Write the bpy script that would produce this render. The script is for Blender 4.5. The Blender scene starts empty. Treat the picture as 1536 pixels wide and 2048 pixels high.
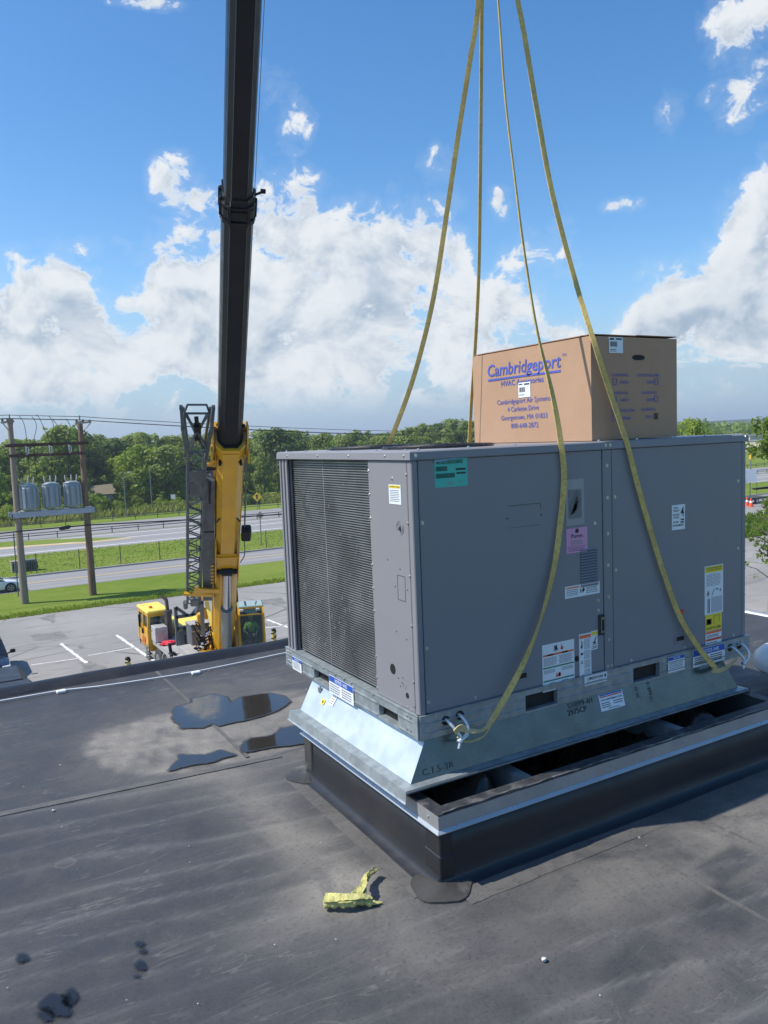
import bpy, math, random
import numpy as np
from mathutils import Vector, Matrix
random.seed(7); RNG=np.random.default_rng(7)
SC=bpy.context.scene; COL=SC.collection
V=np.array
# ------------------------------------------------------------------ camera
PITCH,ROLL,FPX=0.09434,-0.03941,1578.53; TH=0.52132
CAMP=V([-1.768,-2.836,10.6])
def _axes():
    p,r=PITCH,ROLL
    fw=V([0,math.cos(p),-math.sin(p)]); up0=V([0,math.sin(p),math.cos(p)]); rt0=V([1,0,0.])
    rt=math.cos(r)*rt0+math.sin(r)*up0; up=-math.sin(r)*rt0+math.cos(r)*up0
    c,s=math.cos(TH),math.sin(TH); Q=V([[c,s,0],[-s,c,0],[0,0,1]])
    return Q@rt,Q@up,Q@fw
RT,UP,FW=_axes()
cd=bpy.data.cameras.new('camera'); cam=bpy.data.objects.new('camera',cd); COL.objects.link(cam)
cam.matrix_world=Matrix([[RT[0],UP[0],-FW[0],CAMP[0]],[RT[1],UP[1],-FW[1],CAMP[1]],[RT[2],UP[2],-FW[2],CAMP[2]],[0,0,0,1]])
cd.sensor_fit='VERTICAL'; cd.sensor_height=24; cd.lens=24*FPX/2048; cd.clip_start=.05; cd.clip_end=6000
SC.camera=cam
SC.cycles.max_bounces=6; SC.cycles.diffuse_bounces=3; SC.cycles.glossy_bounces=3; SC.cycles.transparent_max_bounces=6; SC.cycles.volume_bounces=0
def ray(u,v): return FW+RT*(u-768)/FPX-UP*(v-1024)/FPX
def at(u,v,z): r=ray(u,v); return CAMP+r*(z-CAMP[2])/r[2]
def atd(u,v,d): return CAMP+ray(u,v)*d
def aty(u,v,y): r=ray(u,v); return CAMP+r*(y-CAMP[1])/r[1]
def atx(u,v,x): r=ray(u,v); return CAMP+r*(x-CAMP[0])/r[0]
# ------------------------------------------------------------------ light and sky
_r0=V([.8672,-.498,0]); _f0=V([.498,.8672,0])
SH=V([-.934,.358,0]); EL=math.radians(53)   # from the lengths and slant of the pole and curb shadows
SUN=V([SH[0]*math.cos(EL),SH[1]*math.cos(EL),math.sin(EL)])
sd=bpy.data.lights.new('sun','SUN'); sd.energy=5.0; sd.angle=math.radians(.53); sd.color=(1,.94,.84)
so=bpy.data.objects.new('sun',sd); COL.objects.link(so); so.location=(0,0,60)
so.rotation_euler=Vector(SUN).to_track_quat('Z','Y').to_euler()
SC.view_settings.view_transform='Standard'; SC.view_settings.look='None'
SC.view_settings.exposure=0.18; SC.view_settings.gamma=1; SC.view_settings.use_curve_mapping=False
SKY_STRENGTH=.10
class NT:
    def __init__(s,t): s.t=t; s.n=t.nodes; s.l=t.links
    def new(s,ty,**k):
        n=s.n.new(ty)
        for a,b in k.items(): setattr(n,a,b)
        return n
    def set(s,sock,v):
        if isinstance(v,bpy.types.NodeSocket): s.l.new(v,sock)
        elif v is not None: sock.default_value=v
    def m(s,op,a,b=None,c=None,clamp=False):
        n=s.new('ShaderNodeMath',operation=op,use_clamp=clamp)
        s.set(n.inputs[0],a); s.set(n.inputs[1],b)
        if c is not None: s.set(n.inputs[2],c)
        return n.outputs[0]
    def vm(s,op,a,b=None):
        n=s.new('ShaderNodeVectorMath',operation=op); s.set(n.inputs[0],a); s.set(n.inputs[1],b)
        return n.outputs['Value'] if op in('DOT_PRODUCT','LENGTH') else n.outputs[0]
    def noise(s,vec,scale,detail=4,rough=.55,dist=0,out=0):
        n=s.new('ShaderNodeTexNoise'); s.set(n.inputs['Vector'],vec); s.set(n.inputs['Scale'],scale)
        n.inputs['Detail'].default_value=detail; n.inputs['Roughness'].default_value=rough; n.inputs['Distortion'].default_value=dist
        return n.outputs[out]
    def mix(s,f,a,b,blend='MIX'):
        n=s.new('ShaderNodeMix',data_type='RGBA',blend_type=blend); s.set(n.inputs[0],f)
        s.set(n.inputs[6],a if isinstance(a,bpy.types.NodeSocket) else (*a[:3],1)); s.set(n.inputs[7],b if isinstance(b,bpy.types.NodeSocket) else (*b[:3],1))
        return n.outputs[2]
    def ramp(s,f,lo,hi,a=0,b=1,smooth=True):
        n=s.new('ShaderNodeMapRange',interpolation_type='SMOOTHSTEP' if smooth else 'LINEAR'); s.set(n.inputs[0],f)
        for i,v in enumerate((lo,hi,a,b)): s.set(n.inputs[i+1],v)
        return n.outputs[0]
W=bpy.data.worlds.new('World'); SC.world=W; W.use_nodes=True
t=NT(W.node_tree); t.n.clear()
out=t.new('ShaderNodeOutputWorld'); bg=t.new('ShaderNodeBackground'); bg.inputs[1].default_value=SKY_STRENGTH
sky=t.new('ShaderNodeTexSky',sky_type='NISHITA'); sky.sun_disc=False; sky.sun_elevation=EL
sky.sun_rotation=math.atan2(SUN[0],SUN[1]); sky.air_density=1.0; sky.dust_density=.6; sky.ozone_density=2.2; sky.altitude=100
hs=t.new('ShaderNodeHueSaturation'); t.l.new(sky.outputs[0],hs.inputs['Color']); hs.inputs['Saturation'].default_value=1.30; hs.inputs['Value'].default_value=1.62
tc=t.new('ShaderNodeTexCoord').outputs['Generated']
A=t.vm('DOT_PRODUCT',tc,tuple(_r0)); B=t.vm('DOT_PRODUCT',tc,tuple(_f0))
sep=t.new('ShaderNodeSeparateXYZ'); t.l.new(tc,sep.inputs[0])
AZ=t.m('ARCTAN2',A,B); ELV=t.m('ARCSINE',sep.outputs[2])
def azel(u,v):
    r=ray(u,v); r=r/np.linalg.norm(r); return math.atan2(r@_r0,r@_f0),math.asin(r[2])
# outline of the main cloud bank, as azimuth -> top elevation
OUT=[(0,545),(60,548),(110,520),(150,523),(205,570),(270,578),(295,520),(345,470),(400,450),(450,400),(520,395),(600,388),(660,430),(720,440),(790,400),(870,385),(920,420),(945,500),(980,600),(1040,640),(1130,700),(1200,730),(1245,680),(1290,560),(1380,530),(1440,420),(1500,360),(1536,300)]
BL=[(352,365,40,44),(400,400,50,50),(866,350,34,38),(1020,510,34,36),(1085,490,62,42),(1130,505,40,34),(1000,410,20,32),(800,592,44,26),(556,195,52,40),(585,235,34,46),(1500,60,60,62),(1480,200,52,36),(1535,120,46,50),(1250,410,34,14),(1440,742,46,20),(880,745,46,36),(1520,655,34,22),(660,620,30,22),(1340,220,26,30),(280,6,60,10),(1010,600,60,50)]
def add_group():
    g=bpy.data.node_groups.new('cloud_density','ShaderNodeTree')
    g.interface.new_socket('az',in_out='INPUT',socket_type='NodeSocketFloat'); g.interface.new_socket('el',in_out='INPUT',socket_type='NodeSocketFloat')
    g.interface.new_socket('d',in_out='OUTPUT',socket_type='NodeSocketFloat')
    q=NT(g); gi=q.new('NodeGroupInput'); go=q.new('NodeGroupOutput'); a,e=gi.outputs[0],gi.outputs[1]
    fc=q.new('ShaderNodeFloatCurve'); cv=fc.mapping.curves[0]
    pts=[((azel(u,v)[0]+.6)/1.2,azel(u,v)[1]) for u,v in OUT]
    pts=[(0,.20)]+pts+[(1,.24)]
    cv.points[0].location=pts[0]; cv.points[1].location=pts[-1]
    for p in pts[1:-1]: cv.points.new(*p)
    fc.mapping.update(); q.l.new(q.m('DIVIDE',q.m('ADD',a,.6),1.2,clamp=True),fc.inputs['Value'])
    top=fc.outputs[0]
    bank=q.m('MINIMUM',q.m('DIVIDE',q.m('SUBTRACT',top,e),.045),1.15)
    bank=q.m('MAXIMUM',bank,-2.0)
    # fades out towards the flat bases near the horizon
    bank=q.m('SUBTRACT',bank,q.ramp(e,.12,.05,0,.9))
    bank=q.m('SUBTRACT',bank,q.ramp(q.m('ABSOLUTE',a),.75,1.5,0,2.2))
    best=bank
    for (u,v,su,sv) in BL:
        ca,ce=azel(u,v); sa=su/FPX; se=sv/FPX
        da=q.m('DIVIDE',q.m('SUBTRACT',a,ca),sa); de=q.m('DIVIDE',q.m('SUBTRACT',e,ce),se)
        d2=q.m('ADD',q.m('MULTIPLY',da,da),q.m('MULTIPLY',de,de))
        best=q.m('MAXIMUM',best,q.m('MULTIPLY',q.m('SUBTRACT',.62,d2),.62))
    q.l.new(best,go.inputs[0]); return g
CG=add_group()
_n=t.new('ShaderNodeGroup'); _n.node_tree=CG; t.l.new(AZ,_n.inputs[0]); t.l.new(ELV,_n.inputs[1]); MASK=_n.outputs[0]
def n2d(vec,scale,detail,rough,dist=0):
    n=t.new('ShaderNodeTexNoise',noise_dimensions='2D'); t.l.new(vec,n.inputs['Vector']); n.inputs['Scale'].default_value=scale
    n.inputs['Detail'].default_value=detail; n.inputs['Roughness'].default_value=rough; n.inputs['Distortion'].default_value=dist; return n.outputs[0]
def cnoise(a,e,d):
    cm=t.new('ShaderNodeCombineXYZ'); t.l.new(a,cm.inputs[0]); t.l.new(t.m('MULTIPLY',e,1.25),cm.inputs[1]); P=cm.outputs[0]
    r=t.m('MULTIPLY',t.m('SUBTRACT',n2d(P,9,d,.62,.25),.5),4.3)
    if d<6: return r
    return r,t.m('ADD',r,t.m('MULTIPLY',t.m('SUBTRACT',n2d(P,30,4,.6,.5),.5),2.0))
NL,N0=cnoise(AZ,ELV,7); N1=cnoise(t.m('SUBTRACT',AZ,.016),t.m('ADD',ELV,.022),4)
D0=t.m('ADD',MASK,N0)
alpha=t.m('MULTIPLY',t.m('MAXIMUM',t.ramp(D0,-.1,.5),t.m('MULTIPLY',t.ramp(D0,-.8,.1),.10)),t.ramp(ELV,.02,.075))
lit=t.ramp(t.m('SUBTRACT',NL,N1),-1.25,.55)
lit=t.m('MAXIMUM',lit,t.ramp(D0,.9,.2))
deep=t.m('MULTIPLY',t.ramp(D0,.6,2.6),t.ramp(ELV,.30,.08))
lit=t.m('SUBTRACT',lit,t.m('MULTIPLY',deep,.5),clamp=True)
ccol=t.mix(lit,(3.5,4.4,5.5),(7.6,7.9,8.15))
cm=t.new('ShaderNodeCombineXYZ'); t.l.new(AZ,cm.inputs[0]); t.l.new(t.m('MULTIPLY',ELV,5),cm.inputs[1])
streak=t.ramp(t.noise(cm.outputs[0],5,6,.6),.42,.72)
low=t.ramp(ELV,.16,.02)
hz=t.ramp(ELV,.22,0.0)
skyc=t.mix(t.m('MULTIPLY',hz,.85),hs.outputs[0],(2.8,4.3,6.1))
skyc=t.mix(t.m('MULTIPLY',t.m('MULTIPLY',streak,low),.55),skyc,(4.1,5.0,5.9))
fin=t.mix(t.m('MULTIPLY',alpha,.97),skyc,ccol)
t.l.new(fin,bg.inputs[0]); t.l.new(bg.outputs[0],out.inputs[0])
# ------------------------------------------------------------------ materials
MATS={}
def mat(name,col,rough=.6,metal=0.0,var=.12,scale=6,bump=0.0,bscale=40,spec=.5,coat=0,dirt=None,dscale=2,damt=.5,bdist=.01,stretch=(1,1,1),emit=None):
    if name in MATS: return MATS[name]
    m=bpy.data.materials.new(name); m.use_nodes=True; q=NT(m.node_tree); b=q.n['Principled BSDF']
    tc=q.new('ShaderNodeTexCoord').outputs['Object']
    mp=q.new('ShaderNodeMapping'); q.l.new(tc,mp.inputs[0]); mp.inputs['Scale'].default_value=stretch; vec=mp.outputs[0]
    n=q.noise(vec,scale,5,.6)
    c=q.mix(q.ramp(n,.3,.7),[x*(1-var) for x in col],[min(1,x*(1+var)) for x in col])
    if dirt is not None:
        c=q.mix(q.m('MULTIPLY',q.ramp(q.noise(vec,dscale,7,.65,.3),.5,.72),damt),c,dirt)
    q.l.new(c,b.inputs['Base Color'])
    q.l.new(q.ramp(q.noise(vec,scale*2.3,4),.3,.7,max(0.02,rough*.85),min(1,rough*1.15)),b.inputs['Roughness'])
    b.inputs['Metallic'].default_value=metal; b.inputs['Specular IOR Level'].default_value=spec
    if coat: b.inputs['Coat Weight'].default_value=coat; b.inputs['Coat Roughness'].default_value=.08
    if bump:
        bn=q.new('ShaderNodeBump'); bn.inputs['Strength'].default_value=bump; bn.inputs['Distance'].default_value=bdist
        q.l.new(q.noise(vec,bscale,5,.6),bn.inputs['Height']); q.l.new(bn.outputs[0],b.inputs['Normal'])
    MATS[name]=m; return m
def glass(name,col=(.6,.8,.8),alpha=.45,rough=.03):
    m=bpy.data.materials.new(name); m.use_nodes=True; q=NT(m.node_tree); b=q.n['Principled BSDF']
    b.inputs['Base Color'].default_value=(*col,1); b.inputs['Roughness'].default_value=rough; b.inputs['Alpha'].default_value=alpha
    b.inputs['Specular IOR Level'].default_value=.9
    return m
# ------------------------------------------------------------------ objects
def org(o):
    v=V([0,0,0.])
    while o is not None: v=v+V(o.location); o=o.parent
    return v
def tag(o,label=None,cat=None,group=None,kind=None):
    for k,v in (('label',label),('category',cat),('group',group),('kind',kind)):
        if v: o[k]=v
    return o
def thing(name,label,cat,loc,group=None):
    o=bpy.data.objects.new(name,None); COL.objects.link(o); o.location=tuple(float(x) for x in loc); o.empty_display_size=.2
    return tag(o,label,cat,group)
class MB:
    def __init__(s): s.v=[]; s.f=[]; s.n=0
    def add(s,vs,fs):
        k=s.n; s.v.extend([tuple(map(float,p)) for p in vs]); s.n+=len(vs)
        s.f.extend([tuple(i+k for i in f) for f in fs]); return s
    def box(s,c,d,R=None,bev=0):
        """c centre, d full sizes, R 3x3 with rows as axes"""
        c=V(c); d=V(d)/2.
        if bev<=0:
            P=[V([x,y,z])*d for x in(-1,1) for y in(-1,1) for z in(-1,1)]
            F=[(0,1,3,2),(4,6,7,5),(0,4,5,1),(2,3,7,6),(0,2,6,4),(1,5,7,3)]
        else:
            b=min(bev,*(d*.95)); P=[];F=[]
            # chamfered box: 24 verts
            idx={}
            for x in(-1,1):
                for y in(-1,1):
                    for z in(-1,1):
                        for ax in range(3):
                            p=V([x,y,z])*(d-b); p[ax]=[x,y,z][ax]*d[ax]; idx[(x,y,z,ax)]=len(P); P.append(p)
            for ax in range(3):
                o=[i for i in range(3) if i!=ax]
                for sg in(-1,1):
                    q=[]
                    for a_,b_ in((-1,-1),(1,-1),(1,1),(-1,1)):
                        k=[0,0,0]; k[ax]=sg; k[o[0]]=a_; k[o[1]]=b_; q.append(idx[(*k,ax)])
                    F.append(tuple(q))
                # edges along ax
                for a_ in(-1,1):
                    for b_ in(-1,1):
                        q=[]
                        for sg,which in((-1,o[0]),(1,o[0]),(1,o[1]),(-1,o[1])):
                            k=[0,0,0]; k[ax]=sg; k[o[0]]=a_; k[o[1]]=b_; q.append(idx[(*k,which)])
                        F.append(tuple(q))
            for x in(-1,1):
                for y in(-1,1):
                    for z in(-1,1): F.append(tuple(idx[(x,y,z,a_)] for a_ in range(3)))
        if R is not None: P=[V(R).T@p for p in P]
        return s.add([c+p for p in P],F)
    def b2(s,a,b,bev=0):
        a=V(a);b=V(b); return s.box((a+b)/2,abs(b-a),None,bev)
    def bar(s,p,q,w,h=None,up=(0,0,1),bev=0):
        p=V(p);q=V(q); L=np.linalg.norm(q-p)
        if L<1e-6: return s
        a=(q-p)/L; u=V(up)-a*(V(up)@a)
        if np.linalg.norm(u)<1e-3: u=V([1,0,0])-a*a[0]
        u/=np.linalg.norm(u); sd=np.cross(a,u)
        return s.box((p+q)/2,(L,w,h or w),V([a,sd,u]),bev)
    def tube(s,pts,r,n=8,cap=True):
        pts=[V(p) for p in pts]; m=len(pts); rs=r if hasattr(r,'__len__') else [r]*m
        ref=None; vs=[]
        for i,p in enumerate(pts):
            a=pts[min(i+1,m-1)]-pts[max(i-1,0)]; a=a/ (np.linalg.norm(a)+1e-9)
            if ref is None:
                ref=np.cross(a,V([0,0,1.]));
                if np.linalg.norm(ref)<1e-3: ref=V([1.,0,0])
            ref=ref-a*(ref@a); ref/=np.linalg.norm(ref); b=np.cross(a,ref)
            for k in range(n):
                an=2*math.pi*k/n; vs.append(p+rs[i]*(math.cos(an)*ref+math.sin(an)*b))
        fs=[(i*n+k,i*n+(k+1)%n,(i+1)*n+(k+1)%n,(i+1)*n+k) for i in range(m-1) for k in range(n)]
        if cap: fs+= [tuple(range(n))[::-1],tuple((m-1)*n+k for k in range(n))]
        return s.add(vs,fs)
    def prism(s,poly,o,ux,uy,n,th):
        o=V(o);ux=V(ux);uy=V(uy);n=V(n); k=len(poly)
        vs=[o+ux*a+uy*b for a,b in poly]+[o+ux*a+uy*b+n*th for a,b in poly]
        fs=[tuple(range(k))[::-1],tuple(range(k,2*k))]+[(i,(i+1)%k,k+(i+1)%k,k+i) for i in range(k)]
        return s.add(vs,fs)
    def loft(s,rings,cap=True,close=True):
        n=len(rings[0]); vs=[p for r in rings for p in r]; m=len(rings)
        fs=[(i*n+k,i*n+(k+1)%n,(i+1)*n+(k+1)%n,(i+1)*n+k) for i in range(m-1) for k in range(n if close else n-1)]
        if cap: fs+=[tuple(range(n))[::-1],tuple((m-1)*n+k for k in range(n))]
        return s.add(vs,fs)
    def quad(s,a,b,c,d): return s.add([a,b,c,d],[(0,1,2,3)])
    def ball(s,c,r,nu=10,nv=6,sc=(1,1,1)):
        c=V(c); vs=[];fs=[]
        for j in range(nv+1):
            th=math.pi*j/nv
            for i in range(nu):
                ph=2*math.pi*i/nu; vs.append(c+r*V([math.sin(th)*math.cos(ph)*sc[0],math.sin(th)*math.sin(ph)*sc[1],math.cos(th)*sc[2]]))
        for j in range(nv):
            for i in range(nu): fs.append((j*nu+i,j*nu+(i+1)%nu,(j+1)*nu+(i+1)%nu,(j+1)*nu+i))
        return s.add(vs,fs)
    def build(s,name,m,parent=None,smooth=False,**tg):
        o0=org(parent); me=bpy.data.meshes.new(name)
        me.from_pydata([(p[0]-o0[0],p[1]-o0[1],p[2]-o0[2]) for p in s.v],[],s.f); me.validate(); me.update()
        import bmesh
        bm=bmesh.new(); bm.from_mesh(me); bmesh.ops.recalc_face_normals(bm,faces=bm.faces); bm.to_mesh(me); bm.free()
        if smooth:
            me.polygons.foreach_set('use_smooth',[True]*len(me.polygons))
            if smooth=='auto': me.set_sharp_from_angle(angle=math.radians(38))
        if m: me.materials.append(m)
        o=bpy.data.objects.new(name,me); COL.objects.link(o); o.parent=parent
        tag(o,tg.get('label'),tg.get('cat'),tg.get('group'),tg.get('kind')); return o
def fastmesh(name,verts,quads,m,parent=None,tint=None,**tg):
    me=bpy.data.meshes.new(name); verts=np.asarray(verts,np.float32); quads=np.asarray(quads,np.int32); k=quads.shape[1]
    me.vertices.add(len(verts)); me.vertices.foreach_set('co',verts.ravel())
    me.loops.add(quads.size); me.loops.foreach_set('vertex_index',quads.ravel())
    me.polygons.add(len(quads)); me.polygons.foreach_set('loop_start',np.arange(0,quads.size,k,dtype=np.int32))
    if tint is not None:
        at_=me.attributes.new('tint','FLOAT','FACE' if len(tint)==len(quads) else 'POINT'); at_.data.foreach_set('value',np.asarray(tint,np.float32))
    me.update(calc_edges=True); me.materials.append(m)
    o=bpy.data.objects.new(name,me); COL.objects.link(o); o.parent=parent
    tag(o,tg.get('label'),tg.get('cat'),tg.get('group'),tg.get('kind')); return o
def instance(src,name,parent=None,loc=None,scale=None,rz=0):
    o=src.copy(); o.name=name; COL.objects.link(o); o.parent=parent
    if loc is not None: o.location=tuple(float(x) for x in loc)
    if scale is not None: o.scale=scale
    o.rotation_euler=(0,0,rz); return o
def text_mesh(txt,o,ux,uy,h,w=None,m=None,parent=None,name='print',shear=0,off=.0008,bold=0,align='LEFT',spacing=1):
    cu=bpy.data.curves.new('t','FONT'); cu.body=txt; cu.size=1; cu.shear=shear; cu.align_x=align; cu.offset=bold; cu.resolution_u=2; cu.space_character=spacing
    ob=bpy.data.objects.new('t',cu); COL.objects.link(ob)
    dg=bpy.context.evaluated_depsgraph_get(); me0=bpy.data.meshes.new_from_object(ob.evaluated_get(dg))
    bpy.data.objects.remove(ob); bpy.data.curves.remove(cu)
    n=len(me0.vertices); co=np.zeros(n*3,np.float32); me0.vertices.foreach_get('co',co); co=co.reshape(-1,3)
    capH=.69; sy=h/capH; sx=sy
    if w: sx=w/max(1e-6,(co[:,0].max()-co[:,0].min()))
    ux=V(ux);uy=V(uy); nn=np.cross(ux,uy); o0=org(parent)
    P=V(o)+np.outer(co[:,0]*sx,ux)+np.outer(co[:,1]*sy,uy)+nn*off-o0
    me0.vertices.foreach_set('co',P.astype(np.float32).ravel()); me0.update(); me0.materials.clear(); me0.materials.append(m)
    ob=bpy.data.objects.new(name,me0); COL.objects.link(ob); ob.parent=parent; return ob
M_INK=mat('ink_black',(.02,.02,.025),.5); M_INKG=mat('ink_grey',(.22,.23,.26),.5); M_RED=mat('ink_red',(.6,.06,.03),.5); M_ORG=mat('ink_orange',(.75,.17,.06),.5)
M_GRN=mat('ink_green',(.03,.2,.1),.5); M_BLU=mat('ink_blue',(.02,.09,.42),.5); M_BOXINK=mat('ink_carton_blue',(.07,.10,.42),.6)
M_WST=mat('sticker_white',(.72,.76,.8),.35,var=.03); M_YST=mat('sticker_yellow',(.78,.62,.04),.35,var=.03); M_TEAL=mat('sticker_teal',(.05,.46,.38),.35,var=.03); M_PNK=mat('sticker_pink',(.62,.3,.5),.35,var=.03); M_WHT=mat('ink_white',(.8,.82,.85),.4)
def sticker(parent,name,o,ux,uy,w,h,m,items=(),label=None,th=.0012):
    """o lower-left; items: ('r',x0,y0,x1,y1,mat) rectangles or ('t',x,y,h,w,text,mat) in fractions"""
    ux=V(ux);uy=V(uy);n=np.cross(ux,uy)
    b=MB(); b.prism([(0,0),(w,0),(w,h),(0,h)],V(o),ux,uy,n,th); st=b.build(name,m,parent,label=label)
    rects={}
    for it in items:
        if it[0]=='r': rects.setdefault(it[5].name,[it[5],MB()])[1].prism([(it[1]*w,it[2]*h),(it[3]*w,it[2]*h),(it[3]*w,it[4]*h),(it[1]*w,it[4]*h)],V(o)+n*(th+.0002),ux,uy,n,.0004)
        elif it[0]=='p':
            rects.setdefault(it[2].name,[it[2],MB()])[1].prism([(a*w,c*h) for a,c in it[1]],V(o)+n*(th+.0004),ux,uy,n,.0005)
        else: text_mesh(it[5],V(o)+ux*it[1]*w+uy*it[2]*h,ux,uy,it[3]*h,(it[4]*w if it[4] else None),it[6],st,'lettering',off=th+.0009,bold=.012)
    for mm,b in rects.values(): b.build('print',mm,st,kind='stuff')
    return st
def lines(x0,x1,y0,y1,n,m=None,rag=.12,fill=.45):
    """rows of small print as separate word bars"""
    r=random.Random(int((x0+y0*7+n)*1000)); L=[]; dy=(y1-y0)/n
    for i in range(n):
        y=y0+dy*(i+.25); x=x0; xe=x1-rag*r.random()*(x1-x0)
        while x<xe-.01:
            ww=min(xe-x,(x1-x0)*r.uniform(.08,.24)); L.append(('r',x,y,x+ww*.86,y+dy*fill,m or M_INKG)); x+=ww
    return L
def vnoise(x,y,seed=0):
    xi=np.floor(x).astype(np.int64); yi=np.floor(y).astype(np.int64); fx=x-xi; fy=y-yi; fx=fx*fx*(3-2*fx); fy=fy*fy*(3-2*fy)
    def h(a,b):
        n=(a*374761393+b*668265263+seed*974634777)&0xffffffff; n=((n^(n>>13))*1274126177)&0xffffffff; return ((n^(n>>16))&0xffff)/65535.
    return (h(xi,yi)*(1-fx)+h(xi+1,yi)*fx)*(1-fy)+(h(xi,yi+1)*(1-fx)+h(xi+1,yi+1)*fx)*fy
def fbm(x,y,o=4,seed=0,g=.5):
    s=0;a=1;t_=0
    for i in range(o): s=s+a*vnoise(x*2**i,y*2**i,seed+i*17); t_+=a; a*=g
    return s/t_
# ================================================================== SETTING
RZ=8.75; UZ=9.278
def shadermat(name,fn):
    m=bpy.data.materials.new(name); m.use_nodes=True; q=NT(m.node_tree); b=q.n['Principled BSDF']
    fn(q,b,q.new('ShaderNodeTexCoord').outputs['Object']); MATS[name]=m; return m
def _grass(q,b,c):
    n1=q.noise(c,.06,5,.6); n2=q.noise(c,.7,5,.65); n3=q.noise(c,9,3,.7)
    k=q.mix(q.ramp(n1,.35,.65),(.135,.205,.022),(.20,.255,.045))
    k=q.mix(q.m('MULTIPLY',q.ramp(n2,.45,.75),.6),k,(.27,.27,.08))
    k=q.mix(q.m('MULTIPLY',q.ramp(n3,.35,.7),.55),k,(.09,.16,.015))
    q.l.new(k,b.inputs['Base Color']); b.inputs['Roughness'].default_value=.95; b.inputs['Specular IOR Level'].default_value=.1
    bn=q.new('ShaderNodeBump'); bn.inputs['Distance'].default_value=.12; bn.inputs['Strength'].default_value=.8; q.l.new(n3,bn.inputs['Height']); q.l.new(bn.outputs[0],b.inputs['Normal'])
M_GRASS=shadermat('grass_ground',_grass)
def _lot(q,b,c):
    n1=q.noise(c,.12,6,.6,.4); n2=q.noise(c,1.3,5,.65); n3=q.noise(c,25,3,.7)
    k=q.mix(q.ramp(n1,.3,.7),(.245,.238,.228),(.32,.312,.30))
    k=q.mix(q.m('MULTIPLY',q.ramp(n2,.5,.8),.35),k,(.17,.165,.16))
    mp=q.new('ShaderNodeMapping'); q.l.new(c,mp.inputs[0]); mp.inputs['Scale'].default_value=(.12,.7,1); mp.inputs['Rotation'].default_value=(0,0,.15)
    k=q.mix(q.m('MULTIPLY',q.ramp(q.noise(mp.outputs[0],1.2,6,.65,1.2),.54,.64),.5),k,(.15,.145,.14))
    v=q.new('ShaderNodeTexVoronoi',feature='DISTANCE_TO_EDGE'); v.inputs['Scale'].default_value=.16
    q.l.new(q.mix(.25,c,q.noise(c,.5,5,.7,0,1)),v.inputs['Vector'])
    crack=q.m('MULTIPLY',q.ramp(v.outputs['Distance'],.012,.002),q.ramp(n1,.4,.55))
    k=q.mix(q.m('MULTIPLY',crack,.8),k,(.09,.088,.085))
    k=q.mix(q.m('MULTIPLY',q.ramp(n3,.3,.75),.25),k,(.14,.14,.14))
    q.l.new(k,b.inputs['Base Color']); b.inputs['Roughness'].default_value=.9; b.inputs['Specular IOR Level'].default_value=.25
M_LOT=shadermat('lot_asphalt',_lot)
def _road(q,b,c):
    mp=q.new('ShaderNodeMapping'); q.l.new(c,mp.inputs[0]); mp.inputs['Scale'].default_value=(.03,1.1,1)
    k=q.mix(q.ramp(q.noise(mp.outputs[0],1,5,.6),.35,.65),(.22,.218,.222),(.29,.288,.29))
    k=q.mix(q.m('MULTIPLY',q.ramp(q.noise(c,8,3,.7),.3,.75),.25),k,(.11,.11,.11))
    q.l.new(k,b.inputs['Base Color']); b.inputs['Roughness'].default_value=.88
M_ROAD=shadermat('road_asphalt',_road)
M_LINEW=mat('paint_white',(.72,.71,.68),.7,dirt=(.3,.3,.29),dscale=3,damt=.6); M_LINEY=mat('paint_yellow',(.62,.44,.16),.7,dirt=(.3,.28,.22),dscale=2,damt=.5)
M_CONC=mat('kerb_concrete',(.32,.31,.29),.9,dirt=(.1,.1,.09),dscale=1,damt=.6)
def strip(name,x0,x1,y0,y1,z,m,segs=1,wob=0,parent=None,**k):
    xs=np.linspace(x0,x1,segs+1); vs=[];fs=[]
    for i,x in enumerate(xs):
        a=wob*(fbm(V([x*.35]),V([0.]),4,3)[0]-.5)*2; c=wob*(fbm(V([x*.35]),V([9.]),4,5)[0]-.5)*2
        vs+= [(x,y0+a,z),(x,y1+c,z)]
        if i: fs.append((2*i-2,2*i,2*i+1,2*i-1))
    b=MB(); b.add(vs,fs); return b.build(name,m,parent,kind=None if parent else 'structure',**k)
b=MB(); b.add([(-3000,-600,0),(3000,-600,0),(3000,4000,0),(-3000,4000,0)],[(0,1,2,3)]); b.build('ground',M_GRASS,kind='structure')
# parking lot: main lot plus the narrower part towards the right and its driveway
strip('parking_lot',-70,52,-40,52.3,.004,M_LOT,120,.55)
strip('parking_lot',52.2,140,-40,43.2,.0045,M_LOT,60,.5)
strip('driveway',50,140,52.5,62.2,.005,M_LOT,60,.3)
rd=strip('service_road',-220,300,62.3,69.7,.008,M_ROAD)
strip('lane_line',-220,300,65.95,66.07,.012,M_LINEY,parent=rd); strip('lane_line',-220,300,66.2,66.32,.012,M_LINEY,parent=rd)
b=MB(); b.b2((-220,69.71,-.05),(300,69.95,.14)); b.build('kerb',M_CONC,kind='structure')
hw=strip('highway',-260,500,85.4,99.8,.008,M_ROAD)
strip('edge_line',-260,500,86.85,87.2,.012,M_LINEW,parent=hw); strip('edge_line',-260,500,92.85,93.2,.012,M_LINEW,parent=hw)
strip('edge_line',-260,500,97.6,97.9,.012,M_LINEW,parent=hw)
strip('highway',-260,500,100.4,114.2,.009,M_ROAD)
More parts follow.
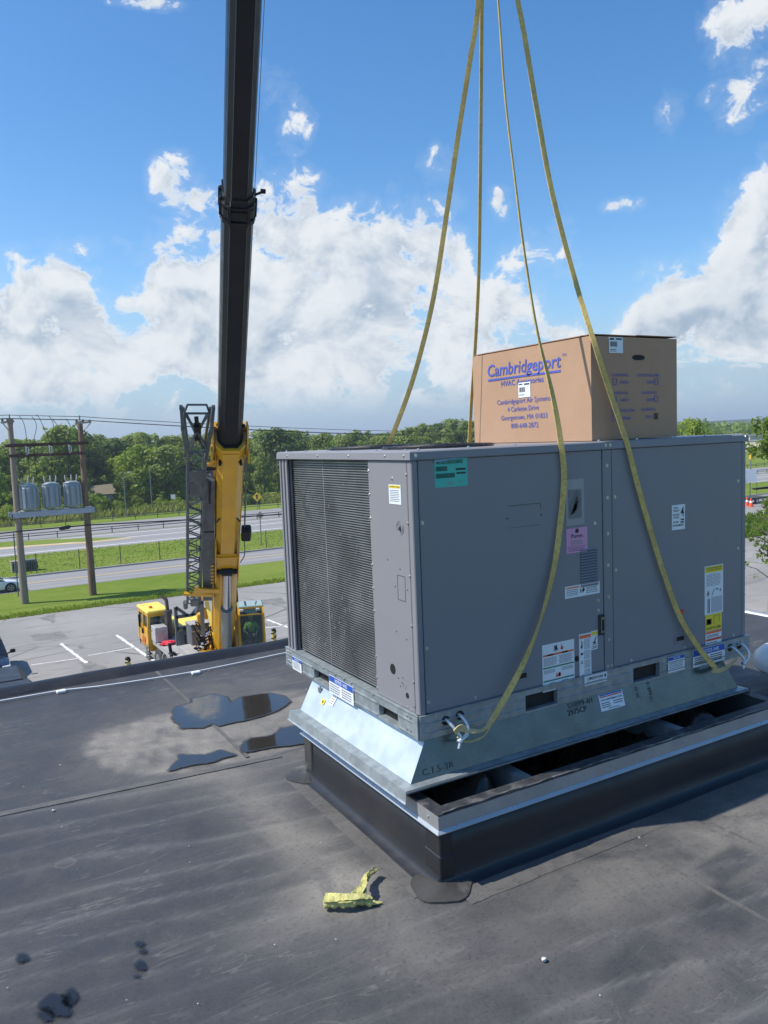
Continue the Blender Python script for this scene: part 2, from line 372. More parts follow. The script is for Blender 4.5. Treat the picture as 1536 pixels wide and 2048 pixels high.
# grass median wedge between ramp and highway
b=MB(); P=[at(-60,1100,.02),at(0,1094,.02),at(100,1087,.02),at(175,1082.5,.02),at(255,1074,.02),at(170,1076,.02),at(100,1079,.02),at(0,1085,.02),at(-60,1089,.02)]
b.add(P,[tuple(range(9))]); b.build('grass_median',M_GRASS,kind='structure')
b=MB(); P=[at(-60,1102,.016),at(0,1097.5,.016),at(100,1090,.016),at(175,1085.5,.016),at(262,1076.5,.016),at(262,1075.2,.016),at(175,1083.7,.016),at(100,1088,.016),at(0,1095.3,.016),at(-60,1099.8,.016)]
b.add(P,[tuple(range(10))]); b.build('shoulder_line',M_LINEY,kind='structure')
# parking stripes (painted markings on the lot)
def pstripe(a,c,w):
    a=at(*a,.009);c=at(*c,.009); d=(c-a)/np.linalg.norm(c-a); s=np.cross(d,[0,0,1]); n=26; vs=[];fs=[]
    for i in range(n+1):
        p=a+(c-a)*i/n; k=w*(.8+.5*random.random())/2; j=(random.random()-.5)*w*.3
        vs+= [p+s*(k+j),p-s*(k-j)]
        if i: fs.append((2*i-2,2*i,2*i+1,2*i-1))
    b=MB(); b.add(vs,fs); b.build('parking_stripe',M_LINEW,kind='structure')
for a,c,w in [((121,1287),(173,1326),.16),((233,1270),(310,1323),.16),((62,1330),(160,1316),.09),((176,1311),(272,1294),.09),((534,1239),(590,1260),.16),((520,1257),(590,1248),.1)]: pstripe(a,c,w)
# lot repairs and potholes
def blotch(pts,z,m,name='asphalt_patch',jit=.12,**k):
    P=[];
    for i in range(len(pts)):
        a=V(pts[i]);c=V(pts[(i+1)%len(pts)]); n=max(2,int(np.linalg.norm(c-a)/(jit*1.2)))
        for j in range(n): q=a+(c-a)*j/n; P.append((q[0]+jit*(random.random()-.5),q[1]+jit*(random.random()-.5),z))
    b=MB(); b.add(P,[tuple(range(len(P)))]); return b.build(name,m,kind='structure',**k)
M_PATCH=mat('asphalt_dark',(.175,.172,.168),.9,var=.2,scale=2,dirt=(.25,.24,.23),dscale=1.5,damt=.6)
blotch([at(u,v,0)[:2] for u,v in((120,1262),(138,1276),(66,1282),(64,1270),(100,1266))],.0085,M_PATCH)
blotch([at(u,v,0)[:2] for u,v in((160,1325),(185,1322),(215,1332),(205,1345),(225,1352),(185,1356),(165,1340))],.0085,M_PATCH,jit=.3)
blotch([at(u,v,0)[:2] for u,v in((78,1236),(110,1228),(108,1246),(92,1242))],.0085,M_PATCH,jit=.3)
blotch([at(u,v,0)[:2] for u,v in((470,1205),(560,1195),(572,1205),(520,1212))],.0085,M_PATCH,jit=.4)
# far hills
hb=MB(); N=90
xs=np.linspace(-900,2200,N)
hh=11+9*fbm(xs/160.,xs*0,5,11)
vs=[];fs=[]
for i,x in enumerate(xs):
    vs+=[(x,900,-2),(x,980,hh[i]*1.1),(x,1200,hh[i])]
    if i:
        a=3*(i-1); fs+=[(a,a+3,a+4,a+1),(a+1,a+4,a+5,a+2)]
M_HILL=mat('hill_forest',(.07,.11,.07),1,var=.35,scale=.05,bump=1,bscale=.2,bdist=6,spec=.05)
hb.add(vs,fs); hb.build('hills',M_HILL,smooth=True,kind='structure')
# ---- roof
def _roof(q,b,c):
    at_=q.new('ShaderNodeAttribute',attribute_name='dust').outputs['Fac']; rp=q.new('ShaderNodeAttribute',attribute_name='crest').outputs['Fac']
    n1=q.noise(c,1.1,6,.62,.3); n2=q.noise(c,6,6,.65); n3=q.noise(c,60,3,.7)
    k=q.mix(q.ramp(n1,.3,.7),(.036,.038,.043),(.050,.052,.057))
    k=q.mix(q.m('MULTIPLY',q.ramp(n2,.45,.75),.35),k,(.082,.082,.082))
    mp=q.new('ShaderNodeMapping'); q.l.new(c,mp.inputs[0]); mp.inputs['Scale'].default_value=(.5,3.2,1); mp.inputs['Rotation'].default_value=(0,0,.06)
    st=q.noise(mp.outputs[0],1.4,7,.65,.5)
    k=q.mix(q.m('MULTIPLY',q.ramp(st,.50,.74),.25),k,(.105,.10,.094))
    k=q.mix(q.m('MULTIPLY',q.m('MULTIPLY',rp,.62),q.ramp(n2,.3,.6,.6,1)),k,(.155,.155,.155))
    dd=q.m('MULTIPLY',at_,q.ramp(q.noise(c,3.2,7,.7,.6),.25,.62,.25,1))
    k=q.mix(q.m('MULTIPLY',dd,.95),k,(.245,.230,.205))
    for (rot,sc,sy_,th,a_) in((.07,2.2,6,.010,.5),(1.2,3.0,3,.006,.35)):
        mp2=q.new('ShaderNodeMapping'); q.l.new(c,mp2.inputs[0]); mp2.inputs['Rotation'].default_value=(0,0,rot); mp2.inputs['Scale'].default_value=(.35,sy_*.4,1)
        ln=q.m('ABSOLUTE',q.m('SUBTRACT',q.noise(mp2.outputs[0],sc,4,.6,.4),.5)); k=q.mix(q.m('MULTIPLY',q.m('MULTIPLY',q.ramp(ln,th,0),q.ramp(n1,.42,.6)),a_),k,(.17,.165,.155))
    rg=q.new('ShaderNodeTexVoronoi'); rg.inputs['Scale'].default_value=1.7; q.l.new(q.mix(.06,c,q.noise(c,5,3,.6,0,1)),rg.inputs['Vector'])
    rs=q.new('ShaderNodeSeparateColor'); q.l.new(rg.outputs['Color'],rs.inputs[0])
    ring=q.m('MULTIPLY',q.ramp(q.m('ABSOLUTE',q.m('SUBTRACT',rg.outputs['Distance'],q.m('MULTIPLY',rs.outputs[1],.16))),.014,0),q.ramp(rs.outputs[0],.62,.7)); k=q.mix(q.m('MULTIPLY',ring,.35),k,(.16,.15,.14))
    k=q.mix(q.m('MULTIPLY',q.ramp(n3,.25,.5,1,0),.45),k,(.02,.02,.022))
    k=q.mix(q.m('MULTIPLY',q.ramp(q.noise(c,130,2,.6),.55,.75),.25),k,(.14,.138,.13))
    sp=q.new('ShaderNodeTexVoronoi'); sp.inputs['Scale'].default_value=9; q.l.new(c,sp.inputs['Vector'])
    sepc=q.new('ShaderNodeSeparateColor'); q.l.new(sp.outputs['Color'],sepc.inputs[0])
    speck=q.m('MULTIPLY',q.ramp(sp.outputs['Distance'],.07,.03),q.ramp(sepc.outputs[0],.86,.9))
    k=q.mix(q.m('MULTIPLY',speck,.7),k,(.5,.48,.44))
    q.l.new(k,b.inputs['Base Color'])
    q.l.new(q.m('ADD',q.ramp(n2,.3,.7,.50,.66),q.m('MULTIPLY',dd,.25)),b.inputs['Roughness']); b.inputs['Specular IOR Level'].default_value=.42
    bn=q.new('ShaderNodeBump'); bn.inputs['Distance'].default_value=.004; bn.inputs['Strength'].default_value=.35
    q.l.new(q.m('ADD',q.noise(c,14,6,.6,.8),q.m('MULTIPLY',n3,.25)),bn.inputs['Height']); q.l.new(bn.outputs[0],b.inputs['Normal'])
M_ROOF=shadermat('roof_membrane',_roof)
X0,X1,Y0,Y1=-6.0,5.05,-4.6,3.66; st=.035
xs=np.arange(X0,X1+.05/2,.05); ys=np.arange(Y0,Y1+.018/2,.018); xs[-1]=X1; ys[-1]=Y1
GX,GY=np.meshgrid(xs,ys,indexing='ij')
def gs(cx,cy,sx,sy,ang=0):
    dx=GX-cx;dy=GY-cy; c_,s_=math.cos(ang),math.sin(ang); a=(dx*c_+dy*s_)/sx; b_=(-dx*s_+dy*c_)/sy
    return np.exp(-(a*a+b_*b_))
warp=.42*(fbm(GX*.40,GY*1.1,4,21)-.5)+.05*(fbm(GX*2.2,GY*2.5,3,25)-.5)+.10*np.sin(GY*2.3)
ph=(GY+.10*GX+warp)/.205
fr=ph-np.floor(ph); crest=np.exp(-((fr-.5)/.06)**2)+.22*np.exp(-((fr-.42)/.25)**2)
amp=.3+.7*fbm(GX*.35,GY*1.4,4,31); near=1/(1+np.exp((GY-1.42+.09*GX)/.012))
crest=crest*np.clip(amp*2.6-.95,0,1)*(.55+.45*fbm(GX*5,GY*8,3,35))*near
H=.0038*crest+.006*(fbm(GX*1.3,GY*2.2,4,41)-.5)*near
# far sheet: short ripples running the other way in the dusty bay
ph2=(GX*1.0+.22*GY+.05*fbm(GX*2,GY*2,3,51))/.085; c2=np.exp(-(((ph2-np.floor(ph2))-.5)/.16)**2)
bay=gs(-.72,2.05,.42,.62,.25); H=H+.0022*c2*np.clip(bay*1.6,0,1)*(1-near)
step=np.where(near>.5,.003,0.0); H=H+step
pud=gs(-.05,2.42,.55,.42)+gs(-.2,1.62,.6,.16)+gs(.35,1.75,.4,.25)
H=H-.004*np.clip(pud,0,1)
dust=np.clip(1.6*gs(-.66,2.05,.40,.55,.2)+1.5*gs(.05,2.0,.75,.50)+.55*gs(.1,2.9,.7,.3)+.75*gs(-.42,.35,.17,1.0,.05)+.42*gs(.9,-.62,1.3,.26,.03)+.45*gs(2.0,-.60,1.2,.34)+.25*gs(.3,-1.15,.7,.25)+.45*gs(-.55,-.1,.35,.25)+.3*gs(3.5,-.5,1.4,.8),0,1)
for(cx_,cy_,a_,b_,an) in((1.02,-.78,.16,.07,.1),(1.75,-1.0,.30,.10,.1),(.75,-.98,.16,.1,.3),(.2,-1.02,.18,.09,.2)):
    dx=(GX-cx_)*math.cos(an)+(GY-cy_)*math.sin(an); dy=-(GX-cx_)*math.sin(an)+(GY-cy_)*math.cos(an); dust=dust*(1-.85/(1+np.exp((np.maximum(np.abs(dx)/a_,np.abs(dy)/b_)-1)*14)))
dust=dust*(.45+.9*fbm(GX*2.2,GY*3.5,5,61))
farz=1.25*gs(-.62,2.02,.40,.50,.25)+1.2*gs(.1,2.05,.75,.52)+.45*(fbm(GX*3,GY*4,5,64)-.5); farz=1/(1+np.exp(-(farz-.48)/.05)); dust=np.where(near<.5,np.maximum(dust*.4,farz*(.55+.5*fbm(GX*4,GY*5,4,66)+.28*c2*bay)),dust); dust=np.clip(dust+.25*c2*bay*(1-near)*dust,0,1)
verts=np.stack([GX,GY,RZ+H],-1).reshape(-1,3); ny=len(ys)
I,J=np.meshgrid(np.arange(len(xs)-1),np.arange(ny-1),indexing='ij'); I=I.ravel();J=J.ravel()
cx=(xs[I]+xs[I+1])/2; cy=(ys[J]+ys[J+1])/2
keep=~((cx>-.0)&(cx<2.12)&(cy>-.17)&(cy<.97)); I=I[keep];J=J[keep]
quads=np.stack([I*ny+J,(I+1)*ny+J,(I+1)*ny+J+1,I*ny+J+1],-1)
roof=fastmesh('roof',verts,quads,M_ROOF,kind='structure'); roof.data.polygons.foreach_set('use_smooth',[True]*len(quads))
a_=roof.data.attributes.new('dust','FLOAT','POINT'); a_.data.foreach_set('value',dust.astype(np.float32).ravel())
a_=roof.data.attributes.new('crest','FLOAT','POINT'); a_.data.foreach_set('value',crest.astype(np.float32).ravel())
M_MEM=mat('membrane_wrap',(.018,.019,.023),.40,var=.1,scale=3,bump=.25,bscale=9,bdist=.01,dirt=(.042,.041,.041),dscale=2.2,damt=.4)
M_MEMD=mat('membrane_patch',(.050,.0495,.049),.5,var=.2,scale=6,bump=.5,bscale=24,bdist=.004,dirt=(.2,.19,.17),dscale=4,damt=.6)
# raised edges of the roof and the eaves below
def edge_profile(name,pts,a,c,m,**k):  # pts (out,z) profile swept from a to c
    a=V(a);c=V(c); d=(c-a)/np.linalg.norm(c-a); o=V([-d[1],d[0],0]); n=60; R=[]
    for i in range(n+1):
        p=a+(c-a)*i/n; wv=.012*(fbm(V([i*.4]),V([2.]),3,9)[0]-.5); R.append([p+o*(q[0]+wv)+V([0,0,q[1]+wv*.4]) for q in pts])
    b=MB(); b.loft(R,cap=False,close=False); return b.build(name,m,smooth=True,kind='structure',**k)
prof=[(0,RZ-.004),(.03,RZ+.012),(.07,RZ+.045),(.12,RZ+.055),(.15,RZ+.05),(.16,RZ+.02),(.162,RZ-.18)]
edge_profile('roof_edge',prof,(5.05,3.66,0),(-6,3.66,0),M_MEM) if False else None
def edge2(name,a,c,o,m,pr):
    a=V(a);c=V(c); o=V(o); n=90; R=[]
    for i in range(n+1):
        p=a+(c-a)*i/n; wv=.016*(fbm(V([i*.35]),V([2.]),3,9)[0]-.5); R.append([p+o*q[0]+V([0,0,q[1]+(wv if j>1 and j<5 else 0)]) for j,q in enumerate(pr)])
    b=MB(); b.loft(R,cap=False,close=False); return b.build(name,m,smooth=True,kind='structure')
edge2('roof_edge',(-6,3.66,0),(5.05,3.66,0),(0,1,0),M_MEM,prof)
M_EDGEM=mat('edge_metal',(.5,.52,.55),.35,metal=.6)
edge2('roof_edge',(5.05,-4.6,0),(5.05,3.66,0),(1,0,0),M_EDGEM,[(0,RZ-.004),(.01,RZ+.02),(.05,RZ+.022),(.055,RZ-.12)])
M_WALL=mat('wall_block',(.33,.31,.28),.85,var=.1,scale=3,bump=.4,bscale=25,dirt=(.2,.19,.17))
bd=thing('building','low commercial building whose flat black roof fills the foreground','building',(0,0,0))
b=MB(); b.box((-.45,3.64,RZ/2-.1),(11,.3,RZ-.25)); b.build('wall',M_WALL,bd)
b=MB(); b.box((4.93,-.7,RZ/2-.1),(.24,8.2,RZ-.25)); b.build('wall',M_WALL,bd)
b=MB(); b.box((-.5,-.5,RZ-.62),(10.9,8.2,.12)); b.build('roof_deck',M_WALL,bd)
# wrapped parapet stub at the left
pb=thing('roof_edge_stub','black membrane wrapped end of a raised parapet at the far left of the roof edge','parapet',(-1.9,3.95,RZ))
def lump(c,d,m,nm,par,seed=0,bev=.03):
    b=MB(); b.box(c,d,None,bev); return b.build(nm,m,par)
lump((-2.55,3.86,RZ-.05),(2.76,.4,.14),M_MEM,'wrapped_top',pb)
lump((-1.62,4.35,RZ-.05),(.86,.56,.12),M_MEM,'wrapped_top',pb,bev=.05)
# white ground wire along the roof edge with its clips
M_WIRE=mat('white_cable',(.72,.74,.76),.4,var=.03); 
gw=thing('edge_cable','thin white cable running along the far roof edge held by small clips','cable',(0,3.45,RZ))
pts=[(-5,3.62),(-3,3.60),(-1.44,3.56),(-1.02,3.55),(-.75,3.47),(-.56,3.44),(-.2,3.40),(.02,3.39),(.35,3.41),(.75,3.45),(2,3.44),(4.8,3.45)]
P=[]
for i in range(len(pts)-1):
    for k in range(6): f=k/6; P.append((pts[i][0]*(1-f)+pts[i+1][0]*f,pts[i][1]*(1-f)+pts[i+1][1]*f,RZ+.016))
b=MB(); b.tube(P,.0055,6); b.build('cable',M_WIRE,gw,smooth=True)
for x,y in((-1.02,3.53),(-.02,3.37),(1.9,3.42)):
    b=MB(); b.box((x,y,RZ+.012),(.07,.045,.024),None,.006); b.build('clip',M_WIRE,gw)
# lap seams of the membrane sheets (raised strips, children of the roof)
def lap(pts,w,h=.0035):
    b=MB(); R=[]; Q=[]
    for i in range(len(pts)-1):
        a=V(pts[i]);c=V(pts[i+1]); n=max(2,int(np.linalg.norm(c-a)/.05))
        Q+=[a+(c-a)*j/n for j in range(n)]
    Q.append(V(pts[-1]))
    for i,p in enumerate(Q):
        d=Q[min(i+1,len(Q)-1)]-Q[max(i-1,0)]; d/=np.linalg.norm(d); s=V([-d[1],d[0]]); wv=w/2*(1+.10*(random.random()-.5))
        z=RZ+.006; R.append([(p[0]+s[0]*wv,p[1]+s[1]*wv,z-.008),(p[0]+s[0]*wv,p[1]+s[1]*wv,z+h),(p[0]-s[0]*wv,p[1]-s[1]*wv,z+h),(p[0]-s[0]*wv,p[1]-s[1]*wv,z-.008)])
    b.loft(R,cap=True); o=b.build('seam_strip',M_ROOF,roof); 
    for nm,val in(('dust',.35),('crest',.15)):
        aa=o.data.attributes.new(nm,'FLOAT','POINT'); aa.data.foreach_set('value',[val]*len(o.data.vertices))
    return o
lap([(-.27,3.64),(-.265,2.77),(-.27,1.5)],.022,-.0012)
lap([(.80,-.44),(.80,-1.2),(.79,-4)],.02,-.0008); lap([(1.25,-.44),(1.26,-1.3),(1.25,-4)],.016,-.001)
lap([(-5.5,1.95),(-1.6,1.545),(-.1,1.40)],.05,.0015)
# membrane flashing around the kerb: base strip on the roof
lap([(-.155,-.26),(-.15,1.06)],.12,.0005); lap([(-.05,-.365),(4.9,-.365)],.11,.0005)
def _wet(q,b,c):
    w=q.new('ShaderNodeAttribute',attribute_name='wet').outputs['Fac']; w=q.m('ADD',w,q.m('MULTIPLY',q.m('SUBTRACT',q.noise(c,26,5,.65),.5),.022))
    wat=q.ramp(w,-.001,.005); q.l.new(q.mix(wat,(.026,.025,.024),(.030,.028,.026)),b.inputs['Base Color'])
    q.l.new(q.m('ADD',q.m('MULTIPLY',q.m('SUBTRACT',1.0,wat),.38),.03),b.inputs['Roughness']); b.inputs['Specular IOR Level'].default_value=1.0; b.inputs['IOR'].default_value=1.5
    bn=q.new('ShaderNodeBump'); bn.inputs['Distance'].default_value=.004; bn.inputs['Strength'].default_value=.06; q.l.new(q.noise(c,9,2),bn.inputs['Height']); q.l.new(bn.outputs[0],b.inputs['Normal'])
    q.l.new(q.ramp(w,-.024,-.001,0,.97),b.inputs['Alpha'])
M_WATER=shadermat('puddle_water',_wet)
def _damp(q,b,c):
    w=q.new('ShaderNodeAttribute',attribute_name='wet').outputs['Fac']; w=q.m('ADD',w,q.m('MULTIPLY',q.m('SUBTRACT',q.noise(c,70,5,.7),.5),.030))
    b.inputs['Base Color'].default_value=(.014,.016,.021,1); b.inputs['Roughness'].default_value=.32
    q.l.new(q.ramp(w,-.012,.008,0,.93),b.inputs['Alpha'])
M_DAMP=shadermat('wet_stain',_damp)
def puddle(pxs,z,m,name,label,res=.012,margin=.035,wob=.018):
    P=V([at(u,v,RZ)[:2] for u,v in pxs]); a=P; c=np.roll(P,-1,0)
    xs_=np.arange(P[:,0].min()-margin,P[:,0].max()+margin,res); ys_=np.arange(P[:,1].min()-margin,P[:,1].max()+margin,res)
    gx,gy=np.meshgrid(xs_,ys_,indexing='ij'); d=np.full(gx.shape,9.); ins=np.zeros(gx.shape,bool)
    for p,r in zip(a,c):
        e=r-p; t_=np.clip(((gx-p[0])*e[0]+(gy-p[1])*e[1])/(e@e+1e-12),0,1); d=np.minimum(d,np.hypot(gx-p[0]-t_*e[0],gy-p[1]-t_*e[1]))
        cr=((p[1]>gy)!=(r[1]>gy))&(gx<(r[0]-p[0])*(gy-p[1])/(r[1]-p[1]+1e-12)+p[0]); ins^=cr
    sd=np.where(ins,d,-d)+wob*2*(fbm(gx*14,gy*14,4,77)-.5)
    n=len(ys_); I,J=np.meshgrid(np.arange(len(xs_)-1),np.arange(n-1),indexing='ij'); I=I.ravel();J=J.ravel()
    k=sd[I,J]>-margin; I=I[k];J=J[k]; Q=np.stack([I*n+J,(I+1)*n+J,(I+1)*n+J+1,I*n+J+1],-1)
    used=np.unique(Q); mp=np.full(gx.size,-1); mp[used]=np.arange(len(used)); vv=np.stack([gx,gy,np.full(gx.shape,z)],-1).reshape(-1,3)[used]
    o=fastmesh(name,vv,mp[Q],m,None,kind='structure',label=label); at2=o.data.attributes.new('wet','FLOAT','POINT'); at2.data.foreach_set('value',sd.ravel()[used].astype(np.float32)); return o
PA=[(345,1437),(350,1415),(385,1408),(382,1400),(425,1390),(450,1394),(462,1408),(480,1396),(540,1387),(572,1395),(578,1405),(560,1420),(520,1434),(480,1444),(440,1452),(425,1448),(405,1457),(365,1458)]
PB=[(340,1541),(362,1512),(410,1512),(440,1502),(468,1511),(430,1524)]
PC=[(484,1494),(500,1478),(545,1472),(562,1458),(596,1452),(640,1450),(640,1484),(598,1488),(488,1506)]
puddle(PA,RZ+.0068,M_WATER,'puddle','large rain puddle on the black roof left of the metal adapter')
puddle(PB,RZ+.0070,M_WATER,'puddle','small rain puddle lying against the roof seam')
puddle(PC,RZ+.0070,M_WATER,'puddle','rain puddle running up to the curb corner')
for (u,v,a,c_) in((45,1920,11,9),(280,1893,8,5),(282,1936,10,10),(112,2015,30,24),(140,2000,14,16),(92,2036,16,10),(286,1907,7,4),(275,1957,5,3)):
    puddle([(u+a*math.cos(k)*(1+.2*math.sin(3*k+u)),v+c_*math.sin(k)*(1+.2*math.cos(2*k+u))) for k in np.linspace(0,2*math.pi,21)[:-1]],RZ+.0100,M_DAMP,'wet_spot','dark wet splash on the near left of the roof',.004,.016,.006)
# ================================================================== CURB
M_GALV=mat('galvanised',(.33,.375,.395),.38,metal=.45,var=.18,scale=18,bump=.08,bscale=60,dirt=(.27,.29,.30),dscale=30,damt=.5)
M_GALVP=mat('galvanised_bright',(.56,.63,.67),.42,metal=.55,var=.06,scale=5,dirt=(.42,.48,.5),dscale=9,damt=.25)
M_FLASH=mat('flashing_grey',(.36,.365,.37),.5,metal=.5,var=.08,scale=8,dirt=(.4,.4,.38),dscale=12,damt=.35)
M_GASK=mat('gasket_black',(.035,.037,.042),.55,var=.3,scale=20,bump=.3,bscale=50,dirt=(.25,.25,.24),dscale=10,damt=.4)
M_DARK=mat('inside_black',(.006,.006,.007),.6)
M_PLAST=mat('plastic_sheet',(.035,.026,.02),.2,var=.5,scale=6)
cb=thing('roof_curb','raised roof curb wrapped in black membrane with grey metal rim and open ducts','roof curb',(1.06,.39,RZ))
cx0,cx1,cy0,cy1=-.08,2.19,-.25,1.06; zt=9.0
def wallface(a,c,o,name='membrane_wall'):
    """wrapped wall with a cant at the foot"""
    a=V([*a,0.]);c=V([*c,0.]);o=V([*o,0.]); n=70; R=[]; L=np.linalg.norm(c-a)
    for i in range(n+1):
        p=a+(c-a)*i/n; s=i/n*L; k=.010*(fbm(V([s*1.7]),V([3.]),4,int(a[0]*100)%50+5)[0]-.5)*2; w2=.05*max(0,fbm(V([s*.8]),V([7.]),3,15)[0]-.5)
        R.append([p+o*q_+V([0,0,z]) for q_,z in((-.02,zt+.0),(.0+k*.2,zt-.002),(.002+k*.3,zt-.10),(.004+k*.5,RZ+.08),(.007+k*.7+w2*.4,RZ+.035),(.018+k*.7+w2,RZ+.014),(.05+w2*1.5,RZ+.0105),(.065+w2*1.5,RZ+.002))])
    b=MB(); b.loft(R,cap=False,close=False); return b.build(name,M_MEM,cb,smooth=True)
wallface((cx0,cy1),(cx0,cy0),(-1,0)); wallface((cx0,cy0),(cx1,cy0),(0,-1)); wallface((cx1,cy0),(cx1,cy1),(1,0)); wallface((cx1,cy1),(cx0,cy1),(0,1))
for (x,y,sx,sy) in((cx0,cy0,-1,-1),(cx0,cy1,-1,1),(cx1,cy0,1,-1),(cx1,cy1,1,1)):
    R=[]
    for i in range(9):
        a=math.pi/2*i/8; o=(sx*math.cos(a),sy*math.sin(a)); R.append([(x+o[0]*q_,y+o[1]*q_,z) for q_,z in((.001,zt-.003),(.003,zt-.10),(.005,RZ+.08),(.008,RZ+.035),(.02,RZ+.015),(.05,RZ+.0115),(.07,RZ+.004))])
    b=MB(); b.loft(R,cap=False,close=False); b.build('corner_fillet',M_MEM,cb,smooth=True)
# folded corner patch of membrane on the roof
def corner_patch(cx,cy,sx,sy,r):
    R=[]; P=[(cx,cy,RZ+.03)]
    for i in range(23):
        a=math.atan2(sy,sx)-math.radians(118)+math.radians(236)*i/22; rr=r*(1+.05*math.sin(i*.9+cy)+.02*random.random())
        P.append((cx+rr*math.cos(a),cy+rr*math.sin(a),RZ+.0125))
    P2=[(p[0],p[1],p[2]-.012) for p in P[1:]]
    b=MB(); b.add(P+P2,[(0,i,i+1) for i in range(1,23)]+[(i,i+1,i+24-1,i+23-1) for i in range(1,23)]); b.build('corner_patch',M_MEMD,cb)
corner_patch(cx0+.0,cy0+.0,-.7,-.7,.125); corner_patch(cx0,cy1,-.7,.7,.12)
# wrapped corner pieces on the wall
b=MB(); b.b2((cx0-.006,cy0-.006,RZ+.13),(cx0+.055,cy0+.10,zt-.004),.004); b.b2((cx0-.010,cy0-.010,RZ+.02),(cx0+.065,cy0+.11,RZ+.135),.004); b.build('corner_wrap',M_MEM,cb)
b=MB(); b.b2((cx0-.012,cy1-.08,RZ+.05),(cx0+.03,cy1+.012,zt-.004),.006); b.build('corner_wrap',M_MEMD,cb)
b=MB(); e=.015
for A,B in(((cx0-e,cy0-e,zt),(cx1+e,cy0-e+.004,zt+.06)),((cx0-e,cy1+e-.004,zt),(cx1+e,cy1+e,zt+.06)),((cx0-e,cy0-e+.0045,zt),(cx0-e+.004,cy1+e-.0045,zt+.06)),((cx1+e-.004,cy0-e+.0045,zt),(cx1+e,cy1+e-.0045,zt+.06))): b.b2(A,B)
b.build('metal_rim',M_FLASH,cb)
b=MB()
R=[]
for (x,y) in((cx0,cy0),(cx1,cy0),(cx1,cy1),(cx0,cy1),(cx0,cy0)):
    sx=-1 if x==cx0 else 1; sy=-1 if y==cy0 else 1
    R.append([(x+sx*.0155,y+sy*.0155,zt+.004),(x+sx*.027,y+sy*.027,zt-.008),(x+sx*.027,y+sy*.027,zt-.011),(x+sx*.0145,y+sy*.0145,zt-.001)])
b.loft(R,cap=False); b.build('drip_edge',mat('drip_bright',(.42,.45,.47),.3,metal=.4,var=.05),cb)
b=MB()
ix0,ix1,iy0,iy1=-.035,2.14,-.195,1.01
for A,B in(((cx0-.013,cy0-.013,zt+.0605),(cx1+.013,iy0,zt+.066)),((cx0-.013,iy1,zt+.0605),(cx1+.013,cy1+.013,zt+.066)),((cx0-.013,iy0+.001,zt+.0605),(ix0,iy1-.001,zt+.066)),((ix1,iy0+.001,zt+.0605),(cx1+.013,iy1-.001,zt+.066))): b.b2(A,B)
b.build('gasket',M_GASK,cb)
b=MB(); pp=[]
for i in range(60):
    f=i/59; pp.append((cx0+.01+(cx1-cx0)*f,cy0-.012+.004*math.sin(i*.9)+.004*random.random(),zt+.069+.002*random.random()))
b.tube(pp,.0035,5); b.build('sealant_bead',mat('sealant',(.10,.10,.10),.5,var=.6,scale=14,dirt=(.5,.5,.48),dscale=9,damt=.9),cb,smooth=True)
b=MB(); b.b2((ix0,iy0-.005,RZ-.45),(ix1,iy0,zt+.06)); b.b2((ix0,iy1,RZ-.45),(ix1,iy1+.005,zt+.06)); b.b2((ix0-.005,iy0-.004,RZ-.45),(ix0,iy1,zt+.06)); b.b2((ix1,iy0,RZ-.45),(ix1+.005,iy1,zt+.06)); b.build('liner',mat('liner_steel',(.10,.12,.125),.5,metal=.5),cb)
# crumpled black plastic in the ducts
gx,gy=np.meshgrid(np.linspace(ix0,ix1,110),np.linspace(iy0,iy1,40),indexing='ij')
hz_=RZ+.04+.30*np.abs(fbm(gx*3.2,gy*4.5,5,81)-.5)*2+.10*np.sin(gx*4.1+1)+.03*np.abs(fbm(gx*18+gy*9,gy*12,3,83)-.5)
vv=np.stack([gx,gy,hz_],-1).reshape(-1,3); I,J=np.meshgrid(np.arange(109),np.arange(39),indexing='ij'); I=I.ravel();J=J.ravel()
fastmesh('plastic_sheet',vv,np.stack([I*40+J,(I+1)*40+J,(I+1)*40+J+1,I*40+J+1],-1),M_PLAST,cb,label='crumpled black plastic inside the ducts')
bpy.data.objects['plastic_sheet'].location=-org(cb)
for x in(.455,1.47):
    b=MB(); b.b2((x-.028,iy0+.002,zt+.045),(x+.028,iy1-.002,zt+.049)); b.b2((x-.028,iy0+.002,zt-.06),(x-.024,iy1-.002,zt+.0445)); b.b2((x+.024,iy0+.002,zt-.06),(x+.028,iy1-.002,zt+.0445)); b.build('cross_channel',M_GALV,cb)
b=MB()
for i in range(9): b.ball((cx0+.2+i*.25,cy0-.0155,zt+.035),.006,6,4)
for i in range(4): b.ball((cx0-.0155,cy0+.06+i*.25,zt+.035),.006,6,4)
b.build('rivets',M_FLASH,cb,kind='stuff')
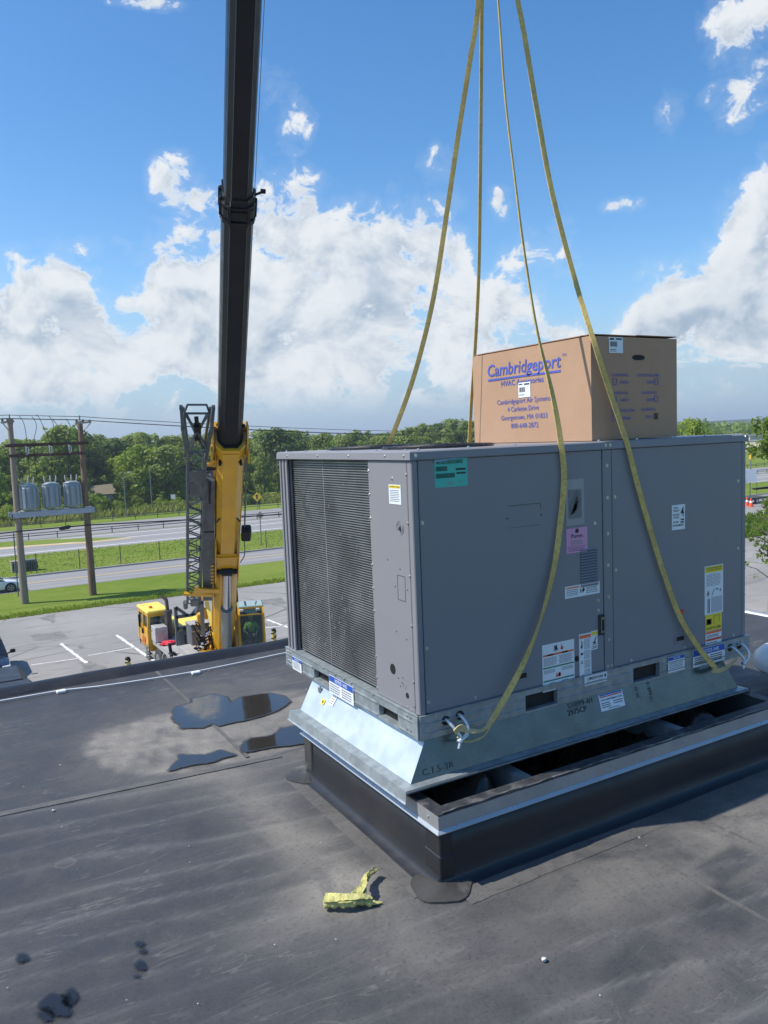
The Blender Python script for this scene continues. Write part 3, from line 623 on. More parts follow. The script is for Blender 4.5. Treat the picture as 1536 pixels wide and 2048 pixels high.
# ================================================================== ADAPTER
ad=thing('curb_adapter','flared galvanised curb adapter sitting askew between rooftop unit and roof curb','curb adapter',(1.0,.5,9.1))
T=[(.02,-.004),(2.02,-.004),(2.02,1.14),(.02,1.14)]; Bm=[(-.09,-.05),(2.09,-.05),(2.09,1.10),(-.09,1.10)]
zT,zB=9.276,9.118
def ring(P,z): return [(x,y,z) for x,y in P]
names=('front_panel','right_panel','back_panel','left_panel')
for k in range(4):
    a,c=T[k],T[(k+1)%4]; d,e_=Bm[k],Bm[(k+1)%4]; cen=V([1,.55,9.2]); 
    P=[(*a,zT),(*c,zT),(*e_,zB),(*d,zB)]; I_=[tuple(V(p)+(cen-V(p))*.004) for p in P]
    b=MB(); b.add(P+I_,[(0,1,2,3),(7,6,5,4),(0,4,5,1),(1,5,6,2),(2,6,7,3),(3,7,4,0)]); pn=b.build('slope_panel',M_GALVP if k==3 else mat('galvanised_shaded',(.11,.145,.16),.28,metal=.75,var=.12,scale=4,dirt=(.16,.19,.20),dscale=3,damt=.25),ad)  # left panel bright, other slopes darker: their shade is painted into the metal
    if k==0: FP=pn
    if k==3: LP=pn
S=[(-.137,-.088),(2.13,-.088),(2.13,1.14),(-.137,1.14)]
b=MB(); b.add(ring(Bm,zB-.001)+ring(S,zB-.006)+ring(Bm,zB-.004)+ring(S,zB-.009),[(k,(k+1)%4,4+(k+1)%4,4+k) for k in range(4)]+[(8+k,8+(k+1)%4,12+(k+1)%4,12+k) for k in range(4)]); b.build('ledge',M_GALV,ad)
S2=[(-.145,-.096),(2.138,-.096),(2.138,1.148),(-.145,1.148)]
b=MB()
for k in(1,2,3):
    a,c=S[k],S[(k+1)%4]; d,e_=S2[k],S2[(k+1)%4]; O2=V([1,.53,0])
    def o3(p,z,k_): return (p[0]+(p[0]-1)*k_,p[1]+(p[1]-.53)*k_,z)
    b.add([(*a,zB-.005),(*c,zB-.005),(*e_,zB-.050),(*d,zB-.050),o3(e_,zB-.055,.006),o3(d,zB-.055,.006)],[(0,1,2,3),(3,2,4,5)])
b.b2((-.14,-.092,zB-.016),(2.13,-.088,zB-.0095))
b.build('skirt',M_GALV,ad)
b=MB(); 
for i in range(38):
    x=-.1+i*.06; b.box((x,-.078+.004*random.random(),zB-.017),(.062,.026,.010+.006*random.random()),None,.002)
b.build('foam_gasket',M_GASK,ad)
# writing on the front slope
sl=V([0,-.046,-.158]); sl/=np.linalg.norm(sl); uyS=-sl; uxS=V([1,0,0])
def slope(x,z): return V([x,-.004-.046*(9.276-z)/.158,z])
M_STEN=mat('stencil_black',(.045,.052,.056),.6)
text_mesh('S1899-01',slope(.845,9.243),uxS,uyS,.024,.165,M_STEN,FP,'stencil',off=.002,bold=.01)
text_mesh('2975CP',slope(.838,9.212),uxS,uyS,.026,.125,M_STEN,FP,'stencil',off=.002,bold=.01)
text_mesh('C.1.5-3R',slope(-.025,9.135),uxS,uyS,.028,.165,M_STEN,FP,'stencil',off=.002,bold=-.005)
text_mesh('S1899-01',slope(1.40,9.268),-uyS,uxS,.024,.10,M_STEN,FP,'stencil',off=.002,bold=.01)
text_mesh('CI W',slope(1.31,9.262),-uyS,uxS,.02,.06,M_STEN,FP,'stencil',off=.002,bold=.01)
sticker(FP,'sticker',slope(1.055,9.188),uxS,uyS,.165,.082,M_WST,[('r',.03,.9,.97,.99,M_BLU),('r',.03,.80,.97,.87,M_RED),('t',.05,.60,.13,.9,'www.cambridgeport.com',M_INK)]+lines(.05,.45,.16,.52,3,M_INK,fill=.4)+lines(.55,.95,.26,.52,2,M_INK,fill=.4)+lines(.3,.8,.05,.14,1,M_INK),label='white product sticker with blue and red stripe and web address',th=.0016)
# hanging tag on the left slope
ux_=V([0,-1,0]); slL=V([-.11,0,-.158]); slL/=np.linalg.norm(slL); uyL=-slL
def slL_(y,z): return V([.02-.11*(9.276-z)/.158,y,z])
tg=sticker(LP,'paper_tag',slL_(.86,9.205)+V([-.003,0,0]),ux_,uyL,.05,.06,M_WST,lines(.1,.9,.1,.9,4,M_INKG))
sticker(LP,'paper_tag',slL_(.935,9.19)+V([-.004,0,0]),ux_,uyL,.035,.028,M_YST,[('r',.3,.3,.7,.8,M_INK)])
b=MB(); b.box(slL_(1.0,9.245)+V([-.012,0,0]),(.018,.022,.035),None,.005); b.build('bracket',M_GALV,ad)
# ================================================================== ROOFTOP UNIT
L_,Wd,Hh=2.225,1.446,1.26
un=thing('rooftop_unit','large grey packaged rooftop air conditioner hanging in yellow slings above the curb','rooftop unit',(1.11,.72,UZ))
M_CAB=mat('cabinet_paint',(.226,.228,.250),.34,var=.01,scale=3,spec=.25,dirt=(.20,.206,.22),dscale=.8,damt=.3)
_q=NT(M_CAB.node_tree); _b=_q.n['Principled BSDF']; _bn=_q.new('ShaderNodeBump'); _bn.inputs['Strength'].default_value=.5; _bn.inputs['Distance'].default_value=.012; _q.l.new(_q.noise(_q.new('ShaderNodeTexCoord').outputs['Object'],2.6,3,.5,.5),_bn.inputs['Height']); _q.l.new(_bn.outputs[0],_b.inputs['Normal'])
M_CABL=M_CAB
M_COIL=mat('coil_fins',(.10,.104,.11),.45,metal=.6,var=.3,scale=7,stretch=(1,1,12),dirt=(.2,.2,.19),dscale=4,damt=.35)
M_TUBE=mat('coil_tubes',(.31,.32,.33),.4,metal=.7,var=.25,scale=4,dirt=(.05,.05,.05),dscale=5,damt=.5)
M_HOLE=mat('hole_black',(.008,.008,.009),.7); M_SCREW=mat('screw_zinc',(.55,.57,.58),.3,metal=.8)
rt=.105
# core
b=MB(); b.b2((.06,.05,UZ+.06),(L_-.04,Wd-.03,UZ+Hh-.03)); b.build('inner_casing',M_DARK,un)
# --- front (long) face: y=0, three skins
def screws(parent,pts,n,r=.0062):
    b=MB(); n=V(n)
    for p in pts: b.tube([V(p)-n*.001,V(p)+n*.0045],[r,r*.72],7); b.tube([V(p)-n*.001,V(p)+n*.0015],r*1.5,7)
    return b.build('screws',M_SCREW,parent,kind='stuff')
fl=UZ+rt+.004; ft=UZ+Hh-.042
b=MB(); b.b2((.036,.0,fl),(1.108,.03,ft),.003); PF=b.build('access_panel',M_CAB,un)
b=MB(); b.b2((1.1125,-.003,fl-.004),(1.1715,.03,ft),.003); PS=b.build('centre_post',M_CAB,un)
b=MB(); b.b2((1.177,.0,fl),(L_-.038,.03,ft),.003); PR=b.build('access_panel',M_CAB,un)
b=MB(); b.b2((0,-.002,fl-.004),(.032,.034,ft),.004); b.build('corner_post',M_CAB,un)
b=MB(); b.b2((L_-.034,.001,fl-.004),(L_,.034,ft),.004); b.build('corner_post',M_CAB,un)
b=MB(); b.b2((L_-.02,.036,fl),(L_,Wd,ft)); b.build('end_panel',M_CAB,un)
b=MB(); b.b2((.30,Wd-.02,fl),(L_-.022,Wd,ft)); b.build('back_panel',M_CAB,un)
screws(PF,[(.048,-.0,UZ+z) for z in(.95,.40,.16)]+[(1.0,0,UZ+.13),(1.072,0,UZ+.47),(1.072,0,UZ+.42),(1.055,0,UZ+.86),(.30,0,UZ+.13)],(0,-1,0))
screws(PS,[(1.14,-.003,UZ+z) for z in(1.14,.98,.80,.64,.48,.26)]+[(1.13,-.003,UZ+.125),(1.155,-.003,UZ+.125)],(0,-1,0))
screws(PR,[(1.195,0,UZ+z) for z in(.98,.61)]+[(2.155,0,UZ+z) for z in(1.0,.62)]+[(1.30,0,UZ+.125),(1.71,0,UZ+.125),(2.12,0,UZ+.125)],(0,-1,0))
b=MB()
for z in(1.10,.88,.60,.35): b.ball((L_-.012,-.002,UZ+z),.006,6,4)
b.build('screws',M_SCREW,un,kind='stuff')
FX=V([1,0,0]); FZ=V([0,0,1]); 
def fs(name,x0,z0,x1,z1,m,items=(),label=None,parent=PF,y=0,tilt=0):
    c,s=math.cos(tilt),math.sin(tilt); return sticker(parent,name,(x0,y-.0004,UZ+z0),V([c,0,s]),V([-s,0,c]),x1-x0,z1-z0,m,items,label)
# green shipping label
fs('sticker',.118,1.095,.292,1.222,M_TEAL,[('t',.06,.80,.13,.8,'48TCED12A2A5-0A0G0',M_INK),('r',.64,.56,.95,.63,M_INK),('r',.66,.43,.95,.49,M_INK),('r',.4,.14,.56,.17,M_INKG),('r',.38,.08,.58,.11,M_INKG),('r',.72,.14,.84,.17,M_INKG)]+[('r',.04+.0125*i,.56,.04+.0125*i+.007*(1+(i*7%3)*.4)*.6,.72,M_INK) for i in range(28)]+[('r',.04+.0125*i,.32,.04+.0125*i+.007*(1+(i*5%3)*.4)*.6,.48,M_INK) for i in range(46)],'teal shipping label with bar codes under the top edge')
# raised lid of the loose panel corner
b=MB(); b.add([(.115,-.004,ft-.002),(.26,-.004,ft-.0),(.26,-.012,ft+.002),(.115,-.010,ft-.012)],[(0,1,2,3)]); b.build('lifted_edge',mat('edge_bright',(.5,.5,.53),.3,metal=.5),un)
# leaf emblem plate
fp=fs('emblem_plate',.868,.862,.985,1.085,mat('plate_grey',(.30,.31,.33),.4,var=.03))
fs('emblem',.884,.895,.968,1.035,mat('plate_dark',(.17,.175,.19),.35,var=.05),[('p',[(.12,.12),(.05,.35),(.2,.62),(.62,.98),(.84,.92),(.9,.5),(.62,.22),(.3,.14)],mat('leaf_dark',(.13,.14,.15),.5)),('p',[(.1,.1),(.14,.08),(.66,.72),(.62,.76)],mat('leaf_line',(.22,.23,.24),.4))]+[('p',[(.2+.06*i,.18+.07*i),(.3+.06*i,.16+.07*i),(.62+.03*i,.34+.075*i),(.6+.03*i,.37+.075*i)],MATS['leaf_line']) for i in range(5)],'dark square emblem with a leaf',y=-.0016)
fs('sticker',.866,.727,1.003,.848,M_PNK,[('t',.22,.60,.17,.58,'Puron.',M_INK),('p',[(.42,.82),(.5,.78),(.6,.84),(.58,.95),(.5,.98),(.43,.93)],M_INK),('r',.04,.25,.96,.262,M_INK)]+lines(.2,.8,.32,.52,4)+lines(.1,.9,.06,.22,3,M_INK,fill=.3),'pink refrigerant sticker with the word Puron')
# louvres
b=MB(); lx0,lx1=.955,1.068
for i in range(14):
    z=UZ+.741-i*.0137; b.add([(lx0,-.0005,z),(lx1,-.0005,z),(lx1,-.0085,z-.0095),(lx0,-.0085,z-.0095),(lx0,-.0005,z-.0105),(lx1,-.0005,z-.0105)],[(0,1,2,3),(3,2,5,4),(0,3,4),(1,5,2)])
b.build('louvre_slats',M_CAB,PF,label='pressed louvre slats',kind='stuff')
b=MB()
for i in range(14): z=UZ+.741-i*.0137-.0107; b.b2((lx0,-.0012,z-.0026),(lx1,-.0004,z))
b.build('louvre_slits',M_HOLE,PF,kind='stuff')
fs('sticker',.852,.508,1.082,.567,M_WST,[('r',.03,.78,.40,.90,M_ORG),('r',.60,.78,.97,.90,M_ORG),('p',[(.43,.3),(.46,.3),(.455,.65),(.44,.7)],M_INK),('p',[(.5,.28),(.56,.5),(.53,.75),(.48,.5)],M_INK)]+lines(.04,.40,.15,.72,4)+lines(.60,.96,.15,.72,4),'slim white warning strip under the louvre',tilt=math.radians(0))
# knock-out outline
b=MB(); kx0,kx1,kz0,kz1=.515,.708,UZ+.885,UZ+.985
b.b2((kx0,-.0012,kz1),(kx1,-.0002,kz1+.0022)); b.b2((kx1,-.0012,kz1-.025),(kx1+.002,-.0002,kz1)); b.b2((kx0,-.001,kz0-.001),(kx1,-.0002,kz0+.0002)); b.build('knockout_outline',mat('groove',(.05,.055,.06),.6),PF)
for kx in(kx0-.006,kx1+.004):
    b=MB(); b.tube([(kx,-.0012,UZ+.93),(kx,0,UZ+.93)],.004,8); b.build('screw_hole',M_HOLE,PF)
# instruction stickers
fs('sticker',.700,.072,.905,.303,M_WST,[('p',[(.34,.82),(.38,.88),(.36,.95),(.42,.93),(.45,.97),(.46,.9),(.5,.82),(.44,.86),(.42,.8),(.40,.86)],M_INK),('p',[(.56,.84),(.6,.96),(.62,.88),(.66,.9),(.64,.83)],M_RED),('r',.02,.745,.98,.785,M_ORG),('r',.15,.75,.35,.78,M_RED),('r',.6,.75,.8,.78,M_RED),('r',.02,.485,.98,.515,M_GRN),('r',.02,.205,.98,.235,M_GRN),('p',[(.4,.27),(.44,.36),(.48,.27)],M_RED)]+[('p',[(.52+.045*math.cos(a),.31+.05*math.sin(a)) for a in np.linspace(0,2*math.pi,13)[:-1]],M_RED),('p',[(.52+.03*math.cos(a),.31+.034*math.sin(a)) for a in np.linspace(0,2*math.pi,13)[:-1]],M_WST)]+lines(.04,.46,.54,.72,7)+lines(.52,.96,.54,.72,7)+lines(.04,.40,.38,.46,3)+lines(.6,.96,.38,.46,3)+lines(.22,.42,.05,.18,4)+lines(.58,.8,.05,.18,4),'large white instruction sticker with orange and green bars')
fs('sticker',.938,.083,1.018,.318,M_WST,[('r',.03,.90,.97,.97,M_ORG),('p',[(.12,.72),(.2,.78),(.18,.86),(.26,.83),(.28,.72),(.2,.68)],M_INK),('r',.12,.55,.3,.6,M_INK),('p',[(.14,.36),(.22,.44),(.26,.36)],M_INK),('p',[(.18,.04),(.34,.12),(.2,.12)],M_INK)]+lines(.4,.95,.66,.88,8)+lines(.4,.95,.45,.64,7)+lines(.4,.95,.25,.43,6)+lines(.4,.95,.03,.23,7),'tall narrow white warning sticker with pictograms',tilt=0)
fs('sticker',1.0195,.226,1.062,.322,M_WST,[('r',.04,.78,.96,.95,M_YST),('p',[(.2,.4),(.4,.42),(.75,.7),(.85,.72),(.6,.44),(.7,.4),(.7,.34),(.25,.34)],M_INK),('r',.2,.27,.8,.31,M_INK)]+lines(.15,.9,.05,.22,2,M_INK),'small white sticker with yellow caution bar')
fs('sticker',.958,.056,1.112,.104,M_WST,[('t',.12,.52,.3,.7,'COMPRESSOR POWER',M_INK),('r',.88,.5,.95,.8,M_INK)]+lines(.06,.9,.1,.4,2),'white strip sticker on the base rail',y=-.012,parent=un)
# round hole next to the sticker
b=MB(); b.tube([(.921,-.0016,UZ+.20),(.921,0,UZ+.20)],.0145,14); b.build('screw_hole',M_HOLE,PF)
# recessed lifting grips
for x,z,par in((.528,.158,PF),(1.628,.158,PR)):
    b=MB(); w_,h_=.085,.042
    for A,B in(((0,0),(w_,.009)),((0,h_-.009),(w_,h_)),((0,.0092),(.012,h_-.0092)),((w_-.012,.0092),(w_,h_-.0092))): b.b2((x+A[0],-.004,UZ+z+A[1]),(x+B[0],.0,UZ+z+B[1]),.001)
    g=b.build('grip_frame',M_CAB,par); b=MB(); b.b2((x+.012,-.0012,UZ+z+.009),(x+w_-.012,-.0002,UZ+z+h_-.009)); b.build('recess',M_HOLE,g)
# door handle
b=MB(); b.b2((1.068,-.008,UZ+.292),(1.1085,-.0005,UZ+.398),.003); h_=b.build('door_handle',mat('handle_black',(.02,.022,.025),.35),PF)
b=MB(); b.b2((1.080,-.011,UZ+.305),(1.104,-.0085,UZ+.385),.002); b.build('latch',mat('latch_grey',(.25,.28,.29),.3,metal=.7),h_)
b=MB(); b.b2((1.085,-.0125,UZ+.315),(1.099,-.0112,UZ+.372)); b.build('recess',M_HOLE,h_)
# stickers on right panel
fs('sticker',1.611,.772,1.712,.905,M_WST,[('t',.66,.52,.38,.26,'4',M_INK),('t',.10,.84,.07,.36,'STACK',M_INK),('t',.10,.73,.07,.44,'HEIGHT',M_INK),('t',.06,.57,.07,.5,'HAUTEUR',M_INK),('t',.10,.46,.07,.42,'DE PILE',M_INK),('t',.08,.28,.07,.42,'ALTURA',M_INK),('t',.05,.14,.08,.85,'DE APILAMIENTO',M_INK),('r',.66,.36,.92,.42,M_INK),('r',.66,.26,.92,.32,M_INK)],'white stack height sticker with a large number 4',parent=PR)
fs('sticker',1.871,.275,2.026,.547,M_WST,[('r',.03,.86,.97,.985,M_YST),('t',.06,.94,.028,.86,'CAUTION SELF-ADHESIVE LABEL',M_INK),('t',.1,.90,.025,.8,'DISCONNECT POWER BEFORE',M_INK)]+lines(.1,.9,.58,.83,9,M_INKG,fill=.4)+[('p',[(.1,.44),(.2,.5),(.25,.42),(.16,.36)],M_INKG),('p',[(.35,.38),(.48,.5),(.55,.52),(.42,.4)],M_INKG),('r',.6,.48,.72,.52,M_INKG),('r',.8,.44,.88,.5,M_INKG),('r',.14,.03,.20,.33,M_INKG),('r',.22,.03,.26,.33,M_INK)]+[('r',.36+.055*i,.03,.38+.055*i,.35,M_INKG) for i in range(11)],'tall white instruction sticker with yellow header',parent=PR)
fs('sticker',1.877,.183,2.015,.274,M_YST,[('r',.06,.38,.36,.74,M_INK),('r',.12,.45,.3,.68,M_YST),('r',.16,.42,.19,.72,M_INK),('r',.24,.42,.27,.72,M_INK),('r',.5,.38,.515,.9,M_INK),('r',.5,.86,.9,.88,M_INK),('r',.82,.5,.84,.88,M_INK),('t',.06,.08,.15,.85,'FLUSH TO CURB',M_INK)],'yellow flush to curb sticker with diagram',parent=PR)
fs('sticker',1.879,.090,2.012,.182,M_WST,[('r',.02,.82,.98,.98,M_ORG),('r',.02,.38,.98,.52,M_RED)]+lines(.06,.9,.58,.76,2,M_INK)+lines(.06,.8,.12,.32,2,M_INK),'white sticker with red warning bars',parent=PR)
b=MB(); b.tube([(1.683,-.003,UZ+.322),(1.683,.0,UZ+.322)],.016,12); b.build('red_dot',mat('red_plastic',(.6,.05,.03),.4),PR)
# --- base rails
def rail_front():
    b=MB(); y0=-.010; x0,x1=-.006,2.252
    slots=((.586,.785),(1.304,1.502)); zs0,zs1=UZ+.006,UZ+.082
    xs_=[x0]+[q_ for s in slots for q_ in s]+[x1]
    for i in range(0,len(xs_),2): b.b2((xs_[i],y0,UZ-.004),(xs_[i+1],.02,UZ+rt-.001),.002)
    for s in slots: b.b2((s[0],y0,zs1),(s[1],.02,UZ+rt-.0015)); b.b2((s[0],y0,UZ-.0035),(s[1],.02,zs0))
    for i in range(0,len(xs_),2):   # pressed ribs
        b.bar((xs_[i]+.01,y0-.003,UZ+.066),(xs_[i+1]-.01,y0-.003,UZ+.066),.007,.006,(0,0,1)); b.bar((xs_[i]+.01,y0-.003,UZ+.022),(xs_[i+1]-.01,y0-.003,UZ+.022),.007,.006,(0,0,1))
    b.b2((x0,y0-.004,UZ+rt-.0005),(x1,.02,UZ+rt+.003)); 
    return b.build('base_rail',M_GALV,un)
BR=rail_front()
for s in((.586,.785),(1.304,1.502)):
    b=MB(); b.b2((s[0],.0205,UZ),(s[1],.0245,UZ+.09)); b.build('fork_slot',M_HOLE,BR)
def rail_left():
    b=MB(); x0=-.012; y0,y1=-.004,1.462
    slots=((.17,.344),(.878,1.068)); zs0,zs1=UZ+.014,UZ+.068
    ys_=[y0]+[q_ for s in slots for q_ in s]+[y1]
    for i in range(0,len(ys_),2): b.b2((x0,ys_[i],UZ-.004),(.018,ys_[i+1],UZ+rt-.001),.002)
    for s in slots: b.b2((x0,s[0],zs1),(.018,s[1],UZ+rt-.0015)); b.b2((x0,s[0],UZ-.0035),(.018,s[1],zs0))
    for i in range(0,len(ys_),2): b.bar((x0-.002,ys_[i]+.01,UZ+.070),(x0-.002,ys_[i+1]-.01,UZ+.070),.006,.006); b.bar((x0-.002,ys_[i]+.01,UZ+.012),(x0-.002,ys_[i+1]-.01,UZ+.012),.006,.006)
    b.b2((x0-.004,y0,UZ+rt-.0005),(.05,y1,UZ+rt+.003))
    b.b2((x0-.006,-.006,UZ+.0),(x0-.0005,.035,UZ+rt-.004),.001)
    return b.build('base_rail',M_GALV,un)
BL_=rail_left()
for s in((.17,.344),(.878,1.068)):
    b=MB(); b.b2((.0185,s[0],UZ+.01),(.0225,s[1],UZ+.072)); b.build('fork_slot',M_HOLE,BL_)
b=MB(); b.b2((2.215,.022,UZ-.004),(2.252,1.462,UZ+rt)); b.b2((-.006,1.43,UZ-.003),(2.2,1.461,UZ+rt-.002)); b.build('base_rail',M_GALV,un)
b=MB(); b.b2((.02,.022,UZ+.0),(2.21,1.42,UZ+.02)); b.build('base_pan',M_GALV,un)
screws(BR,[(.022,-.010,UZ+.084),(.022,-.010,UZ+.022),(.05,-.010,UZ+.088),(.075,-.010,UZ+.09),(.04,-.010,UZ+.03)]+[(2.225,-.01,UZ+z) for z in(.09,.06,.02)]+[(2.18,-.01,UZ+.09),(.44,-.01,UZ+.095),(1.24,-.01,UZ+.095)],(0,-1,0),.005)
screws(BL_,[(-.012,1.43,UZ+.085),(-.012,1.40,UZ+.085),(-.012,1.43,UZ+.03),(-.012,1.40,UZ+.03),(-.012,.09,UZ+.085),(-.012,.06,UZ+.085),(-.012,.09,UZ+.025),(-.012,.06,UZ+.025)]+[(-.014,y,UZ+.100) for y in(.95,.80,.70,.62,.40)],(-1,0,0),.006)
# shackle holes
for x in(.128,.205,2.075,2.155):
    b=MB(); b.tube([(x,-.0125,UZ+.062 if x%1<.18 else UZ+.070),(x,-.009,UZ+.062 if x%1<.18 else UZ+.070)],.0215,16); b.build('lifting_hole',M_HOLE,BR)
fs('sticker',1.755,.004,2.022,.100,M_WST,[('r',.01,.62,.99,.98,M_BLU),('t',.3,.70,.2,.5,'NOTICE / AVIS',M_WHT)]+lines(.05,.47,.08,.56,4,M_INK)+lines(.53,.96,.08,.56,4,M_INK),'white notice label with blue header beside the right shackle',y=-.0145,parent=BR)
fs('sticker',1.558,.010,1.688,.096,M_WST,[('r',.01,.76,.99,.98,M_BLU),('t',.3,.82,.11,.4,'NOTICE',M_WHT)]+lines(.08,.92,.1,.70,6,M_INKG),'small white notice label with blue header on the long rail',y=-.0145,parent=BR)
LX=V([0,-1,0])
def ls(name,y0,z0,y1,z1,m,items=(),label=None,parent=None,x=0): return sticker(parent,name,(x,y0,UZ+z0),LX,FZ,y0-y1,z1-z0,m,items,label)
ls('sticker',.866,-.012,.592,.085,M_WST,[('r',.01,.66,.99,.98,M_BLU),('t',.25,.73,.18,.5,'NOTICE / AVIS',M_WHT)]+lines(.04,.47,.08,.6,4,M_INKG)+lines(.53,.97,.08,.6,4,M_INKG),'white notice label with blue header on the short rail',BL_,-.0165)
ls('sticker',1.352,.0,1.226,.075,M_WST,[('r',.01,.72,.99,.98,M_BLU),('t',.25,.79,.12,.5,'NOTICE',M_WHT)]+lines(.1,.9,.1,.66,6,M_INKG),'small white notice label at the rear rail corner',BL_,-.0165)
# --- short (left) face: x=0
b=MB(); b.b2((.0,.036,fl),(.03,.378,ft),.003); PL=b.build('corner_panel',M_CABL,un)
screws(PL,[(0,.372,UZ+z) for z in(1.17,1.06,.95,.73,.62,.51,.29,.19,.135)]+[(0,.030+.012,UZ+z) for z in(1.16,.95,.72,.5,.25,.14)]+[(0,.16,UZ+1.14),(0,.10,UZ+.12)],(-1,0,0),.0055)
for y,z,r in((.217,.266,.024),(.097,.173,.013)): b=MB(); b.tube([(-.0012,y,UZ+z),(.001,y,UZ+z)],r,18); b.build('pipe_hole',M_HOLE,PL)
b=MB()
for y,z in((.225,.77),(.12,.74),(.17,.45),(.085,.43),(.17,.235),(.14,.22),(.13,.245),(.156,.20),(.165,.655),(.062,.655)): b.tube([(-.001,y,UZ+z),(.001,y,UZ+z)],.0034,8)
b.build('screw_holes',M_HOLE,PL,kind='stuff')
b=MB()
for r in(.030,.020):
    R=[]
    for k in range(25):
        a=2*math.pi*k/24; R.append((-.0008,.105+r*math.cos(a),UZ+.925+r*math.sin(a)))
    b.tube(R,.0012,4,cap=False)
b.tube([(-.001,.105+.004,UZ+.925),(.0005,.105,UZ+.925)],.013,14)
R=[(-.0008,.12+.012*math.cos(2*math.pi*k/16),UZ+.21+.012*math.sin(2*math.pi*k/16)) for k in range(17)]; b.tube(R,.001,4,cap=False)
b.build('knockout',M_CAB,PL,smooth=True,kind='stuff')
b=MB(); y0,y1,z0,z1=.080,.146,UZ+.60,UZ+.712
for A,B in(((y0,z0),(y1,z0+.002)),((y0,z1-.002),(y1,z1)),((y0,z0+.002),(y0+.002,z1-.002)),((y1-.002,z0+.002),(y1,z1-.002))): b.b2((-.0012,A[0],A[1]),(.0005,B[0],B[1]))
b.build('knockout_outline',MATS['groove'],PL)
ls('sticker',.190,1.027,.088,1.113,M_WST,[('r',.03,.82,.97,.97,M_YST),('t',.08,.86,.07,.84,'A WARNING / DANGER',M_INK)]+lines(.1,.92,.12,.76,7,M_INKG,fill=.4),'small white sticker with yellow header on corner panel',PL,-.0002)
# coil
b=MB(); b.b2((.035,.38,UZ+.115),(.055,1.30,UZ+1.215)); cl=b.build('coil_block',M_COIL,un)
b=MB()
for i in range(88):
    z=UZ+.125+i*.01238; b.b2((.024,.381,z),(.0345,1.295,z+.0042))
b.build('coil_tubes',M_TUBE,un,kind='stuff')
b=MB(); b.b2((.0225,.905,UZ+.12),(.0237,.909,UZ+1.21)); b.build('coil_seam',mat('seam_light',(.3,.31,.31),.5),un)
b=MB()
rr=random.Random(3)
for i in range(80):
    y=rr.uniform(.42,1.26); z=UZ+rr.choice([rr.uniform(.16,.55),rr.uniform(.2,1.1)]); b.b2((.0228,y,z),(.0239,y+rr.uniform(.002,.006),z+rr.uniform(.003,.022)))
b.build('bent_fins',mat('bent_fin',(.24,.25,.25),.45),un,kind='stuff')
b=MB()   # coil header and curved end
b.tube([(.06,1.31,UZ+.12),(.06,1.31,UZ+1.2)],.014,8); b.build('coil_header',M_TUBE,un,smooth=True)
# rear louvred post
b=MB()
for i in range(5): b.b2((.0+.006*(i%2),1.335+i*.0225,UZ+rt+.004),(.02,1.335+i*.0225+.018,ft),.002)
b.b2((.012,1.335,UZ+rt+.004),(.03,1.446,ft)); b.build('rear_post',M_CAB,un)
# --- top cap
b=MB(); tz=UZ+Hh
R=[]
for (ins,z) in((-.006,ft+.001),(-.010,ft+.004),(-.008,tz-.006),(.0,tz),(.03,tz+.001)):
    R.append([(ins,ins,z),(L_-ins,ins,z),(L_-ins,Wd-ins,z),(ins,Wd-ins,z)])
b.loft(R,cap=True); TC=b.build('top_cap',M_CAB,un)
b=MB()
for i in range(9): b.ball((.06+i*.265,.03,tz+.003),.008,7,5,(1,1,.8))
for i in range(6): b.ball((.025,.08+i*.26,tz+.002),.007,7,5,(1,1,.8))
b.build('screws',M_SCREW,TC,kind='stuff')
screws(TC,[(1.125,-.010,tz-.02),(1.155,-.010,tz-.02),(L_-.02,-.008,tz-.012),(.02,-.009,tz-.02)],(0,-1,0)); screws(TC,[(-.010,y,tz-.02) for y in(.04,.20,.55,.9,1.3)],(-1,0,0),.004)
for (fx,fy) in((.42,.42),(.42,1.02)):
    b=MB(); 
    for r in(.27,.22,.17,.12,.07):
        b.tube([(fx+r*math.cos(2*math.pi*k/28),fy+r*math.sin(2*math.pi*k/28),tz+.012+.008*(1-r/.27)) for k in range(29)],.0035,4,cap=False)
    for k in range(10):
        a=math.pi*2*k/10; b.tube([(fx+.05*math.cos(a),fy+.05*math.sin(a),tz+.020),(fx+.28*math.cos(a),fy+.28*math.sin(a),tz+.008)],.003,4)
    b.tube([(fx,fy,tz),(fx,fy,tz+.012)],.275,28); b.build('fan_grille',mat('grille_black',(.02,.02,.022),.4),TC)
# ================================================================== CARTON
ct=thing('cardboard_carton','big brown cardboard carton of accessories standing on top of the grey unit','carton',(1.41,.55,tz))
M_CARD=mat('cardboard',(.43,.275,.18),.8,var=.06,scale=2.5,dirt=(.38,.23,.15),dscale=2.5,damt=.4,bump=.35,bscale=5,bdist=.006,spec=.2)
X_0,X_1,Y_0,Y_1,ZH=1.105,1.727,.06,1.032,.515
def wob(p): 
    x,y,z=p; k=.006*(fbm(V([x*5+y*3]),V([z*6]),3,91)[0]-.5)*2; return (x+k,y+k,z)
b=MB(); vs=[];fs=[]
n1,n2,n3=16,24,14
def cface(o,u,v,nu,nv):
    o=V(o);u=V(u);v=V(v); k0=len(vs)
    for i in range(nu+1):
        for j in range(nv+1):
            p=o+u*i/nu+v*j/nv; e=min(i/nu,1-i/nu,j/nv,1-j/nv)*4; nn=np.cross(u,v); nn/=np.linalg.norm(nn)
            q_=p+nn*(.0012*min(1,e)*(1.2*fbm(V([p[0]*3+p[1]*3]),V([p[2]*4]),3,93)[0])); vs.append(q_)
    for i in range(nu):
        for j in range(nv): a=k0+i*(nv+1)+j; fs.append((a,a+nv+1,a+nv+2,a+1))
dz=tz+.004
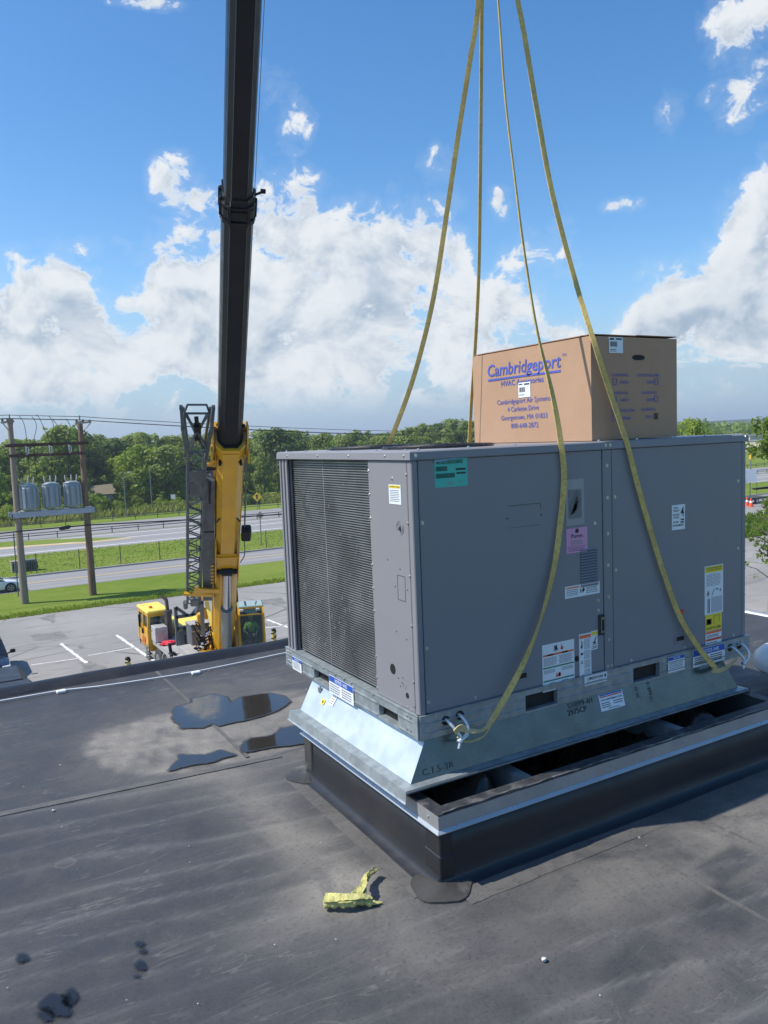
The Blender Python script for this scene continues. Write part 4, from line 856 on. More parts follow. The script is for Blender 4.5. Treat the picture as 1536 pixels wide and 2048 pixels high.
cface((X_0,Y_1,dz),(0,-(Y_1-Y_0),0),(0,0,ZH),n2,n3); cface((X_0,Y_0,dz),(X_1-X_0,0,0),(0,0,ZH),n1,n3); cface((X_1,Y_0,dz),(0,Y_1-Y_0,0),(0,0,ZH),n2,n3); cface((X_1,Y_1,dz),(X_0-X_1,0,0),(0,0,ZH),n1,n3)
cface((X_0,Y_0,dz+ZH),(X_1-X_0,0,0),(0,Y_1-Y_0,0),4,4)
b.add(vs,fs); b.build('carton_body',M_CARD,ct,smooth='auto')
b=MB(); b.box(((X_0+X_1)/2-.15,(Y_0+Y_1)/2,dz+ZH+.009),(.30,Y_1-Y_0-.01,.004)); b.box(((X_0+X_1)/2+.156,(Y_0+Y_1)/2,dz+ZH+.011),(.30,Y_1-Y_0+.004,.004),None); b.build('top_flap',mat('cardboard_dark',(.30,.18,.12),.85),ct)
cu_=lambda yy,zz:(X_0-.0022,yy,tz+zz)
CX=V([0,-1,0])
text_mesh('Cambridgeport',cu_(.893,.388),V([0,-1,.0]),FZ,.067,.615,M_BOXINK,ct,'lettering',shear=.12,off=.001,bold=.012)
b=MB(); b.prism([(0,0),(.61,0),(.61,.011),(0,.011)],cu_(.884,.362),CX,FZ,(-1,0,0),.001); b.build('underline',M_BOXINK,ct)
text_mesh('HVAC Accessories',cu_(.765,.324),CX,FZ,.030,.356,M_BOXINK,ct,'lettering',off=.001,bold=.008)
text_mesh('TM',cu_(.262,.440),CX,FZ,.014,.03,M_BOXINK,ct,'lettering',off=.001)
for s,y,z,w_ in(('Cambridgeport Air Systems',.806,.222,.45),('4 Carleton Drive',.713,.178,.266),('Georgetown, MA 01833',.773,.132,.39),('800-648-2872',.685,.085,.23)):
    text_mesh(s,cu_(y,z),CX,FZ,.027,w_,M_BOXINK,ct,'lettering',off=.001)
def bars(x0,x1,y0,y1,n,m=M_INK): 
    r_=random.Random(n); return [('r',x0+(x1-x0)*i/n,y0,x0+(x1-x0)*(i+.3+.35*r_.random())/n,y1,m) for i in range(n)]
sticker(ct,'sticker',(X_0-.0024,.612,tz+.25),CX,FZ,.10,.082,M_WST,[('r',.05,.85,.35,.92,M_INK),('r',.5,.82,.92,.92,M_INK),('r',.05,.16,.5,.2,M_INK)]+bars(.08,.6,.36,.68,14),'white bar code sticker on the printed side')
sticker(ct,'sticker',(1.226,Y_0-.0024,tz+.438),FX,FZ,.098,.078,M_WST,[('r',.06,.82,.35,.94,M_INK),('r',.5,.84,.92,.94,M_INK),('r',.06,.2,.5,.24,M_INK),('r',.06,.1,.5,.13,M_INK)]+bars(.08,.6,.4,.72,14),'white bar code sticker on the shaded side')
b=MB(); P=[(.0+.034*math.cos(a)+(.012 if math.cos(a)>0 else -.012),.0135*math.sin(a)) for a in np.linspace(0,2*math.pi,17)[:-1]]
b.prism(P,(1.436,Y_0-.0022,tz+.418),FX,FZ,(0,-1,0),.001); b.build('hand_hole',M_HOLE,ct)
for x,z,s,w_ in((1.245,.322,'GUARD/GRILL',.12),(1.425,.322,'GUARD/GRILL/FRE',.16),(1.245,.232,'GUARD/FILL',.115),(1.455,.232,'GUARD/FILL',.115),(1.232,.143,'GUARD/GRILL/FRE',.17),(1.452,.146,'GUARD/FULL',.11)):
    text_mesh(s,(x,Y_0-.0022,tz+z),FX,FZ,.014,w_,M_BOXINK,ct,'lettering',off=.001)
for x,z,s in((1.295,.286,'102001'),(1.49,.286,'102007'),(1.30,.196,'102013'),(1.485,.196,'10209'),(1.31,.104,'102028'),(1.48,.108,'10212')): text_mesh(s,(x,Y_0-.0022,tz+z),FX,FZ,.014,.06,M_BOXINK,ct,'lettering',off=.001)
for i,(x,z) in enumerate(((1.252,.28),(1.555,.28),(1.25,.19),(1.552,.19),(1.245,.098),(1.55,.10))):
    b=MB(); y=Y_0-.0032; w_=.026;h2=.032;q2=.0025
    for A,B in(((0,0),(w_,q2)),((0,h2-q2),(w_,h2)),((0,q2),(q2,h2-q2)),((w_-q2,q2),(w_,h2-q2))): b.b2((x+A[0],y,tz+z+A[1]),(x+B[0],y+.0008,tz+z+B[1]))
    if i==5: b.bar((x,y-.0006,tz+z),(x+w_,y-.0006,tz+z+h2),.0015,.005,(0,0,1)); b.bar((x+w_,y-.0012,tz+z),(x,y-.0012,tz+z+h2),.0015,.005,(0,0,1))
    b.build('tick_box',M_INK if i==5 else M_BOXINK,ct)
# ================================================================== SLINGS
def _web(q,b_,c):
    n=q.noise(c,60,5,.7); n2=q.noise(c,9,5,.7)
    k=q.mix(q.ramp(n2,.35,.65),(.66,.48,.15),(.50,.37,.13)); k=q.mix(q.m('MULTIPLY',q.ramp(n,.45,.65),.6),k,(.30,.24,.10))
    q.l.new(k,b_.inputs['Base Color']); b_.inputs['Roughness'].default_value=.85
    bn=q.new('ShaderNodeBump'); bn.inputs['Strength'].default_value=.5; bn.inputs['Distance'].default_value=.002; q.l.new(n,bn.inputs['Height']); q.l.new(bn.outputs[0],b_.inputs['Normal'])
M_WEB=shadermat('sling_webbing',_web)
M_WEBT=mat('sling_eye',(.50,.40,.20),.85,var=.15,scale=30,bump=.4,bscale=120,bdist=.002)
def catmull(P,n=10):
    P=[V(p) for p in P]; P=[2*P[0]-P[1]]+P+[2*P[-1]-P[-2]]; out_=[]
    for i in range(1,len(P)-2):
        for k in range(n):
            t_=k/n; out_.append(.5*((2*P[i])+(-P[i-1]+P[i+1])*t_+(2*P[i-1]-5*P[i]+4*P[i+1]-P[i+2])*t_**2+(-P[i-1]+3*P[i]-3*P[i+1]+P[i+2])*t_**3))
    out_.append(P[-2]); return out_
def ribbon(mb,P,w,th,sides,sm=8):
    """P control pts, sides: width direction per control point (interpolated)"""
    Q=catmull(P,sm); S=catmull(sides,sm); Wd_=catmull([(x,0,0) for x in (w if hasattr(w,'__len__') else [w]*len(P))],sm); R=[]
    for i,p in enumerate(Q):
        a=Q[min(i+1,len(Q)-1)]-Q[max(i-1,0)]; a/=np.linalg.norm(a)+1e-9; s=S[i]-a*(S[i]@a); s/=np.linalg.norm(s)+1e-9; n=np.cross(a,s)
        h=Wd_[i][0]/2; R.append([p+s*h+n*th*.5,p+n*th*.62,p-s*h+n*th*.5,p-s*h-n*th*.5,p-n*th*.62,p+s*h-n*th*.5])
    return mb.loft(R)
HOOK=V([1.05,.72,tz+3.05])
def sling(label,P,sides,w,th=.0045,eye=None):
    t_=thing('lifting_sling',label,'sling',P[-1],'yellow lifting slings holding the rooftop unit')
    b=MB(); ribbon(b,P,w,th,sides); b.build('webbing',M_WEB,t_,smooth='auto')
    if eye:
        b=MB(); ribbon(b,*eye); b.build('eye_loop',M_WEBT,t_,smooth='auto')
    return t_
def face(u,v,o=.03): return aty(u,v,-o)
def upto(u,v,base,f): # point on the ray nearest to the line base->hook at fraction f
    r=ray(u,v); p=base+(HOOK-base)*f; d=(p-CAMP)@FW; return CAMP+r*d
rimA=aty(1252,880,-.014); rimB=aty(1122,888,-.014); 
R_=RT; 
# sling to the front right shackle
PA_=[HOOK,upto(1035,0,rimA,.72),upto(1072,210,rimA,.55),upto(1103,380,rimA,.41),upto(1150,560,rimA,.27),aty(1190,690,.035),aty(1222,790,.015),rimA,face(1270,950,.022),face(1292,1030,.022),face(1322,1130,.024),face(1358,1230,.03),face(1395,1292,.045),face(1431,1337,.07)]
sling('yellow web sling in front of the carton running down to the front right shackle',PA_,[RT*.9+FW*.3]*14,.029,eye=([face(1425,1340,.075),face(1440,1341,.075),face(1458,1332,.068),face(1473,1318,.062)],[.030,.026,.024,.02],.006,[UP+RT*.5,UP+RT*.3,UP+RT*.5,UP+RT*.6]))
# sling to the front left shackle
PB_=[HOOK,upto(996,0,rimB,.72),upto(1010,190,rimB,.56),upto(1030,360,rimB,.43),upto(1048,500,rimB,.32),upto(1074,660,rimB,.19),upto(1105,790,rimB,.07),rimB,face(1128,960,.02),face(1119,1060,.022),face(1105,1150,.026),face(1078,1250,.035),face(1045,1330,.05),face(1005,1405,.07),face(978,1450,.08)]
SB=[RT*.42+FW*.9,RT*.42+FW*.9,RT*.44+FW*.9,RT*.45+FW*.9,RT*.5+FW*.85,RT*.5+FW*.8,RT*.8+FW*.5,RT+FW*.2,RT,RT,RT*.8+FW*.5,RT*.45+FW*.8,RT*.8+FW*.4,RT*.8+UP*.3,RT*.7+UP*.5]
tB=sling('yellow web sling over the left of the carton running down to the front left shackle',PB_,SB,.028,eye=([face(990,1430,.08),face(968,1459,.08),face(940,1462,.08),face(922,1456,.075),face(909,1465,.07)],[.022,.016,.022,.030,.022],.006,[UP+RT*.5,UP*.4+FW,UP+FW*.6,UP+RT*.2,UP+RT*.3]))
b=MB(); ribbon(b,[face(985,1440,.08),face(970,1468,.085),face(948,1481,.085),face(925,1482,.08),face(915,1474,.075)],.011,.006,[FW+UP*.3]*5); b.build('eye_loop',M_WEBT,tB,smooth='auto')
bkL=V([.20,1.40,tz+.0]); bkR=V([2.02,1.40,tz])
def back(label,px,base,low,side,w):
    n=len(px); P=[HOOK]+[upto(u,v,base,f) for u,v,f in px]+[base]+low; return sling(label,P,[side]*len(P),w)
eL=atd(777,893,4.75); eR=atd(938,889,4.9)
eL=CAMP+ray(776,892)*((V([.30,1.40,tz])-CAMP)@FW); eR=CAMP+ray(938,888)*((V([1.05,1.42,tz])-CAMP)@FW)
back('yellow web sling at the far left going down behind the condenser end',[(957,0,.72),(940,120,.62),(918,260,.5),(893,430,.37),(868,590,.25),(840,710,.14),(812,800,.06)],eL,[eL+V([-.02,.08,-.12])],RT,.028)
back('yellow web sling running straight down behind the carton corner',[(964,0,.72),(962,200,.56),(960,400,.40),(957,560,.27),(950,700,.15),(943,800,.06)],eR,[eR+V([.02,.06,-.12])],RT*.8+FW*.5,.024)
# shackles
def shackle(x0,x1,z,label,flip=1):
    t_=thing('shackle',label,'shackle',(x0,-.05,UZ+.03),'galvanised shackles in the base rail')
    c=(x0+x1)/2; b=MB(); w=(x1-x0)
    P=[(x0,.0,z+.004),(x0-.004,-.03,z+.006),(x0+.006,-.055,z-.015),(c-.012,-.072,z-.05),(c-.006,-.078,z-.066)]
    Q=[(x1-.006,.0,z+.012),(x1-.012,-.035,z+.015),(x1-.004,-.062,z-.008),(x1-.004,-.075,z-.035),(c+.022,-.080,z-.06)]
    b.tube(catmull(P,5),.0075,8); b.tube(catmull(Q,5),.0075,8)
    b.tube(catmull([P[0],(x0+.015,.012,z+.03),(c,.015,z+.034),(x1-.02,.012,z+.03),Q[0]],5),.0075,8); b.build('bow',M_GALVP,t_,smooth=True)
    b=MB(); b.tube([(c-.016,-.080,z-.078),(c+.032,-.078,z-.058)],.008,8); b.tube([(c-.022,-.080,z-.082),(c-.008,-.080,z-.074)],.013,10); b.tube([(c-.008,-.08,z-.074),(c-.024,-.083,z-.108)],[.008,.006],8); b.build('pin',M_GALVP,t_,smooth='auto')
shackle(.128,.205,UZ+.062,'galvanised shackle through the holes at the near left rail corner')
shackle(2.075,2.155,UZ+.062,'galvanised shackle through the holes at the right end of the long rail')
# ================================================================== SMALL THINGS ON THE ROOF
# yellow insulation scrap
M_INS=mat('glass_wool',(.50,.48,.19),.95,var=.3,scale=14,bump=1,bscale=60,bdist=.01,dirt=(.36,.30,.12),dscale=14,damt=.6,spec=.1)
ins=thing('insulation_scrap','torn piece of yellow glass wool lying on the roof beside the curb','insulation scrap',(-.4,-.1,RZ))
gz=RZ+.02
def px(u,v,z): return at(u,v,z)
b=MB(); 
A_=[px(650,1806,gz+.01),px(672,1805,gz+.016),px(700,1806,gz+.016),px(722,1803,gz+.012),px(744,1806,gz)]
b.tube(catmull(A_,8),[.021-.009*(i/32)+.0025*math.sin(i*1.1) for i in range(33)],14)
rg=random.Random(4)
for k in range(3): ribbon(b,[p+V([rg.uniform(-.006,.006),rg.uniform(-.006,.006),.012+.006*k]) for p in A_],[.03,.036,.03,.026,.01],.003,[FW+UP*rg.uniform(-.5,.5)]*5,10)
A2=[px(706,1802,gz),px(718,1790,gz+.02),px(727,1774,gz+.03),px(732,1758,gz+.022),px(750,1745,gz+.006)]
for k in range(5): ribbon(b,[p+V([rg.uniform(-.006,.006),rg.uniform(-.006,.006),.004*k]) for p in A2],[.05*rg.uniform(.5,1),.048*rg.uniform(.6,1),.026*rg.uniform(.5,1),.030*rg.uniform(.5,1.1),.028*rg.uniform(.2,1)],.0035,[RT+FW*rg.uniform(0,.4),RT+UP*rg.uniform(-.2,.3),RT+UP*rg.uniform(-.3,.3),RT+UP*rg.uniform(0,.6),RT+UP],10)
for k in range(4): ribbon(b,[px(706,1801,gz),px(725+rg.uniform(-4,4),1800,gz+.006),px(745,1803+rg.uniform(-3,3),gz-.004),px(755+rg.uniform(0,16),1806,gz-.01)],[.04*rg.uniform(.5,1),.036*rg.uniform(.5,1),.02*rg.uniform(.4,1),.004],.003,[FW+UP*rg.uniform(-.3,.3)]*4,10)
for i,v_ in enumerate(b.v):
    k=V([fbm(V([v_[0]*90]),V([v_[1]*90+v_[2]*120]),4,s)[0]-.5 for s in(1,2,3)])*.008; b.v[i]=(v_[0]+k[0],v_[1]+k[1],max(RZ+.008,v_[2]+k[2]))
b.build('glass_wool',M_INS,ins,smooth='auto')
# scraps and pebbles
def bit(u,v,r,label,m,grp='small white scraps scattered on the roof'):
    p=at(u,v,RZ+.012); b=MB(); n=7; R=[]
    b.ball(p,r,7,4,(1.2,.8,.5)); 
    for i,q_ in enumerate(b.v): b.v[i]=tuple(V(q_)+(RNG.random(3)-.5)*r*.7)
    o=b.build('scrap',m,None); tag(o,label,'scrap',grp); return o
M_CHIP=mat('white_chip',(.6,.6,.56),.8)
bit(1088,1918,.010,'pale torn scrap lying alone on the near right of the roof',M_CHIP); bit(107,1620,.007,'white crumb near the long roof seam at left',M_CHIP)
for u,v in((549,1889),(672,1878),(396,2007),(15,1975),(378,1692),(282,1588),(462,1397),(471,1386),(1293,1691),(1200,1990),(380,1724)): bit(u,v,.0026,'tiny white crumb on the black roof membrane',M_CHIP)
# white dome vent at right
dm=thing('vent_dome','white rounded plastic vent cap on the roof at the right edge','roof vent',(3.2,.42,RZ))
M_DOME=mat('white_plastic',(.72,.72,.68),.35,var=.04)
b=MB(); R=[]; c=V([3.33,.40,0]); 
for z,r in((.135,.20),(.125,.235),(.15,.262),(.19,.268),(.235,.255),(.275,.215),(.30,.15),(.312,.07),(.314,.005)):
    R.append([(c[0]+r*math.cos(2*math.pi*k/36),c[1]+r*math.sin(2*math.pi*k/36),RZ+z) for k in range(36)])
b.loft(R); b.build('cap',M_DOME,dm,smooth='auto')
b=MB(); b.tube([(c[0],c[1],RZ-.02),(c[0],c[1],RZ+.16)],.12,20); b.build('pipe',M_MEMD,dm,smooth='auto')
# ================================================================== MOBILE CRANE
M_YEL=mat('crane_yellow',(.64,.335,.006),.38,var=.06,scale=1.5,coat=.3,dirt=(.34,.22,.05),dscale=2.2,damt=.4)
M_YEL2=mat('crane_yellow_pale',(.78,.62,.10),.5,var=.08,scale=1.5,dirt=(.5,.42,.2),dscale=2,damt=.4)
M_BLK=mat('boom_black',(.008,.009,.012),.36,var=.2,scale=1.5,spec=.22,dirt=(.018,.02,.023),dscale=1,damt=.4)
M_STL=mat('jib_grey',(.075,.092,.105),.4,metal=.2,var=.2,scale=3,dirt=(.14,.16,.165),dscale=3,damt=.4)
M_GREY=mat('deck_grey',(.34,.34,.33),.7,var=.12,scale=1.2,dirt=(.35,.26,.17),dscale=1.2,damt=.55)
M_DGR=mat('frame_dark_grey',(.10,.115,.125),.5,var=.15,scale=2,dirt=(.2,.2,.19),dscale=3,damt=.4)
M_CYL=mat('cylinder_grey',(.16,.18,.18),.35,var=.1,scale=2,coat=.3)
M_CHR=mat('chrome_rod',(.5,.5,.52),.18,metal=1,var=.05)
M_RUB=mat('tyre_rubber',(.035,.035,.036),.8,var=.2,scale=6,dirt=(.12,.115,.11),dscale=5,damt=.5)
M_RIM=mat('rim_alloy',(.45,.46,.47),.3,metal=.8,var=.1)
M_GLS=glass('cab_glass',(.05,.10,.10),.55)
M_GLSD=glass('dark_glass',(.01,.014,.018),.93)
cr=thing('mobile_crane','yellow mobile crane with black telescopic boom parked behind the roof edge','crane',(8.3,30.5,0))
bF=V([8.69,29.826,1.919]); bA=V([-.174,-.695,.697]); bA/=np.linalg.norm(bA)
bS=V([.953,-.304,0]); bS-=bA*(bS@bA); bS/=np.linalg.norm(bS); bN=np.cross(bA,bS);  # underside normal
if bN[2]>0: bN=-bN
def bp(t_,s=0,n=0): return bF+bA*t_+bS*s+bN*n
def section(w,h): # boom cross section (s,n): flat top, rounded under side
    return [(-.5*w,-.45*h),(-.42*w,-.5*h),(.42*w,-.5*h),(.5*w,-.45*h),(.5*w,.12*h),(.44*w,.30*h),(.29*w,.46*h),(.27*w,.5*h),(-.27*w,.5*h),(-.29*w,.46*h),(-.44*w,.30*h),(-.5*w,.12*h)]
def boomsec(name,t0,t1,w,h,m,label=None):
    S_=section(w,h); b=MB(); b.loft([[bp(t_,a,c) for a,c in S_] for t_ in(t0,t1)]); return b.build(name,m,cr,label=label)
S0=boomsec('boom_base_section',-.6,12.75,.86,1.12,M_YEL,'yellow base section of the boom')
boomsec('boom_section',12.3,20.9,.73,.95,M_BLK); boomsec('boom_section',20.6,31,.665,.86,M_BLK); boomsec('boom_section',30.8,41,.58,.76,M_BLK)
def collar(t0,w,h,m,nm='boom_collar'):
    b=MB()
    for (dt,k,ln) in((0,.09,.10),(.16,.05,.20),(.42,.07,.05)):
        S_=section(w+k,h+k); b.loft([[bp(t0+dt,a,c) for a,c in S_],[bp(t0+dt+ln,a,c) for a,c in S_]])
    for a,c in((-.5,.1),(.5,.1),(-.5,-.3),(.5,-.3),(.28,.5),(-.28,.5)):
        b.box(bp(t0+.3,a*(w+.06),c*(h+.06)),(.45,.07,.09),V([bA,bS,bN]),.01)
    b.tube([bp(t0+.55,.5*w,0),bp(t0+.65,.5*w+.2,0)],.03,6); b.box(bp(t0+.66,.5*w+.2,0),(.08,.12,.08),V([bA,bS,bN]))
    return b.build(nm,m,cr)
collar(20.25,.76,.98,M_BLK); collar(30.6,.69,.89,M_BLK)
b=MB()
for (t0,ln,k) in((12.30,.28,.10),(12.65,.12,.16)):
    S_=section(.86+k,1.12+k); b.loft([[bp(t0,a,c) for a,c in S_],[bp(t0+ln,a,c) for a,c in S_]])
for sg in(-1,1):   # ears and brackets at the nose of the base section
    b.prism([(-.9,-.35),(-.2,-.5),(.55,-.35),(.75,.1),(.2,.35),(-.5,.25)],bp(12.55,sg*.50),bA,bN,bS*sg,.05)
    b.prism([(-.75,.0),(.0,.05),(.0,.35),(-.35,.55)],bp(12.5,sg*.54,.05),bA,bN,bS*sg,.05)
b.tube([bp(12.8,.6,-.3),bp(12.8,-.6,-.3)],.07,8); b.build('boom_collar',M_YEL,cr)
b=MB()
for t_ in(12.72,): 
    S_=section(.80,1.06); b.loft([[bp(t_,a,c) for a,c in S_],[bp(t_+.12,a,c) for a,c in S_]])
b.build('wear_pad',M_BLK,cr)
b=MB()
for t_,s_ in((12.1,.30),(12.1,-.30)): b.tube([bp(t_,s_,.30),bp(t_,s_*1.1,.60)],.05,8)
for sg in(-1,1): b.bar(bp(9.0,sg*.40,.40),bp(9.35,sg*.30,.53),.05,.03,bN)
b.build('boom_pad',M_BLK,cr)
# boom head and hoist rope beyond the frame
b=MB(); 
for sg in(-1,1): b.prism([(-.4,-.4),(.5,-.45),(.9,-.1),(.9,.5),(.4,.7),(-.4,.4)],bp(41,sg*.25),bA,bN,bS*sg,.05)
for n_ in(-.3,.5): b.tube([bp(41.7,-.2,n_),bp(41.7,.2,n_)],.24,16)
b.build('boom_head',M_BLK,cr)
HB=HOOK+V([0,0,.28])
b=MB(); tipP=bp(41.7,0,.5)
for s_ in(-.06,.06): b.tube([tipP+bS*s_,HB+V([s_,0,.5])],.009,5)
b.build('load_rope',M_DGR,cr)
b=MB(); b.box(HB+V([0,0,.32]),(.30,.12,.42),None,.04); b.tube([HB+V([0,0,.14]),HB],.03,8)
b.tube(catmull([HB+V(p) for p in((0,0,.02),(.07,0,-.05),(.07,0,-.2),(0,0,-.27),(-.08,0,-.2),(-.08,0,-.13))],5),.03,8); b.build('hook_block',M_YEL,cr,smooth='auto')
r1=atd(486,840,24.0); r2=atd(529,0,15.2); b=MB(); b.tube([r1,r2,r2+(r2-r1)*1.9],.007,5); b.build('hoist_rope',M_DGR,cr)
r1=atd(484,848,24.2); r2=atd(510,330,17.7); r3=atd(527,40,15.4)
b=MB(); b.ball(atd(487,852,24.1),.07,8,6); b.build('rope_weight',M_BLK,cr)
# lift cylinder
c0=V([8.57,29.06,1.55]); c2=bp(6.35,0,.62); c1=c0+(c2-c0)*.60
b=MB(); b.tube([c0,c1],.215,18); b.tube([c1-(c1-c0)*.02,c1+(c2-c0)*.01],.235,18); b.build('lift_cylinder',M_CYL,cr,smooth='auto')
b=MB(); b.tube([c1,c2],.155,16); b.build('cylinder_rod',M_CHR,cr,smooth='auto')
b=MB(); b.tube([c2-bS*.42,c2+bS*.42],.10,10); b.tube([c2-bS*.2,c2+bS*.2],.17,12); b.build('cylinder_pin',M_BLK,cr)
b=MB()
for sg in(-1,1): b.prism([(-.35,.35),(1.9,.35),(1.7,.62),(.15,.80),(-.35,.70)],bp(6.1,sg*.39),bA,bN,bS*sg,.035)
b.box(bp(7.2,0,.58),(.07,.78,.12),V([bA,bS,bN])); b.box(bp(6.9,0,.56),(.9,.74,.03),V([bA,bS,bN])); b.build('cylinder_bracket',M_YEL,cr)
# anti two block reel on boom side
b=MB(); b.box(bp(8.15,.66,.25),(.62,.34,.34),V([bA,bS,bN]),.05); b.build('cable_reel',M_BLK,cr)
b=MB(); b.bar(bp(8.4,.60,.2),bp(12.2,.52,.2),.05); b.tube(catmull([bp(7.9,.6,.3),bp(7.2,.62,.5),bp(6.6,.5,.4)],5),.02,5); b.build('hose',M_DGR,cr)
b=MB(); b.bar(bp(1.5,-.47,.1),bp(12.2,-.47,.1),.05,.03,bN); b.bar(bp(1.5,.46,.0),bp(12.2,.46,.0),.04,.03,bN); b.build('pipe',M_YEL,cr)
b=MB()
for t_ in(9.9,10.0,11.9): b.box(bp(t_,-.52,.2),(.16,.14,.14),V([bA,bS,bN]),.02)
b.box(bp(11.6,-.62,.1),(.12,.30,.10),V([bA,bS,bN])); b.build('bracket',M_YEL,cr)
b=MB(); b.box(bp(11.4,-.60,.1),(.10,.35,.08),V([bA,bS,bN])); b.box(bp(10.05,-.55,.2),(.16,.1,.1),V([bA,bS,bN])); b.build('bracket',M_BLK,cr)
# lattice jib stowed on the left side
jib=MB(); jc=-1.12
def jp(t_,s,n): return bp(t_,-1.19+.022*(t_-4.5)+s,n)
def jw(t_): return .235+.03*(t_-4)/8
t0,t1=3.9,12.2
for s in(-1,1):
    for n in(-1,1): jib.bar(jp(t0,s*jw(t0),n*.30),jp(t1,s*jw(t1),n*.34),.085,.085)
nn=24
for i in range(nn):
    a=t0+(t1-t0)*i/nn; c=t0+(t1-t0)*(i+1)/nn
    for n in(-1,1):
        s=1 if i%2 else -1
        jib.bar(jp(a,-s*jw(a),n*.32),jp(c,s*jw(c),n*.32),.042)
    for s_ in(-1,1):
        s=1 if i%2 else -1; jib.bar(jp(a,s_*jw(a),-s*.32),jp(c,s_*jw(c),s*.32),.035)
    if i%2==0: jib.bar(jp(a,-jw(a),.32),jp(a,jw(a),.32),.038)
jo=jib.build('lattice_jib',M_STL,cr,label='grey lattice jib folded beside the boom')
b=MB(); b.box(jp(11.35,0,.40),(.55,.44,.03),V([bA,bS,bN])); b.box(jp(10.7,0,.40),(.7,.40,.03),V([bA,bS,bN])); b.build('gusset_plate',M_STL,jo)
b=MB()
for s in(-1,1):   # flared fork at the head of the jib
    b.bar(jp(12.2,s*.27,.34),jp(13.3,s*.42,.20),.10); b.bar(jp(13.3,s*.42,.20),jp(13.95,s*.46,.0),.10)
    b.bar(jp(12.2,s*.27,-.34),jp(13.7,s*.40,-.30),.08); b.bar(jp(12.1,s*.25,.36),jp(12.2,s*.27,.34),.1)
    b.bar(jp(12.6,s*.32,.34),jp(13.5,-s*.34,-.2),.06); b.bar(jp(12.3,s*.27,.3),jp(13.4,-s*.3,-.3),.06); b.bar(jp(13.3,s*.42,.2),jp(13.6,s*.38,-.3),.055)
    b.tube([jp(13.98,s*.42,0),jp(13.98,s*.52,0)],.08,10); b.tube([jp(13.3,s*.38,.2),jp(13.3,s*.48,.2)],.08,10)
b.bar(jp(13.5,-.40,-.25),jp(13.5,.40,-.25),.07); b.bar(jp(13.9,-.28,-.2),jp(13.9,.28,-.2),.06); b.bar(jp(13.5,-.38,-.25),jp(13.9,-.28,-.2),.05); b.bar(jp(13.5,.38,-.25),jp(13.9,.28,-.2),.05)
b.bar(jp(12.45,-.29,.36),jp(12.45,.29,.36),.06); b.bar(jp(12.2,-.27,.36),jp(12.6,.3,.36),.05); b.build('jib_fork',M_STL,jo)
b=MB(); b.box(jp(12.95,.02,-.02),(.6,.22,.26),V([bA,bS,bN]),.03); b.bar(jp(13.3,0,0),jp(13.5,-.02,-.1),.12); b.build('jib_sheave_box',M_BLK,jo)
b=MB(); b.tube([jp(3.6,-.30,.3),jp(4.0,-.32,.3)],.09,8); b.box(jp(4.0,.05,.2),(.5,.35,.4),V([bA,bS,bN]),.05); b.bar(jp(3.9,.3,.3),jp(1.3,.42,.2),.16); b.bar(jp(3.9,.25,.3),jp(3.2,.1,.3),.1); b.build('jib_foot',M_DGR,jo)
b=MB(); S_=[(-.17,-.3),(.17,-.3),(.17,.3),(-.17,.3)]
b.loft([[bp(4.0,-.67+a*1.0,c) for a,c in S_],[bp(8.6,-.66+a*1.15,c) for a,c in S_],[bp(11.0,-.66+a*1.15,c) for a,c in S_]]); b.build('jib_box_section',M_STL,cr,label='plain grey box section between jib and boom')
b=MB(); b.box(bp(8.35,-.66,.31),(.05,.40,.02),V([bA,bS,bN])); b.build('box_marking',M_BLK,cr); b=MB(); b.prism([(0,-.03),(1.1,-.05),(1.1,.05),(0,.03)],bp(9.9,-.62,.305),bA,bS,bN,.02); b.build('box_marking',M_BLK,cr)
b=MB(); b.prism([(-.15,-.95),(.28,-.75),(.15,-.15),(.15,.5),(-.12,.5),(-.1,-.2)],bp(4.9,-.35,.45),bA,bS,bN,.06); b.bar(bp(4.75,-1.55,.42),bp(4.7,-.5,.50),.16,.1,bN); b.prism([(-.1,-.15),(.4,-.05),(.15,.5),(-.1,.5)],bp(4.85,-1.1,.45),bA,bS,bN,.05); b.build('jib_cradle',M_YEL,cr)
b=MB()
for i in range(6): b.box(bp(5.2+i*.22,-.50,.25),(.12,.13,.13),V([bA,bS,bN]),.02)
b.build('hose_clamp',M_YEL,cr)
# superstructure
dB=V([-.304,-.953,0]); sB=V([.953,-.304,0]); zU=V([0,0,1.])
Rb=V([sB,-dB,zU]); O_=V([8.85,30.3,0])
def sp(s,d,z): return O_+sB*s+dB*d+zU*z    # s: image right, d: towards the building
b=MB(); b.tube([sp(0,0,1.6),sp(0,0,1.78)],.85,28); b.build('turntable',M_DGR,cr)
b=MB(); b.box(sp(0,.2,1.86),(1.75,2.6,.16),Rb,.02); b.build('slewing_platform',M_YEL,cr)
b=MB()
for s in(-.56,.50):
    b.prism([(-1.4,1.6),(1.5,1.6),(1.2,2.0),(.4,2.6),(-.9,2.75),(-1.5,2.2)],sp(s,0,0),dB,zU,sB,.06)
b.build('side_plate',M_YEL,cr)
b=MB(); b.bar(sp(-.15,1.35,1.45),sp(-.62,.1,3.95),.16,.10,dB); b.bar(sp(.55,1.1,1.6),sp(.42,-.1,3.6),.12,.10,dB); b.build('mast_strut',M_YEL2,cr)
b=MB(); b.tube([sp(-.05,1.3,1.75),sp(.35,1.3,1.75)],.11,10); b.ball(sp(.62,1.35,1.95),.12,10,6); b.ball(sp(-.55,1.35,1.75),.13,10,6); b.tube([sp(.0,1.38,1.6),sp(.0,1.45,1.6)],.13,12); b.build('pivot_pin',M_YEL,cr)
b=MB()
